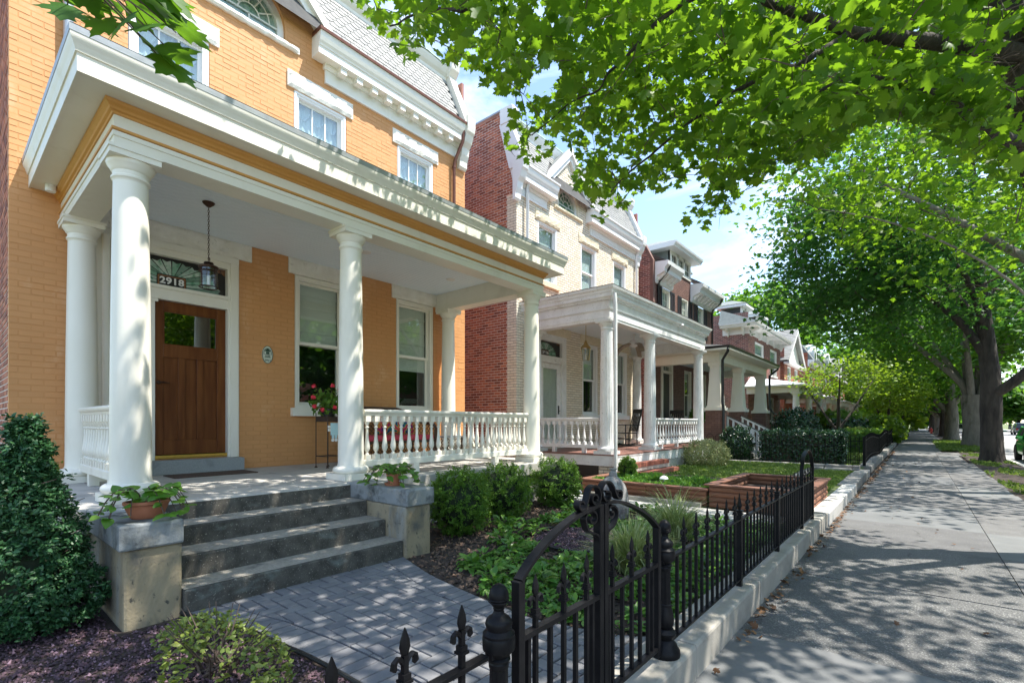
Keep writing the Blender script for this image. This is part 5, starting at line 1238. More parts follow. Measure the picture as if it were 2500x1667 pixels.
# its porch
XC, YC0, YC1 = -5.45, 18.15, 25.25
build('porch_beam', MB().usweep([(-.35, 3.72), (0, 3.72), (0, 4.06), (-.35, 4.06)], -8.0, XC, YC0, YC1), 'cream', hC)
y = 0; dn = MB(); x = -7.9
while x < XC: dn.box(x, x+.05, YC0-.03, YC0, 3.98, 4.05); x += .1
y = YC0
while y < YC1: dn.box(XC, XC+.03, y, y+.05, 3.98, 4.05); y += .1
build('dentils', dn, 'cream', hC, kind='stuff')
build('porch_eave', MB().usweep([(-.35, 4.061), (.45, 4.07), (.45, 4.13), (-.35, 4.13)], -8.0, XC, YC0, YC1), 'cream', hC)
build('porch_gutter', MB().usweep([(.40, 4.131), (.47, 4.131), (.49, 4.21), (.40, 4.215)], -8.0, XC, YC0, YC1), 'black_paint', hC)
build('porch_roof', MB().add([(-8, YC0-.44, 4.2), (XC+.44, YC0-.44, 4.2), (XC+.44, YC1+.44, 4.2), (-8, YC1+.44, 4.2), (-8, YC0+1, 4.75), (-8, YC1-1, 4.75)], [(0, 1, 4), (1, 2, 5, 4), (2, 3, 5)]), 'slate_gap', hC)
build('porch_ceiling', MB().box(-7.99, XC-.3, YC0+.3, YC1-.3, 4.03, 4.05), 'pale_blue', hC)
build('porch_floor', MB().box(-8.0, XC-.05, YC0-.02, YC1+.02, .72, .85), 'porch_concrete', hC)
for y in (18.42, 21.3, 24.98):
    pc = MB(); s0, s1 = .24, .165; x = XC-.2
    pc.add([(x-s0, y-s0, 2.12), (x+s0, y-s0, 2.12), (x+s0, y+s0, 2.12), (x-s0, y+s0, 2.12), (x-s1, y-s1, 3.55), (x+s1, y-s1, 3.55), (x+s1, y+s1, 3.55), (x-s1, y+s1, 3.55)], [(0, 1, 5, 4), (1, 2, 6, 5), (2, 3, 7, 6), (3, 0, 4, 7)])
    pc.box(x-.2, x+.2, y-.2, y+.2, 3.55, 3.60).box(x-.22, x+.22, y-.22, y+.22, 3.60, 3.72).box(x-.27, x+.27, y-.27, y+.27, 2.06, 2.12)
    c = build('column', pc, 'cream', hC)
    build('column_plinth', MB().box(x-.33, x+.33, y-.33, y+.33, 1.95, 2.06), 'cream', c)
    pi = build('brick_pier', MB().box(x-.285, x+.285, y-.285, y+.285, .05, 1.95), 'brown_mortar', hC)
    brickwork(pi, 'y', y-.286, -1, lambda z, x=x: [(x-.29, x+.29)], .06, 1.94, 'brown_brick', 'brown_mortar', 0, H=.064); brickwork(pi, 'x', x+.286, 1, lambda z, y=y: [(y-.29, y+.29)], .06, 1.94, 'brown_brick', 'brown_mortar', 0, H=.064)
brickwork(hC, 'x', XC-.06, 1, lambda z: [(21.6, 24.7)], .05, .72, 'brown_brick', 'brown_mortar', 0, H=.064)
brickwork(hC, 'y', YC0-.03, -1, lambda z: [(-8.0, XC-.5)], .05, 1.5, 'brown_brick', 'brown_mortar', 0, H=.064)
pipe('downspout', [(XC+.42, YC0-.42, 4.15), (XC+.4, YC0-.4, 4.0), (XC+.12, YC0-.04, 3.75), (XC+.12, YC0-.04, 2.2), (XC+.16, YC0-.08, 2.0), (XC+.16, YC0-.08, .2)], .05, 'black_paint', hC)
pipe('downspout', [(XC+.42, YC1+.42, 4.15), (XC+.4, YC1+.3, 4.0), (XC+.12, YC1+.04, 3.7), (XC+.12, YC1+.04, 2.2), (XC+.3, YC1+.1, 1.9)], .05, 'black_paint', hC)
# stair with white handrails
sC = thing('stair', (-4.8, 19.8, .1), 'grey stair with white handrails up to the brown brick porch', 'steps')
for k in range(4): build('step', MB().box(-5.5, -4.2-.3*k, 18.9, 20.8, .05+.18*k, .23+.18*k), 'porch_concrete', sC)
for y in (18.85, 20.85):
    hr = build('handrail', MB().tube([(-5.42, y, 1.75), (-4.1, y, 1.05)], 1, flat=(.05, .08, (0, 1, 0))), 'white_paint', sC); build('handrail_cap', MB().tube([(-5.44, y, 1.80), (-4.08, y, 1.09)], 1, flat=(.08, .025, (0, 1, 0))), 'black_paint', sC)
    build('stringer', MB().tube([(-5.42, y, .95), (-4.1, y, .32)], 1, flat=(.05, .12, (0, 1, 0))), 'white_paint', sC)
    for k in range(7): x = -5.4+.2*k; build('baluster', MB().box(x, x+.07, y-.02, y+.02, .90-.1*k*1.0, 1.73-.106*k), 'white_paint', sC)
bp = thing('brick_post', (-4.0, 18.7, .1), 'low square brown brick post with stone cap beside the hedge', 'post')
build('shaft', MB().box(-4.14, -3.86, 18.56, 18.84, .08, 1.12), 'brown_brick', bp); build('cap', MB().box(-4.2, -2.6, 18.5, 18.9, 1.12, 1.19), 'pier_cap', bp, bevel=.01)

# ------------------------------------------------------------ plum brick house with bracketed white cornice
def simple_house(y0, y1, zc, brick, mort, label, X=-8.0, wins=(), roof='cornice', trim='white_paint', porch=None, singles=0, side=True, roofmat='slate_grey'):
    h = thing('row_house', (X, (y0+y1)/2, 0), label, 'house', 'row houses along the street')
    rr = [(a, b, c, d) for a, b, c, d in wins]
    brickwork(h, 'x', X, 1, lambda z: subtract(y0, y1, [(a, b) for a, b, c, d in rr if c <= z <= d]), .1, zc, brick, mort, singles, H=.068)
    if side: brickwork(h, 'y', y0, -1, lambda z: [(X-4.0, X)], 2.0, zc+1.0, brick, mort, 0, H=.068, ph=.05)
    build('house_body', MB().box(X-9, X-1.0, y0+.02, y1-.02, .02, zc+.4), 'far_wall', h); build('side_wall', MB().box(X-1.0, X-.02, y1-.08, y1-.01, .02, zc), 'far_wall', h)
    for (a, b, c, d) in wins: sash_window(h, X, a, b, c, d, trim, ('dim', .7), None, .5, trim)
    if roof == 'cornice':
        co = build('cornice', MB().usweep([(-1.0, zc+.05), (.62, zc+.05), (.64, zc+.14), (.72, zc+.18), (.74, zc+.27), (-1.0, zc+.30)], X-1.5, X, y0-.0, y1), trim, h)
        build('frieze_board', MB().usweep([(0, zc-.34), (.04, zc-.34), (.05, zc+.05), (0, zc+.05)], X-1.5, X, y0, y1, False), trim, h)
        y = y0+.2
        while y < y1-.2:
            for dyy in (0, .28): build('bracket', MB().prism([(X+.04, y+dyy, zc-.45), (X+.12, y+dyy, zc-.40), (X+.18, y+dyy, zc-.18), (X+.5, y+dyy, zc-.05), (X+.52, y+dyy, zc+.05), (X+.04, y+dyy, zc+.05)], (0, .09, 0)), trim, co)
            y += 2.15
        for x in (X-.3, X-1.2): build('bracket', MB().prism([(x, y0-.04, zc-.45), (x, y0-.14, zc-.40), (x, y0-.2, zc-.18), (x, y0-.5, zc-.05), (x, y0-.5, zc+.05), (x, y0-.04, zc+.05)], (.09, 0, 0)), trim, co)
        build('slate_slope', MB().add([(X+.6, y0-.6, zc+.3), (X+.6, y1+.6, zc+.3), (X-1.6, y1, zc+1.3), (X-1.6, y0, zc+1.3), (X-1.6, y0-.6, zc+.3)], [(0, 1, 2, 3), (0, 3, 4)]), roofmat, h)
        for yd in (y0+1.4, y0+5.2):
            dmr = build('dormer', MB().box(X-1.8, X-.5, yd-.75, yd+.75, zc+.3, zc+.45).box(X-.62, X-.5, yd-.75, yd-.58, zc+.45, zc+1.5).box(X-.62, X-.5, yd+.58, yd+.75, zc+.45, zc+1.5).box(X-.62, X-.5, yd-.07, yd+.07, zc+.45, zc+1.5).box(X-.62, X-.5, yd-.58, yd+.58, zc+1.35, zc+1.5), trim, h)
            build('dormer_cheek', MB().box(X-1.8, X-.62, yd-.74, yd-.70, zc+.45, zc+1.5), 'slate_gap', dmr); build('dormer_eave', MB().box(X-2.0, X-.2, yd-1.05, yd+1.05, zc+1.5, zc+1.62).box(X-2.0, X-.25, yd-1.0, yd+1.0, zc+1.62, zc+1.68), trim, dmr)
            build('dormer_roof', MB().add([(X-.2, yd-1.05, zc+1.68), (X-.2, yd+1.05, zc+1.68), (X-2, yd+1.05, zc+1.68), (X-2, yd-1.05, zc+1.68), (X-1.3, yd, zc+2.15), (X-2, yd, zc+2.15)], [(0, 1, 4), (1, 2, 5, 4), (3, 0, 4, 5)]), roofmat, dmr)
            for s in (-1, 1): build('pane', MB().box(X-.58, X-.575, yd+s*.325-.255, yd+s*.325+.255, zc+.45, zc+1.35), 'glass_dark', dmr)
    elif roof == 'gable':
        ymid = (y0+y1)/2
        build('gable_wall', MB().prism([(X-.1, y0+.2, zc), (X-.1, y1-.2, zc), (X-.1, ymid, zc+2.6)], (.1, 0, 0)), 'blind', h)
        for s, ye in ((1, y1+.3), (-1, y0-.3)): build('roof_slope', MB().prism([(X+.4, ymid, zc+2.75), (X+.4, ye, zc-.2), (X+.4, ye, zc-.08), (X+.4, ymid, zc+2.92)], (-6, 0, 0)), 'slate_white' if s < 0 else roofmat, h)
        for s, ye in ((1, y1+.3), (-1, y0-.3)): build('rake_board', MB().prism([(X+.42, ymid, zc+2.55), (X+.42, ye, zc-.35), (X+.42, ye, zc-.18), (X+.42, ymid, zc+2.78)], (-.08, 0, 0)), trim, h)
        build('eave_board', MB().box(X, X+.35, y0-.3, y1+.3, zc-.35, zc-.1), trim, h)
        if True:
            # courses of the side slope that faces the camera
            mbs = MB(); ye, zb = y0-.3, zc-.08; n = 18
            for k in range(n):
                t0, t1 = k/n, (k+1)/n; ya, za = ye+(ymid-ye)*t0, zb+(2.98)*t0; yb, zb2 = ye+(ymid-ye)*t1, zb+2.98*t1
                x = X+.4-random.random()*.2
                while x > X-5.4:
                    xx = x-.28; mbs.add([(x, ya-.012, za+.035), (xx+.01, ya-.012, za+.035), (xx+.01, yb, zb2+.015), (x, yb, zb2+.015)], [(0, 1, 2, 3)], random.random()); x = xx
            build('roof_slates', mbs, 'slate_white', h, kind='stuff')
    elif roof == 'mansard':
        build('cornice', MB().ysweep([(0, zc-.3), (.1, zc-.3), (.15, zc), (.5, zc+.08), (.6, zc+.3), (0, zc+.32)], X, y0, y1), trim, h)
        build('slate_slope', MB().add([(X+.45, y0, zc+.32), (X+.45, y1, zc+.32), (X-.6, y1, zc+1.9), (X-.6, y0, zc+1.9), (X-4, y0, zc+.32), (X-4, y0, zc+1.9)], [(0, 1, 2, 3), (0, 3, 5, 4)]), roofmat, h)
        ymid = y0+(y1-y0)*.35
        gw = build('dormer', MB().prism([(X-1.2, ymid-.8, zc+.3), (X-1.2, ymid+.8, zc+.3), (X-1.2, ymid+.8, zc+1.3), (X-1.2, ymid, zc+2.1), (X-1.2, ymid-.8, zc+1.3)], (1.45, 0, 0)), trim, h); build('pane', MB().box(X+.25, X+.256, ymid-.4, ymid+.4, zc+.45, zc+1.3), 'glass_dark', gw)
    if porch:
        p0, p1, ze, xf = porch
        build('porch_beam', MB().usweep([(-.3, ze-.42), (0, ze-.42), (0, ze-.08), (-.3, ze-.08)], X, xf, p0, p1), trim, h)
        build('porch_eave', MB().usweep([(-.3, ze-.079), (.42, ze-.07), (.45, ze+.03), (-.3, ze+.03)], X, xf, p0, p1), trim, h)
        build('porch_roof', MB().add([(X, p0-.44, ze+.03), (xf+.44, p0-.44, ze+.03), (xf+.44, p1+.44, ze+.03), (X, p1+.44, ze+.03), (X, p0+1, ze+.7), (X, p1-1, ze+.7)], [(0, 1, 4), (1, 2, 5, 4), (2, 3, 5)]), 'white_metal', h)
        for y in (p0+.2, (p0+p1)/2, p1-.2): column(h, xf-.18, y, .75, ze-.42, .20, .165, trim, n=14)
        build('porch_floor', MB().box(X, xf, p0, p1, .05, .75), brick, h)
        build('porch_ceiling', MB().box(X, xf-.25, p0+.2, p1-.2, ze-.13, ze-.10), 'pale_blue', h)
    return h
simple_house(32.3, 41.4, 7.35, 'plum_brick', 'red_mortar', 'plum brick house with bracketed white cornice and paired dormers', wins=[(33.9, 36.2, 5.2, 6.75), (38.1, 40.2, 4.9, 6.75), (34.2, 35.3, 1.6, 3.3), (38.0, 39.2, 1.6, 3.3)], porch=(31.9, 40.9, 3.68, -5.2))
simple_house(44.0, 51.0, 6.6, 'red_brick', 'red_mortar', 'red brick house with steep pale slate gable beyond the plum house', wins=[(45.2, 46.6, 4.7, 6.2), (48.2, 49.6, 4.7, 6.2)], roof='gable', porch=(44.4, 50.6, 3.5, -5.4), X=-8.2)
simple_house(53.5, 61.5, 7.2, 'red_brick', 'red_mortar', 'red brick house with white dormer seen past the slate gable', wins=[(54.6, 56.0, 5.0, 6.6), (58.0, 59.4, 5.0, 6.6)], roof='mansard', porch=(54, 61, 3.5, -5.4))
simple_house(63.5, 71.5, 7.4, 'plum_brick', 'red_mortar', 'dark brick house with grey slate mansard far along the row', wins=[(64.6, 66.0, 5.0, 6.6), (68.0, 69.4, 5.0, 6.6)], roof='mansard', porch=(64, 71, 3.5, -5.4))
simple_house(74, 84, 7.4, 'red_brick', 'red_mortar', 'farthest visible red brick house with white trim behind the trees', wins=[(75.6, 77.2, 5.0, 6.6), (80.0, 81.4, 5.0, 6.6)], roof='gable')
# ------------------------------------------------------------ timber planters and front garden of the cream house
tp = thing('timber_planter', (-3.7, 8.2, .12), 'long low planter of stacked red brown timbers along the concrete path', 'planter')
def log(parent, p0, p1, z, r=.052, nm='timber'):
    d = Vector((p1[0]-p0[0], p1[1]-p0[1], 0)); mb = MB()
    n = Vector((-d.y, d.x, 0)).normalized(); m = 10; prof = [(r*.95*math.cos(2*math.pi*k/m), r*.92*math.sin(2*math.pi*k/m)) for k in range(m)]
    for p in (p0, p1): mb.v += [(p[0]+n.x*o, p[1]+n.y*o, z+q) for o, q in prof]
    mb.f = [(i, (i+1) % m, m+(i+1) % m, m+i) for i in range(m)] + [tuple(reversed(range(m))), tuple(range(m, 2*m))]
    return build(nm, mb, 'timber', parent)
for k in range(3): log(tp, (-5.0, 8.16), (-3.7, 8.17), .17+.088*k); log(tp, (-3.69, 8.17), (-2.66, 8.18), .17+.088*k)
for k in range(3): log(tp, (-5.0, 8.25), (-5.0, 9.9), .17+.088*k)
build('cap_timber', MB().box(-5.08, -2.62, 8.08, 8.24, .392, .425), 'rail_wood', tp, bevel=.006); build('cap_timber', MB().box(-5.08, -4.92, 8.245, 9.9, .392, .425), 'rail_wood', tp, bevel=.006)
struct('planter_soil', grid_sheet(-4.95, -2.65, 8.2, 10.5, 10, 10, lambda x, y: .36), 'soil')
tag(build('concrete_ledge', MB().box(-4.9, -2.7, 8.0, 8.09, .1, .20), 'kerb_stone', bevel=.01), 'narrow pale concrete ledge at the foot of the long timber planter', 'ledge')
tq = thing('timber_planter', (-1.9, 9.3, .12), 'tall square planter of stacked timbers at the sidewalk end of the fence', 'planter')
for k in range(4):
    log(tq, (-2.62, 8.22), (-1.26, 8.22), .16+.088*k); log(tq, (-2.6, 8.3), (-2.6, 10.35), .16+.088*k); log(tq, (-1.28, 8.3), (-1.28, 10.35), .16+.088*k); log(tq, (-2.6, 10.4), (-1.26, 10.4), .16+.088*k)
for (a, b, c, d) in ((-2.69, -1.2, 8.13, 8.30), (-2.69, -2.52, 8.305, 10.35), (-1.37, -1.2, 8.305, 10.35), (-2.69, -1.2, 10.355, 10.5)): build('cap_timber', MB().box(a, b, c, d, .47, .50), 'rail_wood', tq, bevel=.006)
struct('planter_soil', grid_sheet(-2.55, -1.33, 8.3, 10.35, 6, 8, lambda x, y: .30), 'soil')
t2 = thing('timber_edging', (-3.4, 9.8, .12), 'low red brown timber edging in front of the brick steps', 'garden edging')
for k in range(2): log(t2, (-4.3, 10.0), (-2.65, 10.05), .20+.088*k)
build('cap_timber', MB().box(-4.3, -2.65, 9.95, 10.1, .335, .365), 'rail_wood', t2, bevel=.006)
sw = thing('stone_edging', (-3.5, 11.2, .12), 'dry-laid grey stone edging round the raised green bed', 'garden edging')
def stones(pts, n):
    P = [Vector((*p, 0)) for p in pts]; seg = [(P[i+1]-P[i]).length for i in range(len(P)-1)]; tot = sum(seg)
    for lay in range(2):
        s = .1*lay
        while s < tot-.1:
            L = random.uniform(.16, .30); t = s+L/2; i = 0; tt = t
            while i < len(seg)-1 and tt > seg[i]: tt -= seg[i]; i += 1
            d = (P[i+1]-P[i]).normalized(); c = P[i]+d*tt; a = math.atan2(d.y, d.x)
            mb = MB().box(-L/2+.008, L/2-.008, -.07, .07, 0, .072)
            mb.v = [(v[0]+random.uniform(-.012, .012), v[1]+random.uniform(-.012, .012), v[2]+random.uniform(-.008, .008)) for v in mb.v]
            o = build('stone', mb, 'edge_stone', sw, bevel=.012); o.location = (c.x, c.y, .115+lay*.07); o.rotation_euler = (0, 0, a); s += L
stones([(-4.2, 10.75), (-3.3, 10.85), (-2.6, 11.05), (-2.25, 11.7), (-2.2, 13.2), (-2.35, 15.6)], 2)
struct('raised_bed', grid_sheet(-5.3, -2.3, 10.95, 16.6, 12, 20, lambda x, y: .26+.02*mnoise.noise(Vector((x*2, y*2, 1)))), 'lawn_base')
# stone slabs under the wire fence
ls = thing('stone_edging', (-3.2, 16.8, .1), 'flat grey stone strip under the hooped wire fence', 'garden edging')
x = -5.6
while x < -1.3:
    L = random.uniform(.6, .9); build('stone', MB().box(x, min(x+L-.02, -1.25), 16.62, 16.84, .05, .20), 'edge_stone', ls, bevel=.01); build('stone', MB().box(x, min(x+L-.02, -1.25), 16.845, 17.1, .05, .28), 'edge_stone', ls, bevel=.01); x += L

# solar path lights
for (x, y, z, lab) in ((-4.75, 7.55, .13, 'small dome path light beside the round boxwood'), (-3.6, 8.7, .36, 'small dome path light in the timber planter')):
    t = thing('path_light', (x, y, z), lab, 'path light', 'small dome path lights')
    build('stake', MB().tube([(x, y, z-.05), (x, y, z+.10)], .012, 6), 'grey_metal', t); build('dome', MB().lathe([(.075, z+.10), (.08, z+.11), (.06, z+.14), (.03, z+.158), (.004, z+.165)], (x, y, 0), 16), 'white_metal', t, smooth=50)

# standing stone with small urn
sg = thing('standing_stone', (-3.46, 6.46, .1), 'rounded grey boulder stood on end behind the gate', 'boulder')
mb = MB(); n, m = 28, 16
for j in range(m+1):
    t = j/m; z = .05+.66*t; prof = (1-max(0, t-.55)**2*3.6)**.5 if t < 1 else .28
    prof = max(.24, math.sqrt(max(0, 1-max(0, (t-.45)/.58)**2)))
    for i in range(n):
        a = 2*math.pi*i/n; q = .305*prof*(.92+.1*t*(t < .5)); w = 1+.10*mnoise.noise(Vector((math.cos(a)*1.6, math.sin(a)*1.6, z*3)))
        w = w if (i // 4) % 2 else w*.97
        mb.v.append((-3.46+.78*q*w*math.cos(a), 6.46+q*w*1.02*math.sin(a), z+.02*mnoise.noise(Vector((a, z*5, 2)))))
mb.f = [(j*n+i, j*n+(i+1) % n, (j+1)*n+(i+1) % n, (j+1)*n+i) for j in range(m) for i in range(n)] + [tuple(range(m*n, (m+1)*n))]
build('boulder', mb, 'granite', sg, smooth=28)
build('urn', MB().lathe([(.055, .70), (.062, .73), (.055, .77), (.035, .79), (.04, .805), (.062, .815), (.06, .825)], (-3.46, 6.48, 0), 14), 'granite', sg, smooth=40)

# ------------------------------------------------------------ hooped wire fence and iron fence further on
wf = thing('wire_fence', (-3.3, 17.25, .1), 'thin hooped wire garden fence in front of the clipped hedge', 'fence')
x = -5.6
while x < -1.35:
    pts = [(x, 17.25, .25), (x, 17.25, 1.02)] + [(x+.11-.11*math.cos(a), 17.25, 1.02+.11*math.sin(a)) for a in np.linspace(.3, math.pi-.3, 6)] + [(x+.22, 17.25, 1.02), (x+.22, 17.25, .25)]
    build('hoop', MB().tube(pts, .007, 4), 'black_iron', wf); build('wire', MB().tube([(x+.11, 17.25, .25), (x+.11, 17.25, 1.06)], .006, 4), 'black_iron', wf); x += .29
for z in (.33, .82): build('rail', MB().tube([(-5.6, 17.25, z), (-1.3, 17.25, z)], .008, 4), 'black_iron', wf)
fC = thing('iron_fence', (-1.27, 30, .16), 'long wavy black iron fence on stone kerb further down the sidewalk', 'fence')
def wav(y): return .93+.07*math.sin((y-19)*.62)
PIC = mesh_of(MB().box(-.011, .011, -.011, .011, .20, .97).lathe([(.011, .97), (.016, .99), (.012, 1.03), (.001, 1.09)], (0, 0, 0), 4), 'picket'); PIC.materials.append(M['black_iron'])
y = 18.8
while y < 41.0:
    link('picket', PIC, None, fC, loc=(-1.27, y, wav(y)-.93)); y += .115 if y < 32 else .16
for off in (0, -.60): build('rail', MB().tube([(-1.27, y, wav(y)+off) for y in np.linspace(18.7, 41, 60)], 1, flat=(.04, .022, (1, 0, 0))), 'black_iron', fC)
for y in (18.75, 26.1, 33.6, 41.0): build('post', MB().box(-1.31, -1.23, y-.04, y+.04, .1, wav(y)+.12).box(-1.325, -1.215, y-.055, y+.055, wav(y)+.12, wav(y)+.15), 'black_iron', fC)
tb = thing('stub_fence', (-1.6, 18.75, .16), 'short black iron return of the far fence beside the lawn', 'fence')
for k in range(8): link('picket', PIC, None, tb, loc=(-1.4-.11*k, 18.76, 0))
for z in (.33, .93): build('rail', MB().box(-2.25, -1.32, 18.745, 18.775, z-.012, z+.012), 'black_iron', tb)
# ------------------------------------------------------------ foliage builders
def fan(outline, zf):
    o = np.array(outline); c = np.array([[0, .36]]); V = np.vstack([c, o]); n = len(o)
    v3 = np.column_stack([V[:, 0], V[:, 1], [zf(x, y) for x, y in V]]); f = np.array([(0, 1+i, 1+(i+1) % n) for i in range(n)])
    return v3, f
def sym(half): return half + [(-x, y) for x, y in reversed(half) if x > 1e-6]
fold = lambda x, y: -.16*abs(x) - .14*max(0, y-.3)**2 + .03
MAPLE = fan(sym([(0, 0), (.14, -.05), (.22, -.02), (.40, .02), (.33, .11), (.30, .20), (.44, .24), (.50, .36), (.64, .47), (.47, .50), (.42, .56), (.24, .55), (.23, .64), (.30, .76), (.12, .80), (0, 1)]), fold)
MAPLE2 = fan(sym([(0, 0), (.40, .04), (.28, .22), (.62, .47), (.24, .57), (.26, .76), (0, 1)]), fold)
STAR = fan(sym([(0, 0), (.45, .08), (.55, .5), (0, 1)]), fold)
OVAL = (np.array([(0, 0, 0), (.26, .35, -.06), (.20, .7, -.08), (0, 1, -.16), (-.20, .7, -.08), (-.26, .35, -.06), (0, .5, .02)], float), np.array([(6, 0, 1), (6, 1, 2), (6, 2, 3), (6, 3, 4), (6, 4, 5), (6, 5, 0)]))
DIAM = (np.array([(0, 0, 0), (.30, .5, .05), (0, 1, 0), (-.30, .5, .05)], float), np.array([(0, 1, 2), (0, 2, 3)]))
HEART = fan(sym([(0, .06), (.16, -.05), (.34, .06), (.40, .28), (.30, .55), (.14, .82), (0, 1)]), lambda x, y: -.12*abs(x)-.25*max(0, y-.3)**2+.03)
HOSTA = (np.array([(0, 0, 0), (.20, .25, .06), (.26, .5, .05), (.16, .8, -.06), (0, 1, -.20), (-.16, .8, -.06), (-.26, .5, .05), (-.20, .25, .06), (0, .25, .02), (0, .5, 0), (0, .8, -.10)], float),
         np.array([(0, 1, 8), (8, 1, 2), (8, 2, 9), (9, 2, 3), (9, 3, 10), (10, 3, 4), (0, 8, 7), (8, 6, 7), (8, 9, 6), (9, 5, 6), (9, 10, 5), (10, 4, 5)]))
F_, R_ = np.array([-.641, .7675]), np.array([.7675, .641])
def project(P):
    d = P[:, 0]*F_[0]+P[:, 1]*F_[1]; r = P[:, 0]*R_[0]+P[:, 1]*R_[1]; dd = np.where(d > .05, d, .05)
    return 1250+1184*r/dd, 1032-1184*(P[:, 2]-1.5)/dd, d
def inside(u, v, poly):
    x = np.array([p[0] for p in poly], float); y = np.array([p[1] for p in poly], float); c = np.zeros(len(u), bool); j = len(x)-1
    for i in range(len(x)):
        with np.errstate(divide='ignore', invalid='ignore'): t = (x[j]-x[i])*(v-y[i])/(y[j]-y[i])+x[i]
        c ^= ((y[i] > v) != (y[j] > v)) & (u < t); j = i
    return c
def unit(a): return a/np.maximum(np.linalg.norm(a, axis=1, keepdims=True), 1e-9)
def leaves_at(C, per, spread, size, up=.9, tilt=.55, center=None, droop=.35):
    """leaf positions, frames, sizes round cluster points C"""
    n = len(C)*per; P = np.repeat(C, per, 0) + rng.normal(size=(n, 3))*np.array([[spread, spread, spread*.62]])
    N = rng.normal(size=(n, 3))*tilt + np.array([[0, 0, up]])
    out = rng.normal(size=(n, 3))
    if center is not None: out = out*.8 + unit(P-np.asarray(center))*1.0
    out[:, 2] -= droop
    return P, frames(N, out), size*rng.uniform(.62, 1.25, n), rng.random(n)
def grow(limbs, C, r0=.011, r1=.004, sag=.08, maxlen=2.2):
    """thin branches joining every cluster to the nearest wood, nearest clusters first"""
    nodes = []
    for pts, rad in limbs:
        P = [Vector(p) for p in pts]
        for i in range(len(P)-1):
            for t in (0, .33, .66): nodes.append(P[i].lerp(P[i+1], t))
        nodes.append(P[-1])
    N = np.array([tuple(p) for p in nodes]); mb = MB()
    D = np.min(np.linalg.norm(C[:, None, :]-N[None], axis=2), axis=1) if len(C)*len(N) < 4e6 else np.linalg.norm(C-N.mean(0), axis=1)
    allN = np.vstack([N, C]); cnt = len(N); order = np.argsort(D); buf = np.empty_like(allN); buf[:cnt] = N
    for k in order:
        c = C[k]; d = np.linalg.norm(buf[:cnt]-c, axis=1); j = int(np.argmin(d)); a = buf[j]; L = d[j]
        if L < maxlen:
            m = (a+c)/2 + np.array([0, 0, sag*L]) + rng.normal(size=3)*.06*L
            mb.tube([tuple(a), tuple(m), tuple(c)], [r0*(.6+L*.5), (r0+r1)/2*(.6+L*.4), r1], 4)
        buf[cnt] = c; cnt += 1
    return mb
def make_tree(name, label, base, limbs, C, per, spread, size, tpl, mat, bark, group, center=None, twig=(.011, .004), singles=0, single_tpl=None, keep=None, tw=True, cat='tree'):
    t = thing(name, base, label, cat, group)
    tm = MB()
    for pts, rad in limbs: tm.tube(smooth_pts(pts, 4), list(np.interp(np.linspace(0, 1, (len(pts)-1)*4+1), np.linspace(0, 1, len(rad)), rad)), 12 if max(rad) > .12 else 8)
    tm2 = MB(); tm2.v = [(v[0]+.035*mnoise.noise(Vector((v[0]*6, v[1]*6, v[2]*1.3)))*min(1, 2), v[1]+.035*mnoise.noise(Vector((v[0]*6+9, v[1]*6, v[2]*1.3))), v[2]) for v in tm.v] if max(max(r) for _, r in limbs) > .12 else tm.v; tm2.f = tm.f
    build('trunk', tm2, bark, t, smooth=70)
    if tw: build('twigs', grow(limbs, C, *twig), 'twig', t, kind='stuff')
    P, Rm, S, rn = leaves_at(C, per, spread, size, center=center)
    if keep is not None: k = keep(P); P, Rm, S, rn = P[k], Rm[k], S[k], rn[k]
    if singles:
        u, v, d = project(P); vis = (u > 0) & (u < 2500) & (v > 0) & (v < 1667) & (d > .3)
        sc = np.where(vis, S/np.maximum(d, .3), 0); idx = np.argsort(-sc)[:singles]
        me = fastmesh('leaf', single_tpl[0], single_tpl[1]); me.materials.append(M[mat])
        for i in idx:
            o = link('leaf', me, None, t); mw = Matrix.Translation(P[i]) @ Matrix(Rm[i].tolist()).to_4x4() @ Matrix.Scale(float(S[i]), 4)
            o.matrix_basis = mw
        kk = np.ones(len(P), bool); kk[idx] = False; P, Rm, S, rn = P[kk], Rm[kk], S[kk], rn[kk]
    o = link('crown', scatter('crown', tpl, P, Rm, S, rn), mat, t); o['kind'] = 'stuff'
    return t
def ell(n, c, r, lo=.35, noisy=.35, zmin=None, seed=0):
    """points through an uneven ellipsoid, denser to the outside"""
    d = unit(rng.normal(size=(n*3, 3))); rad = rng.uniform(lo**3, 1, n*3)**(1/3.)
    lum = np.array([1+noisy*mnoise.noise(Vector(tuple(q*2.1+seed))) for q in d]); P = d*(rad*lum)[:, None]*np.array([r])+np.array([c])
    if zmin is not None: P = P[P[:, 2] > zmin]
    return P[:n]

# ---- the near maple: trunk just outside the frame, crown over the walk
OUT = [(756, -72), (828, 14), (850, 29), (922, 83), (955, 119), (995, 148), (1023, 105), (1067, 94), (1081, 145), (1125, 145), (1164, 163), (1182, 202), (1226, 217), (1244, 235), (1284, 202), (1316, 163), (1298, 145), (1331, 137), (1370, 155), (1363, 188), (1320, 217), (1258, 249), (1226, 325), (1269, 376), (1309, 405), (1331, 390), (1356, 347), (1385, 332), (1403, 361), (1392, 445), (1425, 466), (1417, 524), (1461, 542), (1486, 520), (1511, 506), (1558, 499), (1558, 466), (1584, 430), (1609, 463), (1678, 434), (1663, 379), (1678, 365), (1679, 359), (1718, 417), (1703, 436), (1660, 557), (1698, 572), (1771, 523), (1795, 465), (1810, 422), (1844, 436), (1887, 397), (1921, 378), (1950, 412), (1999, 383), (2028, 368), (2062, 310), (2110, 286), (2183, 286), (2280, 310), (2353, 368), (2425, 417), (2503, 475), (2571, 485), (2571, -145)]
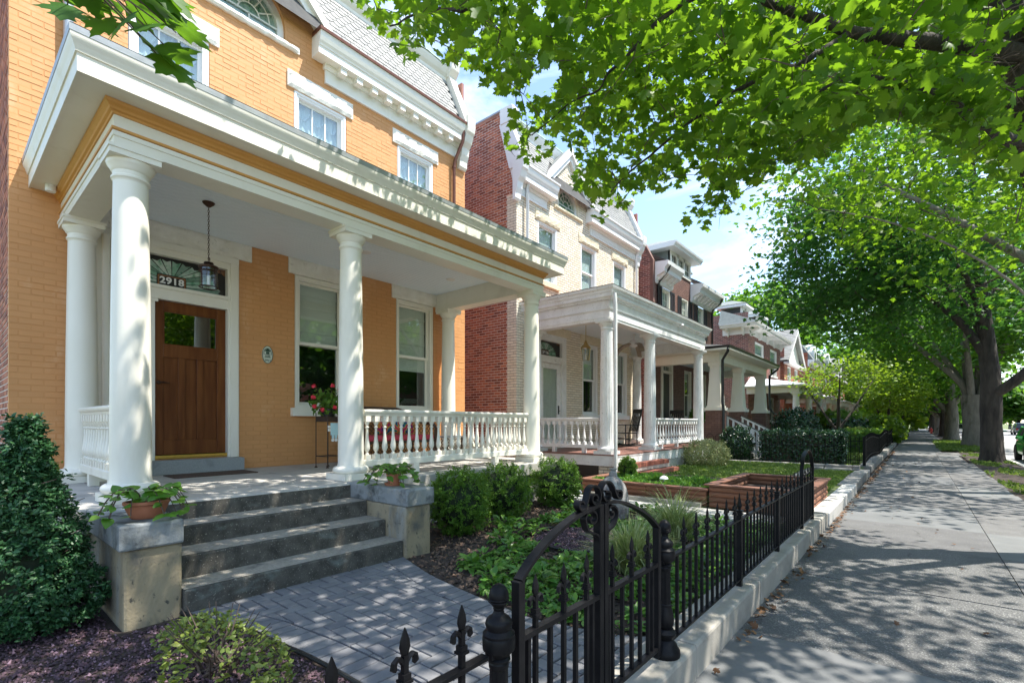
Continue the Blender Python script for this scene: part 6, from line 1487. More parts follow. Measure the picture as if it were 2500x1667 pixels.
trunk = [(2.15, 8.6, -.05), (2.0, 8.5, 1.2), (1.75, 8.35, 2.4), (1.264, 8.091, 3.835), (0.838, 7.41, 5.336), (0.665, 7.2, 6.204), (.35, 6.6, 8.6)]
L1 = [(1.309, 7.999, 5.403), (0.846, 7.221, 5.318), (0.052, 6.167, 5.184), (-0.238, 5.794, 5.152), (-0.475, 5.466, 5.118), (-0.729, 5.254, 5.255), (-0.99, 5.167, 5.436), (-1.365, 5.113, 5.927)]
L2 = [(-0.475, 5.466, 5.118), (-0.781, 5.08, 4.778), (-1.195, 4.735, 4.562), (-1.493, 4.616, 4.4), (-1.756, 4.527, 4.247), (-2.068, 4.396, 4.009), (-2.33, 4.308, 3.778)]
L3 = [(-0.99, 5.167, 5.436), (-1.368, 4.85, 5.587), (-1.616, 4.514, 5.422), (-1.805, 4.355, 5.259), (-1.942, 4.241, 5.065), (-2.224, 4.136, 4.837), (-2.382, 4.134, 4.723), (-2.635, 4.053, 4.658), (-2.982, 3.893, 4.405)]
L4 = [(-1.368, 4.85, 5.587), (-2.107, 3.973, 5.67), (-2.556, 3.337, 5.374), (-2.945, 3.012, 5.083), (-3.314, 2.835, 5.157), (-3.676, 2.662, 5.112)]
L5 = [trunk[3], (0.763, 9.106, 5.793), (-0.164, 8.332, 5.875), (-1.084, 8.215, 6.064), (-2.118, 8.393, 6.125), (-2.781, 8.882, 5.582), (-3.144, 9.1, 5.392)]
L6 = [trunk[2], (0.958, 6.793, 3.878), (0.548, 5.929, 3.99), (0.155, 5.21, 4.109), (-0.333, 4.542, 4.131), (-0.693, 4.242, 3.944)]
L7 = [trunk[5], (-.3, 5.2, 7.6), (-1.4, 4.0, 8.0), (-2.6, 3.0, 7.6), (-3.4, 2.4, 6.9)]
L8 = [trunk[4], (1.0, 5.0, 6.2), (.6, 3.0, 6.4), (-.2, 1.4, 6.0), (-1.2, .4, 5.0), (-1.75, .25, 3.6), (-1.95, .25, 2.85)]
L9 = [trunk[4], (2.2, 6.2, 6.6), (3.4, 5.2, 7.0)]
limbs = [(trunk, [.30, .26, .24, .23, .20, .17, .12]), ([trunk[3]]+L1, [.13, .09, .075, .065, .06, .05, .045, .035, .025]), (L2, [.032, .026, .02, .016, .012, .009, .006]), (L3, [.032, .028, .024, .02, .017, .014, .011, .008, .005]), (L4, [.026, .02, .017, .014, .010, .006]),
         (L5, [.09, .07, .05, .035, .022, .012, .006]), (L6, [.10, .07, .05, .035, .022, .012]), (L7, [.10, .07, .05, .03, .015]), (L8, [.11, .08, .06, .045, .03, .015, .006]), (L9, [.10, .07, .03])]
cand = np.column_stack([rng.uniform(-4.4, 4.5, 60000), rng.uniform(.2, 10.5, 60000), rng.uniform(3.1, 9.2, 60000)])
e = ((cand[:, 0]+.1)/4.6)**2 + ((cand[:, 1]-5.0)/5.4)**2 + ((cand[:, 2]-6.4)/2.9)**2 < 1
u, v, d = project(cand); fr_ = (u > -60) & (u < 2560) & (v > -50) & (d > .2)
lowd = 3.0 + np.clip((1750-u)/1500, 0, .6)
inn = cand[e & fr_ & (d > lowd) & (d < 9.6) & inside(u, v-28, OUT)]
outn = cand[e & ~fr_ & (cand[:, 2] > 4.2)]
# keep the visible part layered in tiers so limbs and sky show between
rng.shuffle(inn); rng.shuffle(outn)
un, vn, dn = project(inn)
w = 1/np.clip(dn, 3, 9)**2.0; pick = rng.random(len(inn)) < w*5.2
walk_shade = outn[(outn[:, 0] > .4) & (outn[:, 1] > 3.4) & (outn[:, 1] < 9.4) & (outn[:, 2] < 8.6)][::-1]  # extra leaf clusters out of view, added to shade the sidewalk
shade = outn[(outn[:, 0] > -3.7) & (outn[:, 0] < -.3) & (outn[:, 1] > 2.0) & (outn[:, 1] < 5.8) & (outn[:, 2] > 5.0)]  # unseen clusters overhead, added to keep path and steps in shade
Cn = np.vstack([inn[pick][:900], outn[:300], shade[shade[:, 0] > -2.9][:190], walk_shade[:150]])
def keep_near(P):
    u, v, d = project(P); f = (u > -40) & (u < 2540) & (v > -30) & (d > .1)
    ok = (~f) | (inside(u, v-8, OUT) & (d > 2.7))
    for pts_, wd in ((L1, 34), (trunk[3:6], 60), (L2, 13), (L3, 13)):      # leave the main limbs open to view
        Q = np.array(pts_); qu, qv, qd = project(Q)
        for i in range(len(Q)-1):
            a = np.array([qu[i], qv[i]]); b = np.array([qu[i+1], qv[i+1]]); ab = b-a; t = np.clip(((u-a[0])*ab[0]+(v-a[1])*ab[1])/max(1, ab@ab), 0, 1)
            dist = np.hypot(u-a[0]-t*ab[0], v-a[1]-t*ab[1]); dl = qd[i]+(qd[i+1]-qd[i])*t
            ok &= ~(f & (dist < wd) & (d < dl+.12) & (rng.random(len(u)) < .82))
    return ok
near = make_tree('maple_tree', 'near maple whose leafy boughs hang over the sidewalk at upper right', (2.15, 7.5, 0), limbs, Cn, 15, .20, .108, MAPLE, 'maple_leaf', 'bark', 'street trees along the kerb', singles=270, single_tpl=MAPLE, keep=keep_near, twig=(.007, .0022))
# spray of large leaves hanging close by at the upper left, on the long limb of the same tree
sp = [(-2.415, 0.263, 3.055), (-2.285, 0.306, 2.96), (-2.104, 0.327, 2.922), (-2.143, 0.36, 2.868), (-1.929, 0.343, 2.795), (-2.011, 0.405, 2.908), (-2.026, 0.392, 2.8), (-1.866, 0.396, 2.757), (-1.903, 0.43, 2.733), (-1.949, 0.457, 2.868), (-1.793, 0.457, 2.731), (-1.907, 0.492, 2.746), (-1.876, 0.518, 2.786), (-1.982, 0.559, 2.953), (-1.846, 0.412, 2.833), (-1.868, 0.46, 2.89), (-2.135, 0.301, 2.942), (-1.914, 0.355, 2.871), (-1.886, 0.509, 2.922), (-1.966, 0.573, 2.91), (-1.923, 0.479, 2.712), (-2.437, 0.31, 3.107), (-2.126, 0.44, 2.96), (-2.065, 0.49, 2.881), (-2.285, 0.372, 3.018)]
me = fastmesh('leaf', *MAPLE); me.materials.append(M['maple_shade'])
P = np.array(sp); N = rng.normal(size=(len(P), 3))*.35 + np.array([[.25, -.10, .85]]); U = rng.normal(size=(len(P), 3))*.45 + np.array([[0, .1, -1.0]])
Rm = frames(N, U)
for i in range(len(P)):
    o = link('leaf', me, None, near); o.matrix_basis = Matrix.Translation(P[i]) @ Matrix(Rm[i].tolist()).to_4x4() @ Matrix.Scale(random.uniform(.11, .15), 4)
tw = MB()
for p in sp: tw.tube([(-1.95+random.uniform(-.1, .1), .27, 2.86), ((p[0]-1.95)/2, (p[1]+.27)/2, max(p[2], 2.7)+.08), p], [.005, .003, .002], 4)
build('hanging_twigs', tw, 'twig', near, kind='stuff')

# ---- second maple, just outside the frame on the right, paler leaves
C = ell(620, (1.4, 15.6, 8.6), (4.0, 4.4, 4.0), .45, .6, 4.6, 3)
C = C[(C[:, 0] < 2.4) | (rng.random(len(C)) < .35)]  # street side of the crown thinned so sun reaches the walk
limbs = [([(2.35, 15.2, -.05), (2.3, 15.3, 1.8), (2.45, 15.4, 3.4), (2.55, 15.5, 5.5), (2.5, 15.6, 8.0), (2.2, 15.6, 11)], [.26, .21, .18, .13, .08, .03]),
         ([(2.45, 15.4, 3.4), (1.2, 15.0, 5.0), (-.4, 14.6, 6.2), (-1.9, 14.4, 6.9)], [.035, .028, .02, .010]), ([(2.5, 15.45, 4.4), (1.0, 16.6, 6.4), (-.6, 17.4, 8.2), (-1.6, 17.8, 9.4)], [.11, .08, .05, .015]),
         ([(2.5, 15.5, 6.0), (.9, 14.2, 7.8), (-.8, 13.2, 9.2)], [.055, .035, .012]), ([(2.0, 15.4, 4.0), (3.2, 14.8, 6), (4.6, 14.2, 7.6)], [.12, .08, .02])]
make_tree('maple_tree', 'paler maple between the near boughs and the dark trunked street tree', (2.35, 15.2, 0), limbs, C, 14, .33, .17, MAPLE2, 'maple_leaf', 'bark_grey', 'street trees along the kerb', twig=(.012, .004))
# ---- dark trunk street maple
C = np.vstack([ell(520, (1.5, 26.3, 10.3), (6.4, 6.4, 5.6), .5, .35, 4.6, 5), ell(190, (-2.6, 26.0, 8.8), (3.0, 3.6, 3.8), .4, .3, 5.2, 6)])
C = C[(C[:, 0] < 3.2) | (rng.random(len(C)) < .45)]  # fewer clusters on the street side, letting sun onto the farther walk
limbs = [([(2.22, 26.3, -.1), (2.22, 26.3, .35), (2.2, 26.3, 1.4), (2.2, 26.3, 2.7), (2.1, 26.3, 4.4), (1.9, 26.3, 7), (1.7, 26.3, 11), (1.6, 26.3, 14)], [.46, .36, .315, .33, .26, .2, .1, .03]),
         ([(2.25, 26.2, 2.6), (2.75, 26.0, 3.0), (3.4, 25.8, 3.8), (4.2, 25.5, 5.2), (5.2, 25.2, 7.2)], [.20, .18, .16, .12, .05]), ([(2.1, 26.3, 4.0), (1.2, 26, 5.6), (-.4, 25.6, 7.2), (-2.6, 25.2, 8.4)], [.16, .13, .08, .02]),
         ([(2.1, 26.3, 4.4), (1.5, 27.4, 6.4), (.2, 28.6, 8.6), (-1.4, 29.4, 10.4)], [.15, .12, .07, .02]), ([(2.0, 26.3, 5.2), (1.4, 25, 7), (.2, 23.6, 8.6)], [.13, .09, .02]), ([(1.9, 26.3, 6), (3.0, 27.6, 8), (4.4, 28.6, 10)], [.12, .08, .02])]
make_tree('maple_tree', 'dark trunked street maple with a limb forking to the right', (2.22, 26.3, 0), limbs, C, 40, .50, .20, MAPLE2, 'maple_leaf_cool', 'bark', 'street trees along the kerb', twig=(.02, .006))
# ---- grey many-stemmed tree, then further street trees
bx, by = 2.75, 41.0
limbs = [([(bx, by, -.1), (bx, by, .5), (bx-.05, by, 1.8), (bx-.1, by, 3.2)], [.75, .62, .55, .60])]
for a, lean in ((2.6, 1.6), (2.0, .9), (1.2, .4), (.4, .9), (3.4, 2.2), (-.6, 1.2), (4.4, 1.3)):
    ex, ey = math.cos(a), math.sin(a); limbs.append(([(bx-.1+.25*ex, by+.25*ey, 2.6), (bx-.1+.6*ex, by+.6*ey, 4.0), (bx+lean*1.4*ex, by+lean*1.4*ey, 6.6), (bx+lean*2.6*ex, by+lean*2.6*ey, 10)], [.22, .18, .13, .04]))
C = ell(430, (1.6, 41.5, 9.6), (6.6, 7.5, 5.4), .5, .35, 4.0, 8)
make_tree('maple_tree', 'pale grey trunk dividing low into many upright stems', (bx, by, 0), limbs, C, 44, .62, .25, STAR, 'maple_leaf_far', 'bark_grey', 'street trees along the kerb', twig=(.022, .008))
for (x, y, r, h, lab, seed) in ((2.35, 58, .50, 9.2, 'reddish street tree trunk with a limb leaning left over the walk', 11), (2.3, 72, .42, 9.0, 'slim street tree next beyond the leaning-limb trunk', 12), (2.2, 88, .40, 9.0, 'far street tree in the middle of the avenue', 13), (1.9, 106, .42, 9.0, 'distant street tree near the red hydrant', 14), (2.2, 128, .4, 9.5, 'most distant street tree closing the avenue', 15)):
    limbs = [([(x, y, -.1), (x, y, .5), (x, y, 2.4), (x-.1, y, 5), (x-.2, y, 10)], [r*1.4, r, r*.9, r*.6, .1]), ([(x, y, 2.0), (x-1.0, y, 3.4), (x-2.4, y, 5.0), (x-4, y, 7)], [r*.5, r*.4, r*.28, .05]), ([(x, y, 3.0), (x+1.4, y, 5.0), (x+3.4, y, 7.6)], [r*.5, r*.35, .05])]
    C = ell(250, (x-1.0, y, h-.6), (5.8, 8.0, 5.2), .5, .35, 3.1, seed)
    make_tree('maple_tree', lab, (x, y, 0), limbs, C, 36, .85, .36 if y < 80 else .5, STAR, 'maple_leaf_far', 'bark_grey' if seed % 2 else 'bark', 'street trees along the kerb', twig=(.03, .01))
# ---- yard and background trees
def small_tree(name, label, x, y, h, c, r, n, per, sp, sz, mat, group=None, zmin=1.2, tr=.09, bark='bark', tw=True, stems=3):
    limbs = [([(x, y, .0), (x+.05, y, h*.35), (x, y, h*.7)], [tr, tr*.8, tr*.4])]
    for k in range(stems):
        a = 2.1*k+.7; limbs.append(([(x, y, h*.25), (x+.3*r[0]*math.cos(a), y+.3*r[1]*math.sin(a), h*.5), (x+.8*r[0]*math.cos(a), y+.8*r[1]*math.sin(a), c[2]+.1*r[2])], [tr*.7, tr*.5, tr*.15]))
    C = ell(n, c, r, .45, .4, zmin, x*3+y)
    return make_tree(name, label, (x, y, 0), limbs, C, per, sp, sz, STAR, mat, bark, group, twig=(.012, .004), tw=tw)
small_tree('yard_tree', 'small spreading lime green tree before the white porch', -3.3, 31.5, 4.2, (-3.0, 32.5, 3.9), (2.5, 3.4, 1.0), 120, 22, .34, .13, 'lime_leaf', tr=.12, zmin=2.7, stems=5)
small_tree('yard_tree', 'bright lime green tree leaning over the walk further down', -1.9, 52, 4.6, (-1.4, 52, 4.2), (2.2, 5.5, 1.7), 170, 26, .5, .2, 'lime_leaf', zmin=2.3, stems=4, tr=.14)
small_tree('yard_tree', 'second lime green tree beyond it over the walk', -1.7, 68, 5.0, (-1.6, 68, 5.2), (2.8, 6.5, 2.6), 200, 34, .6, .28, 'lime_leaf', zmin=2.4, stems=4, tr=.14)
small_tree('background_tree', 'tall tree rising behind the roofs of the row', -13.0, 62, 12, (-13, 62, 12.0), (6.5, 7, 5.6), 300, 36, .8, .4, 'maple_leaf_far', zmin=5, tr=.4)
small_tree('background_tree', 'lower tree far behind the slate roofs', -11.0, 96, 10, (-10, 96, 8.5), (6, 8, 5), 200, 36, 1.0, .6, 'maple_leaf_far', zmin=3, tr=.4)
for (x, y, h, sz, lab) in ((14.2, 8, 9.5, .45, 'leafy tree straight across the street from the gate'), (14.5, 20, 10, .45, 'leafy tree across the street opposite the cream house'), (14.2, 32, 10, .45, 'leafy tree across the street opposite the brown house'), (14.6, 45, 9, .45, 'leafy tree across the street before the parked red car'), (15.0, 60, 7.5, .35, 'round tree across the street behind the parked cars'), (16.0, 95, 8, .5, 'further tree across the street'), (14.5, 130, 9, .6, 'distant tree across the street'), (17, 165, 10, .8, 'farthest tree across the street')):
    small_tree('street_tree', lab, x, y, h, (x, y, h*.62), (4.2, 5.2, h*.36), 200, 32, .7, sz, 'maple_leaf_far', 'trees across the street', zmin=1.6, tr=.3)
for (x, y, lab, mt) in ((-4, 118, 'green mass closing the far end of the walk on the left', 'lime_leaf'), (5, 210, 'green mass closing the far end of the street', 'maple_leaf_far'), (12, 240, 'hazy green crown at the end of the road', 'maple_leaf_far'), (-8, 180, 'tall far crown past the last roof', 'maple_leaf_far')):
    small_tree('background_tree', lab, x, y, 8, (x, y, 6.5), (7, 8, 6.0), 160, 36, 1.4, 1.0, mt, zmin=.6, tr=.4, tw=False)

# ------------------------------------------------------------ shrubs and garden plants
def shrub(name, label, cat, P, N, U, size, tpl, mat, base, group=None, stems=None):
    t = thing(name, base, label, cat, group)
    o = link('foliage', scatter('foliage', tpl, P, frames(N, U), size*rng.uniform(.6, 1.3, len(P)), rng.random(len(P))), mat, t); o['kind'] = 'stuff'
    if stems:
        mb = MB()
        for s in stems: mb.tube(s, [.008, .005, .002][:len(s)], 5)
        build('stems', mb, 'twig', t, kind='stuff')
    return t
def ball(n, r, bumpy=.10, sq=(1, 1, 1), lo=.80):
    d = unit(rng.normal(size=(n, 3))); lum = np.array([1+bumpy*mnoise.noise(Vector(tuple(q*3.2)))+.05*mnoise.noise(Vector(tuple(q*9))) for q in d])
    P = d*(r*lum*rng.uniform(lo, 1.03, n))[:, None]*np.array([sq]); N = d*.9+rng.normal(size=(n, 3))*.55; U = d+rng.normal(size=(n, 3))*.5+np.array([[0, 0, .6]])
    return P, N, U
def sprigs(C, D, n, L, spread):
    """leafy shoots: n leaves along each shoot of length L from C in direction D"""
    m = len(C); t = rng.random((m, n, 1))**.8; Ls = (L*rng.uniform(.5, 1.4, m))[:, None, None]
    P = C[:, None]+D[:, None]*t*Ls+rng.normal(size=(m, n, 3))*spread*(1.15-.7*t)
    out = rng.normal(size=(m, n, 3))*.75+D[:, None]*.9; N = rng.normal(size=(m, n, 3))*.6+D[:, None]*.5+np.array([0, 0, .5])
    return P.reshape(-1, 3), N.reshape(-1, 3), out.reshape(-1, 3)
def boxwood(x, y, r, label, mat='box_leaf', n=9000, z=GZ, sq=(1, 1, .98), sz=.027):
    m = n//15; C, D, _ = ball(m, r*.86, .20, sq, .86); D = unit(C+rng.normal(size=C.shape)*.12*r+np.array([[0, 0, .18*r]])); C = C + np.array([[x, y, z+r*sq[2]*.93]]); C[:, 2] = np.maximum(C[:, 2], z+.01)
    P, N, U = sprigs(C, D, 26, .085*r/.4, .019); P[:, 2] = np.maximum(P[:, 2], z)
    st = [[(x, y, z-.02), (x+.3*r*math.cos(a), y+.3*r*math.sin(a), z+.5*r), (x+.8*r*math.cos(a), y+.8*r*math.sin(a), z+r*1.1)] for a in np.linspace(0, 6, 9)]
    t = shrub('boxwood', label, 'shrub', P, N, U, sz, DIAM, mat, (x, y, z), 'clipped boxwood balls', st)
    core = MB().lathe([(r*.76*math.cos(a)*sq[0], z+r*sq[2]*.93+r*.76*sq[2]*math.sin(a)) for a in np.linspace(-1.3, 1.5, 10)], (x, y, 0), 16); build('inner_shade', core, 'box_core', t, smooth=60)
    return t
boxwood(-4.40, 4.24, .375, 'round boxwood next to the right step pier', sq=(1, 1, 1.12))
boxwood(-4.72, 5.45, .41, 'middle one of the three round boxwoods before the porch')
boxwood(-4.66, 6.75, .42, 'round boxwood nearest the concrete side path')
boxwood(-4.72, 9.5, .19, 'small clipped boxwood beside the red brick steps', n=3500, z=.3, sq=(1, 1, 1.3))
# conical holly
m = 1150; tt = rng.random(m)**1.1; hh = 1.30; a = rng.uniform(0, 2*math.pi, m)
lum = np.array([1+.30*mnoise.noise(Vector((math.cos(q)*1.5, math.sin(q)*1.5, w*4.5))) + .16*mnoise.noise(Vector((math.cos(q)*4, math.sin(q)*4, w*11))) for q, w in zip(a, tt)])
rr = .37*np.clip(1.03*(1-tt)**1.08+.03, 0, 1)*np.where(tt < .12, .80+tt*1.7, 1)*lum*rng.uniform(.70, 1.04, m)
hx, hy = -4.52, .40
C = np.column_stack([hx+rr*np.cos(a), hy+rr*np.sin(a), GZ+.05+tt*hh]); D = unit(np.column_stack([np.cos(a), np.sin(a), .35+.9*tt])+rng.normal(size=(m, 3))*.25)
P, N, U = sprigs(C, D, 26, .085, .020)
stm = [[(hx, hy, GZ), (hx, hy, .8), (hx, hy, 1.5)]] + [[(hx, hy, .2+k*.1), (hx+.15*math.cos(k*2.4), hy+.15*math.sin(k*2.4), .3+k*.1), (hx+.32*math.cos(k*2.4), hy+.32*math.sin(k*2.4), .42+k*.09)] for k in range(10)]
hol = shrub('holly_shrub', 'dark glossy cone-shaped holly at the left edge', 'shrub', P, N, U, .032, OVAL, 'holly_leaf', (hx, hy, GZ), None, stm)
n = 220; k = rng.integers(0, 3, n); P = np.column_stack([hx+rng.normal(size=n)*.018, hy+rng.normal(size=n)*.018+np.array([0, .09, .14])[k], np.array([1.42, 1.24, 1.10])[k]+rng.random(n)*.12]); sh2 = scatter('new_growth', OVAL, P, frames(rng.normal(size=(n, 3))+[0, 0, .4], rng.normal(size=(n, 3))*.5+[0, 0, 1]), .035*rng.uniform(.6, 1.2, n), rng.random(n)); o = link('new_growth', sh2, 'young_leaf', hol); o['kind'] = 'stuff'
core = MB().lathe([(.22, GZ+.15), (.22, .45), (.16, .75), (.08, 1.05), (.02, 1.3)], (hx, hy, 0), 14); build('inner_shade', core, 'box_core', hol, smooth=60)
# yellowish shrub half out of frame behind the holly
P, N, U = ball(900, .28, .2, (1, 1, 1.2)); P += np.array([[-5.0, .25, .75]]); shrub('nandina', 'yellow green shrub peeping out behind the holly', 'shrub', P, N, U, .05, OVAL, 'azalea_leaf', (-5.0, .25, GZ), None, [[(-5.0, .25, GZ), (-5.0, .25, .6), (-5.0, .25, .9)]])
# azalea at the bottom of the picture
n = 1900; th = rng.uniform(0, 2*math.pi, n); q = rng.random(n)**.5; P = np.column_stack([-2.98+.62*q*np.cos(th), 1.02+.30*q*np.sin(th), GZ+.03+.27*(1-q**2*.75)*rng.uniform(.3, 1.08, n)])
g = np.array([mnoise.noise(Vector((p[0]*5, p[1]*5, 0))) for p in P]); P = P[g > -.08]; n = len(P)
stm = [[(-2.98+.1*math.cos(k), 1.02+.08*math.sin(k), GZ), (-2.98+.25*math.cos(k*1.7), 1.02+.13*math.sin(k*1.7), GZ+.15), (-2.98+.44*math.cos(k*1.7), 1.02+.22*math.sin(k*1.7), GZ+.27)] for k in range(22)]
shrub('azalea', 'low yellow green azalea in the purple gravel at the bottom', 'shrub', P, rng.normal(size=(n, 3))*.55+[0, 0, 1], rng.normal(size=(n, 3))+[0, 0, .3], .036, OVAL, 'azalea_leaf', (-2.98, 1.02, GZ), None, stm)
# variegated shrub and dark bush by the cream house
P, N, U = ball(7000, .62, .25, (1, 1.25, .72)); P += np.array([[-4.75, 14.6, .55]]); P[:, 2] = np.maximum(P[:, 2], .2); shrub('variegated_shrub', 'creamy variegated shrub right of the brick steps', 'shrub', P, N, U, .055, DIAM, 'creamy_leaf', (-4.75, 14.6, .2), None, [[(-4.75, 14.6, .2), (-4.75+.3*math.cos(k), 14.6+.3*math.sin(k), .5), (-4.75+.5*math.cos(k), 14.6+.5*math.sin(k), .7)] for k in range(8)])
P, N, U = ball(3500, .62, .25, (.8, .8, 1.0)); P += np.array([[-4.75, 17.7, .75]]); shrub('dark_bush', 'dark green bush at the foot of the brown brick pier', 'shrub', P, N, U, .085, OVAL, 'hedge_leaf', (-4.75, 17.7, .1), None, [[(-4.75, 17.7, .1), (-4.75, 17.7, .6), (-4.7, 17.7, 1.1)]])
P, N, U = ball(4200, .85, .3, (1, 1, .95)); P += np.array([[-3.9, 23.2, 1.25]]); shrub('dark_bush', 'tall glossy bush in front of the brown porch', 'shrub', P, N, U, .11, OVAL, 'hedge_leaf', (-3.9, 23.2, .1), None, [[(-3.9, 23.2, .1), (-3.9, 23.2, .7), (-3.9, 23.2, 1.4)]])
P, N, U = ball(700, .3, .3, (1, 1, 1)); P += np.array([[-7.2, 21.0, 1.75]]); shrub('potted_fern', 'green plant on the brown brick porch', 'plant', P, N, U, .12, OVAL, 'box_leaf', (-7.2, 21.0, .85), None, [[(-7.2, 21, .85), (-7.2, 21, 1.4), (-7.2, 21, 1.8)]])
# clipped hedge
def hedge(x0, x1, y0, y1, z0, z1, n, sz, mat, label, tpl=OVAL):
    f = rng.random((n, 3)); s = rng.integers(0, 4, n); P = np.column_stack([x0+(x1-x0)*f[:, 0], y0+(y1-y0)*f[:, 1], z0+(z1-z0)*f[:, 2]]); N = np.zeros((n, 3))
    P[s == 0, 2] = z1; N[s == 0] = (0, 0, 1); P[s == 1, 1] = y0; N[s == 1] = (0, -1, .3); P[s == 2, 0] = x1; N[s == 2] = (1, 0, .3); N[s == 3] = (0, 0, 1)
    P += rng.normal(size=(n, 3))*.045 + np.array([[.06*mnoise.noise(Vector((p[0]*2, p[1]*2, p[2]*2))) for p in P]]).T*N
    t = shrub('hedge', label, 'hedge', P, N+rng.normal(size=(n, 3))*.5, rng.normal(size=(n, 3))*.6+[0, 0, .8], sz, tpl, mat, ((x0+x1)/2, (y0+y1)/2, z0), None)
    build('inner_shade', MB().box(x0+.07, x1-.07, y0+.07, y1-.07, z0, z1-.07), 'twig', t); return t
hedge(-4.0, -1.75, 17.6, 18.35, .25, 1.18, 9000, .085, 'hedge_leaf', 'clipped dark hedge behind the hooped wire fence')
hedge(-2.9, -1.5, 27.0, 40.5, .12, 1.05, 6000, .15, 'box_leaf', 'loose green hedge behind the long wavy fence', STAR)
for (x, y, r, h, mt, lab, sz) in ((-2.0, 42.5, 1.3, 1.9, 'lime_leaf', 'bright green mounded shrub at the end of the wavy fence', .2), (-3.2, 36.0, 1.1, 1.6, 'hedge_leaf', 'dark shrub among the far gardens', .16), (-1.9, 47, 1.2, 1.6, 'lime_leaf', 'lime shrub further along the far gardens', .24), (-2.4, 30.5, .75, 1.1, 'azalea_leaf', 'reddish yellow low shrub behind the wavy fence', .12), (-1.7, 55, 1.0, 1.4, 'box_leaf', 'green shrub near the far end of the walk', .26), (-4.2, 40, 1.4, 2.2, 'box_leaf', 'large mid green shrub before the white porch', .2)):
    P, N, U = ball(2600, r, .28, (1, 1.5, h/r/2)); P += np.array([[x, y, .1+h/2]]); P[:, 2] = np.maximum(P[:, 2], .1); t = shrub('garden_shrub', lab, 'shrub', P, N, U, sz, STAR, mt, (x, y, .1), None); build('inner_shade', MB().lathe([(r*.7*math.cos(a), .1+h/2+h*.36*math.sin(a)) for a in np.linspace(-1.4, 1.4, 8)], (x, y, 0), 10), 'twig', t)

# hostas in the bed behind the gate
def hosta_proto(seed):
    t = thing('hosta', (0, 0, 0), 'broad leaved hosta clump in the mulch bed behind the iron fence', 'hosta', 'hosta clumps behind the fence')
    n = 26; a = rng.uniform(0, 2*math.pi, n); lay = rng.random(n); P = np.column_stack([.05*np.cos(a), .05*np.sin(a), .03+.09*lay]); el = R(6)+R(34)*lay
    out = np.column_stack([np.cos(a)*np.cos(el), np.sin(a)*np.cos(el), np.sin(el)]); N = np.column_stack([-np.cos(a)*np.sin(el), -np.sin(a)*np.sin(el), np.cos(el)])+rng.normal(size=(n, 3))*.22
    o = link('foliage', scatter('foliage', HOSTA, P, frames(N, out), rng.uniform(.075, .135, n), rng.random(n)), 'hosta_leaf', t); o['kind'] = 'stuff'
    return t
protos = [hosta_proto(k) for k in range(4)]; used = [False]*4
spots = []
tries = 0
def bed_ok(x, y): return not inpath(x, y) and not inisland(x, y) and not (x < -3.9 and y < 3.6) and (x+3.46)**2+(y-6.46)**2 > .22 and not (abs((x+3.3)*.48+(y-6.0)*-.88) < .0) and all((x-bx)**2+(y-by)**2 > .19 for bx, by in ((-4.38, 4.22), (-4.72, 5.42), (-4.66, 6.75))) and all((x-gx)**2+(y-gy)**2 > .085 for gx, gy in ((-2.02, 4.12), (-2.12, 5.45)))
while len(spots) < 84 and tries < 9000:
    tries += 1; x = random.uniform(-4.2, -1.3); y = random.uniform(2.9, 7.0)
    dens = .5+.5*mnoise.noise(Vector((x*1.1, y*1.1, 4)))
    if random.random() > dens+.25 or not bed_ok(x, y): continue
    if x < -3.3 and y < 3.9 and random.random() < .8: continue
    if all((x-a)**2+(y-b)**2 > .030 for a, b in spots): spots.append((x, y))
for k, (x, y) in enumerate(spots):
    i = k % 4; h = protos[i] if not used[i] else copy_tree(protos[i]); used[i] = True
    h.location = (x, y, gz(x, y)-.01); h.rotation_euler = (0, 0, random.uniform(0, 6.28)); s = random.uniform(.75, 1.25); h.scale = (s, s, s*random.uniform(.7, .95))
# low leafy ground cover between the hostas
n = 14000; x = rng.uniform(-4.1, -1.28, n); y = rng.uniform(2.75, 7.05, n)
k = np.array([bed_ok(a, b) and mnoise.noise(Vector((a*1.5, b*1.5, 7))) + .35*mnoise.noise(Vector((a*5, b*5, 2))) > -.10 and not (a < -3.4 and b < 4.1) for a, b in zip(x, y)]); x, y = x[k], y[k]; n = len(x)
P = np.column_stack([x, y, [gz(a, b) for a, b in zip(x, y)]]); P[:, 2] += rng.random(n)*.06
o = link('ground_cover', scatter('ground_cover', HOSTA, P, frames(rng.normal(size=(n, 3))*.4+[0, 0, 1], rng.normal(size=(n, 3))*[1, 1, .3]), .062*rng.uniform(.6, 1.4, n), rng.random(n)), 'hosta_leaf'); o['kind'] = 'stuff'; o['label'] = 'low bright green leafy ground cover behind the iron fence'; o['category'] = 'ground cover'
# ornamental grasses
def grass_clump(x, y, n, L, label):
    t = thing('ornamental_grass', (x, y, GZ), label, 'grass', 'ornamental grass clumps'); V = []; Fc = []; rn = []
    for k in range(n):
        a = random.uniform(0, 2*math.pi); l = L*random.uniform(.55, 1.1); e0 = random.uniform(.75, 1.5); bend = random.uniform(.7, 2.0); w = .0050*random.uniform(.7, 1.4)
        p = Vector((x+random.gauss(0, .035), y+random.gauss(0, .035), GZ)); el = e0; b = len(V); r = random.random(); sidev = Vector((-math.sin(a), math.cos(a), 0)); m = 7
        for i in range(m):
            ww = w*(1-(i/(m-1))**2*.9); V += [tuple(p-sidev*ww), tuple(p+sidev*ww)]; rn += [r, r]; p = p+Vector((math.cos(a)*math.cos(el), math.sin(a)*math.cos(el), math.sin(el)))*l/(m-1); el -= bend/(m-1)*(.5+i*.22)
        Fc += [(b+2*i, b+2*i+1, b+2*i+3, b+2*i+2) for i in range(m-1)]
    o = link('blades', fastmesh('blades', np.array(V), np.array(Fc), np.array(rn)), 'grass_blade', t); o['kind'] = 'stuff'
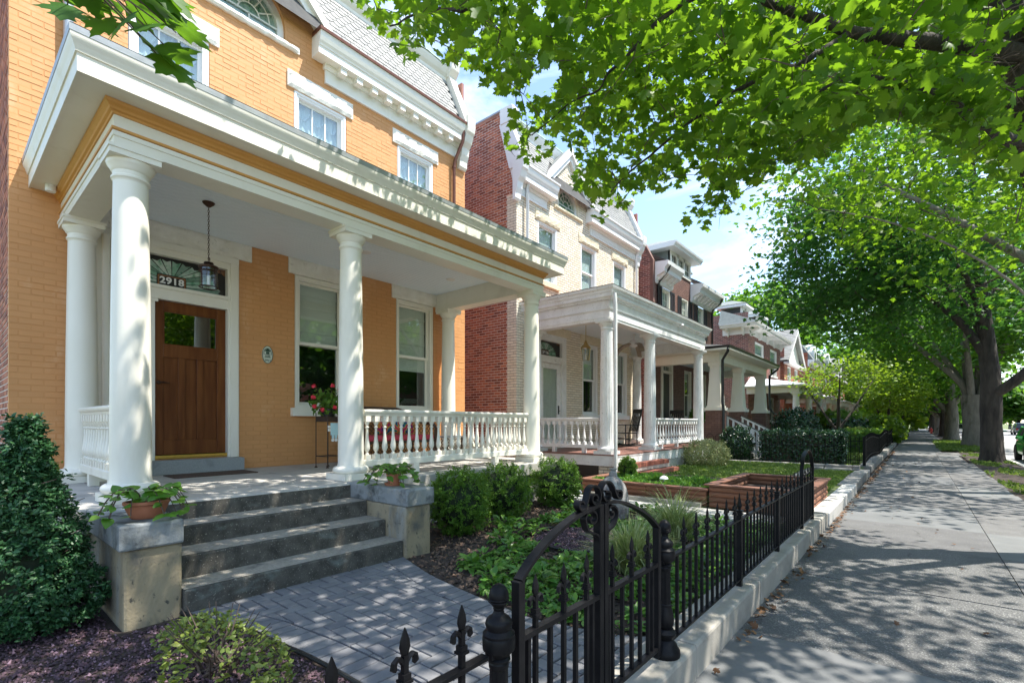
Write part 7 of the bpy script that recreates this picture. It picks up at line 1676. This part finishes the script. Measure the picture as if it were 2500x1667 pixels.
grass_clump(-2.02, 4.12, 760, .62, 'arching striped grass clump right behind the gate scrolls')
grass_clump(-2.12, 5.45, 680, .74, 'second striped grass clump nearer the concrete path')
# ground covers
def lawn(name, label, x0, x1, y0, y1, n, h, mat, zf, ok=None):
    x = rng.uniform(x0, x1, n); y = rng.uniform(y0, y1, n)
    if ok is not None: k = ok(x, y); x, y = x[k], y[k]; n = len(x)
    P = np.column_stack([x, y, [zf(a, b) for a, b in zip(x, y)]]); N = rng.normal(size=(n, 3))+[0, 0, .25]; U = rng.normal(size=(n, 3))*.55+[0, 0, 1]
    o = link(name, scatter(name, DIAM, P, frames(N, U), h*rng.uniform(.5, 1.3, n), rng.random(n)), mat); o['kind'] = 'stuff'; o['label'] = label; o['category'] = 'grass'
lawn('lawn_grass', 'short sunlit lawn before the cream house', -2.2, -1.35, 10.6, 16.5, 14000, .05, 'lawn_grass', lambda x, y: .13)
lawn('creeping_plants', 'low creeping green plants on the raised stone-edged bed', -5.2, -2.3, 11.0, 16.5, 16000, .06, 'lawn_grass', lambda x, y: .26)
lawn('planter_plants', 'sparse creeping plants inside the long timber planter', -4.9, -2.7, 8.3, 10.0, 9000, .09, 'hosta_leaf', lambda x, y: .36, lambda x, y: np.sin(x*7)+np.cos(y*6) > -.4)
lawn('verge_grass', 'rough grass round the far street trees', 1.0, 2.75, 34.5, 52, 9000, .16, 'lawn_grass', lambda x, y: .02)
lawn('strip_grass', 'tufts of grass on the planting strip near the sidewalk', 1.6, 2.75, 8, 34, 9000, .09, 'lawn_grass', lambda x, y: -.01, lambda x, y: np.sin(y*1.3)+np.sin(x*5+y*.7) > .1)
lawn('far_lawn_grass', 'sunny green lawn behind the hedge and iron fence', -6, -1.5, 18.9, 30, 9000, .10, 'lawn_grass', lambda x, y: .12)
# fallen leaves along the kerb
n = 1300; y = 2.6+rng.random(n)**.8*30; x = -.96+np.abs(rng.normal(size=n))*.05+np.where(rng.random(n) < .05, rng.random(n)*1.5, 0)
k = np.array([mnoise.noise(Vector((0, q*1.1, 9))) > -.12 for q in y]); x, y = x[k], y[k]; n = len(x)
o = link('fallen_leaves', scatter('fallen_leaves', MAPLE2, np.column_stack([x, y, .012+rng.random(n)*.02]), frames(rng.normal(size=(n, 3))*.35+[0, 0, 1], rng.normal(size=(n, 3))), .042*rng.uniform(.5, 1.5, n), rng.random(n)), 'dead_leaf'); o['kind'] = 'stuff'; o['label'] = 'dry brown leaves gathered along the foot of the kerb'; o['category'] = 'leaves'

# ------------------------------------------------------------ potted plants
HLEAF = fastmesh('leaf', *HEART); HLEAF.materials.append(M['pot_leaf'])
def trailing_plant(x, y, z, label, pot, nst, reach, group):
    t = thing('potted_plant', (x, y, z), label, 'potted plant', group)
    pot(t, x, y, z)
    zs = z+.12; mb = MB(); cnt = 0
    for k in range(nst):
        a = 2*math.pi*k/nst+random.uniform(-.3, .3); L = reach*random.uniform(.6, 1.1); pts = []
        for s in np.linspace(0, 1, 7): pts.append((x+(.04+L*s)*math.cos(a+.3*s), y+(.04+L*s)*math.sin(a+.3*s), zs+.13*math.sin(s*2.6)-.14*s*s))
        mb.tube(pts, .0035, 4)
        for s in np.linspace(.12, 1, 7):
            i = min(5, int(s*6)); p = Vector(pts[i]).lerp(Vector(pts[i+1]), s*6-i)
            side = random.choice((-1, 1)); d = Vector((math.cos(a+side*1.0), math.sin(a+side*1.0), -.35+random.uniform(-.3, .3))); nrm = Vector((random.gauss(0, .3)+.25, random.gauss(0, .3)-.1, 1))
            Rm = frames(np.array([tuple(nrm)]), np.array([tuple(d)]))[0]; o = link('leaf', HLEAF, None, t); o.matrix_basis = Matrix.Translation(p) @ Matrix(Rm.tolist()).to_4x4() @ Matrix.Scale(random.uniform(.055, .095), 4); cnt += 1
    build('stems', mb, 'twig', t, kind='stuff'); return t
def bowl(t, x, y, z):
    m = MB().lathe([(.085, 0), (.10, .012), (.125, .07), (.135, .10), (.142, .105), (.142, .125), (.125, .125), (.118, .10)], (0, 0, 0), 24); build('pot', MB().add([(x+v[0]*.78, y+v[1]*1.0, z+v[2]) for v in m.v], m.f), 'terracotta', t, smooth=40); build('soil', MB().lathe([(.115, .10), (.001, .104)], (x, y, z), 16), 'soil', t)
def saucer_pot(t, x, y, z):
    build('saucer', MB().lathe([(.085, 0), (.095, .01), (.10, .028), (.09, .028), (.085, .015)], (x, y, z), 20), 'terracotta', t, smooth=40); build('pot', MB().lathe([(.055, .016), (.072, .10), (.078, .10), (.08, .13), (.07, .13), (.065, .11)], (x, y, z), 20), 'terracotta', t, smooth=40); build('soil', MB().lathe([(.068, .115), (.001, .118)], (x, y, z), 14), 'soil', t)
trailing_plant(-4.28, 1.0, .815, 'trailing plant in an oval terracotta bowl on the left step pier', bowl, 17, .25, 'potted plants on the step piers')
trailing_plant(-4.42, 3.26, .815, 'trailing plant in a round terracotta pot on the right step pier', saucer_pot, 17, .28, 'potted plants on the step piers')
# geranium
ger = thing('geranium', (-7.14, 4.01, 1.53), 'red flowering geranium in a pot on the iron stand', 'potted plant')
build('pot', MB().lathe([(.09, 1.535), (.12, 1.69), (.13, 1.69), (.13, 1.72), (.11, 1.72)], (-7.14, 4.01, 0), 18), 'black_paint', ger, smooth=40)
n = 420; P, N, U = ball(n, .27, .35, (1, 1, .8), .3); P += np.array([[-7.14, 4.01, 1.82]]); o = link('foliage', scatter('foliage', HEART, P, frames(N+[.3, 0, .3], U), .065*rng.uniform(.6, 1.2, n), rng.random(n)), 'box_leaf', ger); o['kind'] = 'stuff'
stm = MB()
for (dy_, dz, dx) in ((-.28, .22, .1), (-.30, .05, .12), (.0, .24, .15), (.12, .17, .2), (.10, .19, .18), (-.02, -.10, .24), (-.27, -.09, .1), (-.20, -.14, .2), (.10, -.33, .22), (.13, -.30, .2)):
    c = Vector((-7.14+dx, 4.01+dy_, 1.84+dz)); stm.tube([(-7.14, 4.01, 1.74), tuple(c)], .003, 4); m = 24
    d = unit(rng.normal(size=(m, 3))); fl_ = scatter('flower_head', STAR, np.array([tuple(c)])+d*.024, frames(d, rng.normal(size=(m, 3))), .034*np.ones(m), rng.random(m)); link('flower_head', fl_, 'petal', ger)
build('stems', stm, 'twig', ger, kind='stuff')
# ------------------------------------------------------------ vehicles and street things
def car(x, y, heading, paint, label, L=4.4, Wd=1.75, Hh=1.46, kind='hatch'):
    """body lofted from cross-sections; local +x is the front. Parts: body, glasshouse, wheel (> rim), headlight, mirror, bumper"""
    t = thing('parked_car', (0, 0, 0), label, 'car', 'parked cars')
    hw = Wd/2
    sec = [(-L/2, .42, .62, .72), (-L/2+.06, .30, .80, .90), (-L/2+.5, .22, .92, .97), (-L*.2, .20, .95, 1.0), (L*.12, .20, .94, 1.0), (L*.25, .21, .90, .98), (L*.40, .23, .80, .93), (L/2-.10, .28, .70, .86), (L/2, .40, .58, .66)]
    rows = []
    for (xx, zb, zt, k) in sec:
        w = hw*k; rows.append([(xx, -w*.90, zb), (xx, -w, zb+.14), (xx, -w, zt-.22), (xx, -w*.97, zt-.07), (xx, -w*.82, zt), (xx, 0, zt+.025), (xx, w*.82, zt), (xx, w*.97, zt-.07), (xx, w, zt-.22), (xx, w, zb+.14), (xx, w*.90, zb)])
    mb = MB(); m = len(rows[0])
    for r in rows: mb.v += r
    mb.f = [(i*m+j, i*m+j+1, (i+1)*m+j+1, (i+1)*m+j) for i in range(len(rows)-1) for j in range(m-1)] + [tuple(range(m)), tuple(reversed(range((len(rows)-1)*m, len(rows)*m)))] + [(i*m, (i+1)*m, (i+1)*m+m-1, i*m+m-1) for i in range(len(rows)-1)]
    body = build('body', mb, paint, t, smooth=45); md = body.modifiers.new('sub', 'SUBSURF'); md.levels = 2; md.render_levels = 2
    back = -L/2+.12 if kind == 'hatch' else -L*.30
    g = [(back, .93, hw*.86), (back+.28, Hh-.05, hw*.68), (0, Hh, hw*.70), (L*.08, Hh-.02, hw*.69), (L*.27, .93, hw*.84)]
    gm = MB()
    for (xx, zz, w) in g: gm.v += [(xx, -w, zz), (xx, w, zz)]
    nb = len(gm.v); gm.v += [(back, -hw*.88, .88), (back, hw*.88, .88), (L*.27, -hw*.86, .88), (L*.27, hw*.86, .88)]
    gm.f = [(2*i, 2*i+1, 2*i+3, 2*i+2) for i in range(4)] + [(0, 2, 4, 6, 8, nb+2, nb), (1, nb+1, nb+3, 9, 7, 5, 3), (0, nb, nb+1, 1), (8, 9, nb+3, nb+2)]
    gl = build('glasshouse', gm, 'car_glass', t, bevel=.05)
    rf = MB().add([(back+.25, -hw*.67, Hh-.045), (back+.25, hw*.67, Hh-.045), (0, hw*.70, Hh+.008), (0, -hw*.70, Hh+.008), (L*.09, hw*.69, Hh-.008), (L*.09, -hw*.69, Hh-.008), (0, 0, Hh+.03)], [(0, 1, 2, 6), (0, 6, 3), (3, 6, 5), (6, 2, 4), (6, 4, 5)])
    build('roof', rf, paint, gl)
    for s in (-1, 1):
        build('pillar', MB().tube([(L*.09, s*hw*.69, Hh-.01), (L*.28, s*hw*.85, .93)], .035, 6), paint, gl); build('pillar', MB().tube([(-.15, s*hw*.71, Hh), (-.2, s*hw*.88, .93)], .03, 6), paint, gl); build('pillar', MB().tube([(back+.27, s*hw*.68, Hh-.05), (back, s*hw*.87, .93)], .05, 6), paint, gl)
        mi = build('mirror', MB().box(L*.20, L*.26, s*(hw+.02), s*(hw+.20), .95, 1.08), paint, t, bevel=.025)
        build('headlight', MB().box(L/2-.22, L/2-.06, s*hw*.55, s*hw*.86, .60, .74), 'lamp_lens', t, bevel=.03)
        build('tail_light', MB().box(-L/2-.002, -L/2+.12, s*hw*.60, s*hw*.86, .66, .86), 'hydrant_red', t, bevel=.02)
        build('door_handle', MB().box(-.35, -.20, s*hw*.985, s*(hw*1.0+.012), .80, .83), paint, t)
        for wx in (-L*.30, L*.31):
            w = MB().lathe([(.20, -.10), (.30, -.10), (.32, -.07), (.32, .07), (.30, .10), (.20, .10)], (0, 0, 0), 24); wo_ = build('wheel', MB().add([(wx+v[0], s*(hw-.10)+v[2], .31+v[1]) for v in w.v], w.f), 'tyre', t, smooth=40)
            rm_ = MB().lathe([(.205, -.085), (.19, -.06), (.06, -.085), (.05, .095), (.19, .07), (.205, .10)], (0, 0, 0), 20, lambda k, z: 1 if k % 4 else .93); build('rim', MB().add([(wx+v[0], s*(hw-.10)+v[2], .31+v[1]) for v in rm_.v], rm_.f), 'chrome', wo_, smooth=30)
            ar = MB().tube([(wx+.36*math.cos(a), s*(hw-.02), .31+.36*math.sin(a)) for a in np.linspace(0, math.pi, 14)], .03, 6); build('wheel_arch', ar, 'tyre', t)
    build('grille', MB().box(L/2-.03, L/2+.004, -hw*.45, hw*.45, .42, .54), 'black_paint', t, bevel=.01)
    build('number_plate', MB().box(L/2-.005, L/2+.012, -.16, .16, .34, .43), 'sign_white', t)
    t.location = (x, y, -.12); t.rotation_euler = (0, 0, heading); return t
car(4.15, 29.2, R(-90), 'car_green', 'bright green hatchback cut by the right edge of the picture', L=4.0, Wd=1.72, Hh=1.5)
car(4.1, 53.0, R(-90), 'car_teal', 'dark green sedan parked behind the grey tree', kind='sedan')
car(4.1, 60.5, R(-90), 'car_white', 'white car parked beyond the dark green sedan', Hh=1.65)
car(11.0, 72.0, R(90), 'car_red', 'dark red car parked across the street', kind='sedan')
car(11.0, 96, R(90), 'car_silver', 'silver car parked further across the street', Hh=1.6)
car(4.1, 84, R(-90), 'car_silver', 'grey car far along the near kerb', kind='sedan')
car(4.1, 100, R(-90), 'car_white', 'white sedan at the far end of the near kerb', kind='sedan')
hy = thing('fire_hydrant', (1.55, 92, 0), 'small red fire hydrant far down the walk', 'hydrant')
build('barrel', MB().lathe([(.18, 0), (.18, .06), (.12, .08), (.12, .55), (.16, .57), (.16, .62), (.11, .70), (.05, .78), (.03, .84)], (1.55, 92, 0), 14), 'hydrant_red', hy, smooth=40)
for s in (-1, 1): build('outlet', MB().tube([(1.55, 92, .42), (1.55+s*.2, 92, .42)], .06, 10), 'hydrant_red', hy)
# houses across the street
for (y0, y1, z, mt, lab) in ((2, 18, 8.5, 'red_brick', 'brick house directly across the street'), (22, 40, 8.5, 'red_brick', 'brick house across the street by the leafy trees'), (96, 112, 8.0, 'red_brick', 'red brick house across the street at the right edge'), (118, 134, 9.0, 'plum_brick', 'further brick house across the street'), (60, 78, 8.5, 'plum_brick', 'dark brick house across the street behind the trees')):
    X = 20.0; h = thing('opposite_house', (X, (y0+y1)/2, 0), lab, 'house', 'houses across the street')
    build('wall', MB().box(X, X+8, y0, y1, 0, z), 'far_wall', h); build('cornice', MB().box(X-.5, X+8, y0-.2, y1+.2, z, z+.4), 'white_paint', h)
    build('roof', MB().prism([(X-.5, y0-.2, z+.4), (X+8, y0-.2, z+.4), (X+6, y0-.2, z+2.2), (X+1.5, y0-.2, z+2.2)], (0, y1-y0+.4, 0)), 'slate_grey', h)
    for zz in (1.4, 4.8):
        for k in range(4): yy = y0+1.5+k*(y1-y0-2)/4; wn_ = build('window', MB().box(X-.06, X+.02, yy, yy+1.3, zz, zz+2.0), 'white_paint', h); build('pane', MB().box(X-.07, X-.055, yy+.12, yy+1.18, zz+.12, zz+1.88), 'car_glass', wn_)
    build('porch', MB().box(X-2.4, X, y0+1, y1-1, 3.2, 3.6), 'white_paint', h)
    for k in range(4): build('column', MB().lathe([(.18, 0), (.15, 3.2)], (X-2.2, y0+1.3+k*(y1-y0-2.6)/3, 0), 10), 'white_paint', h)
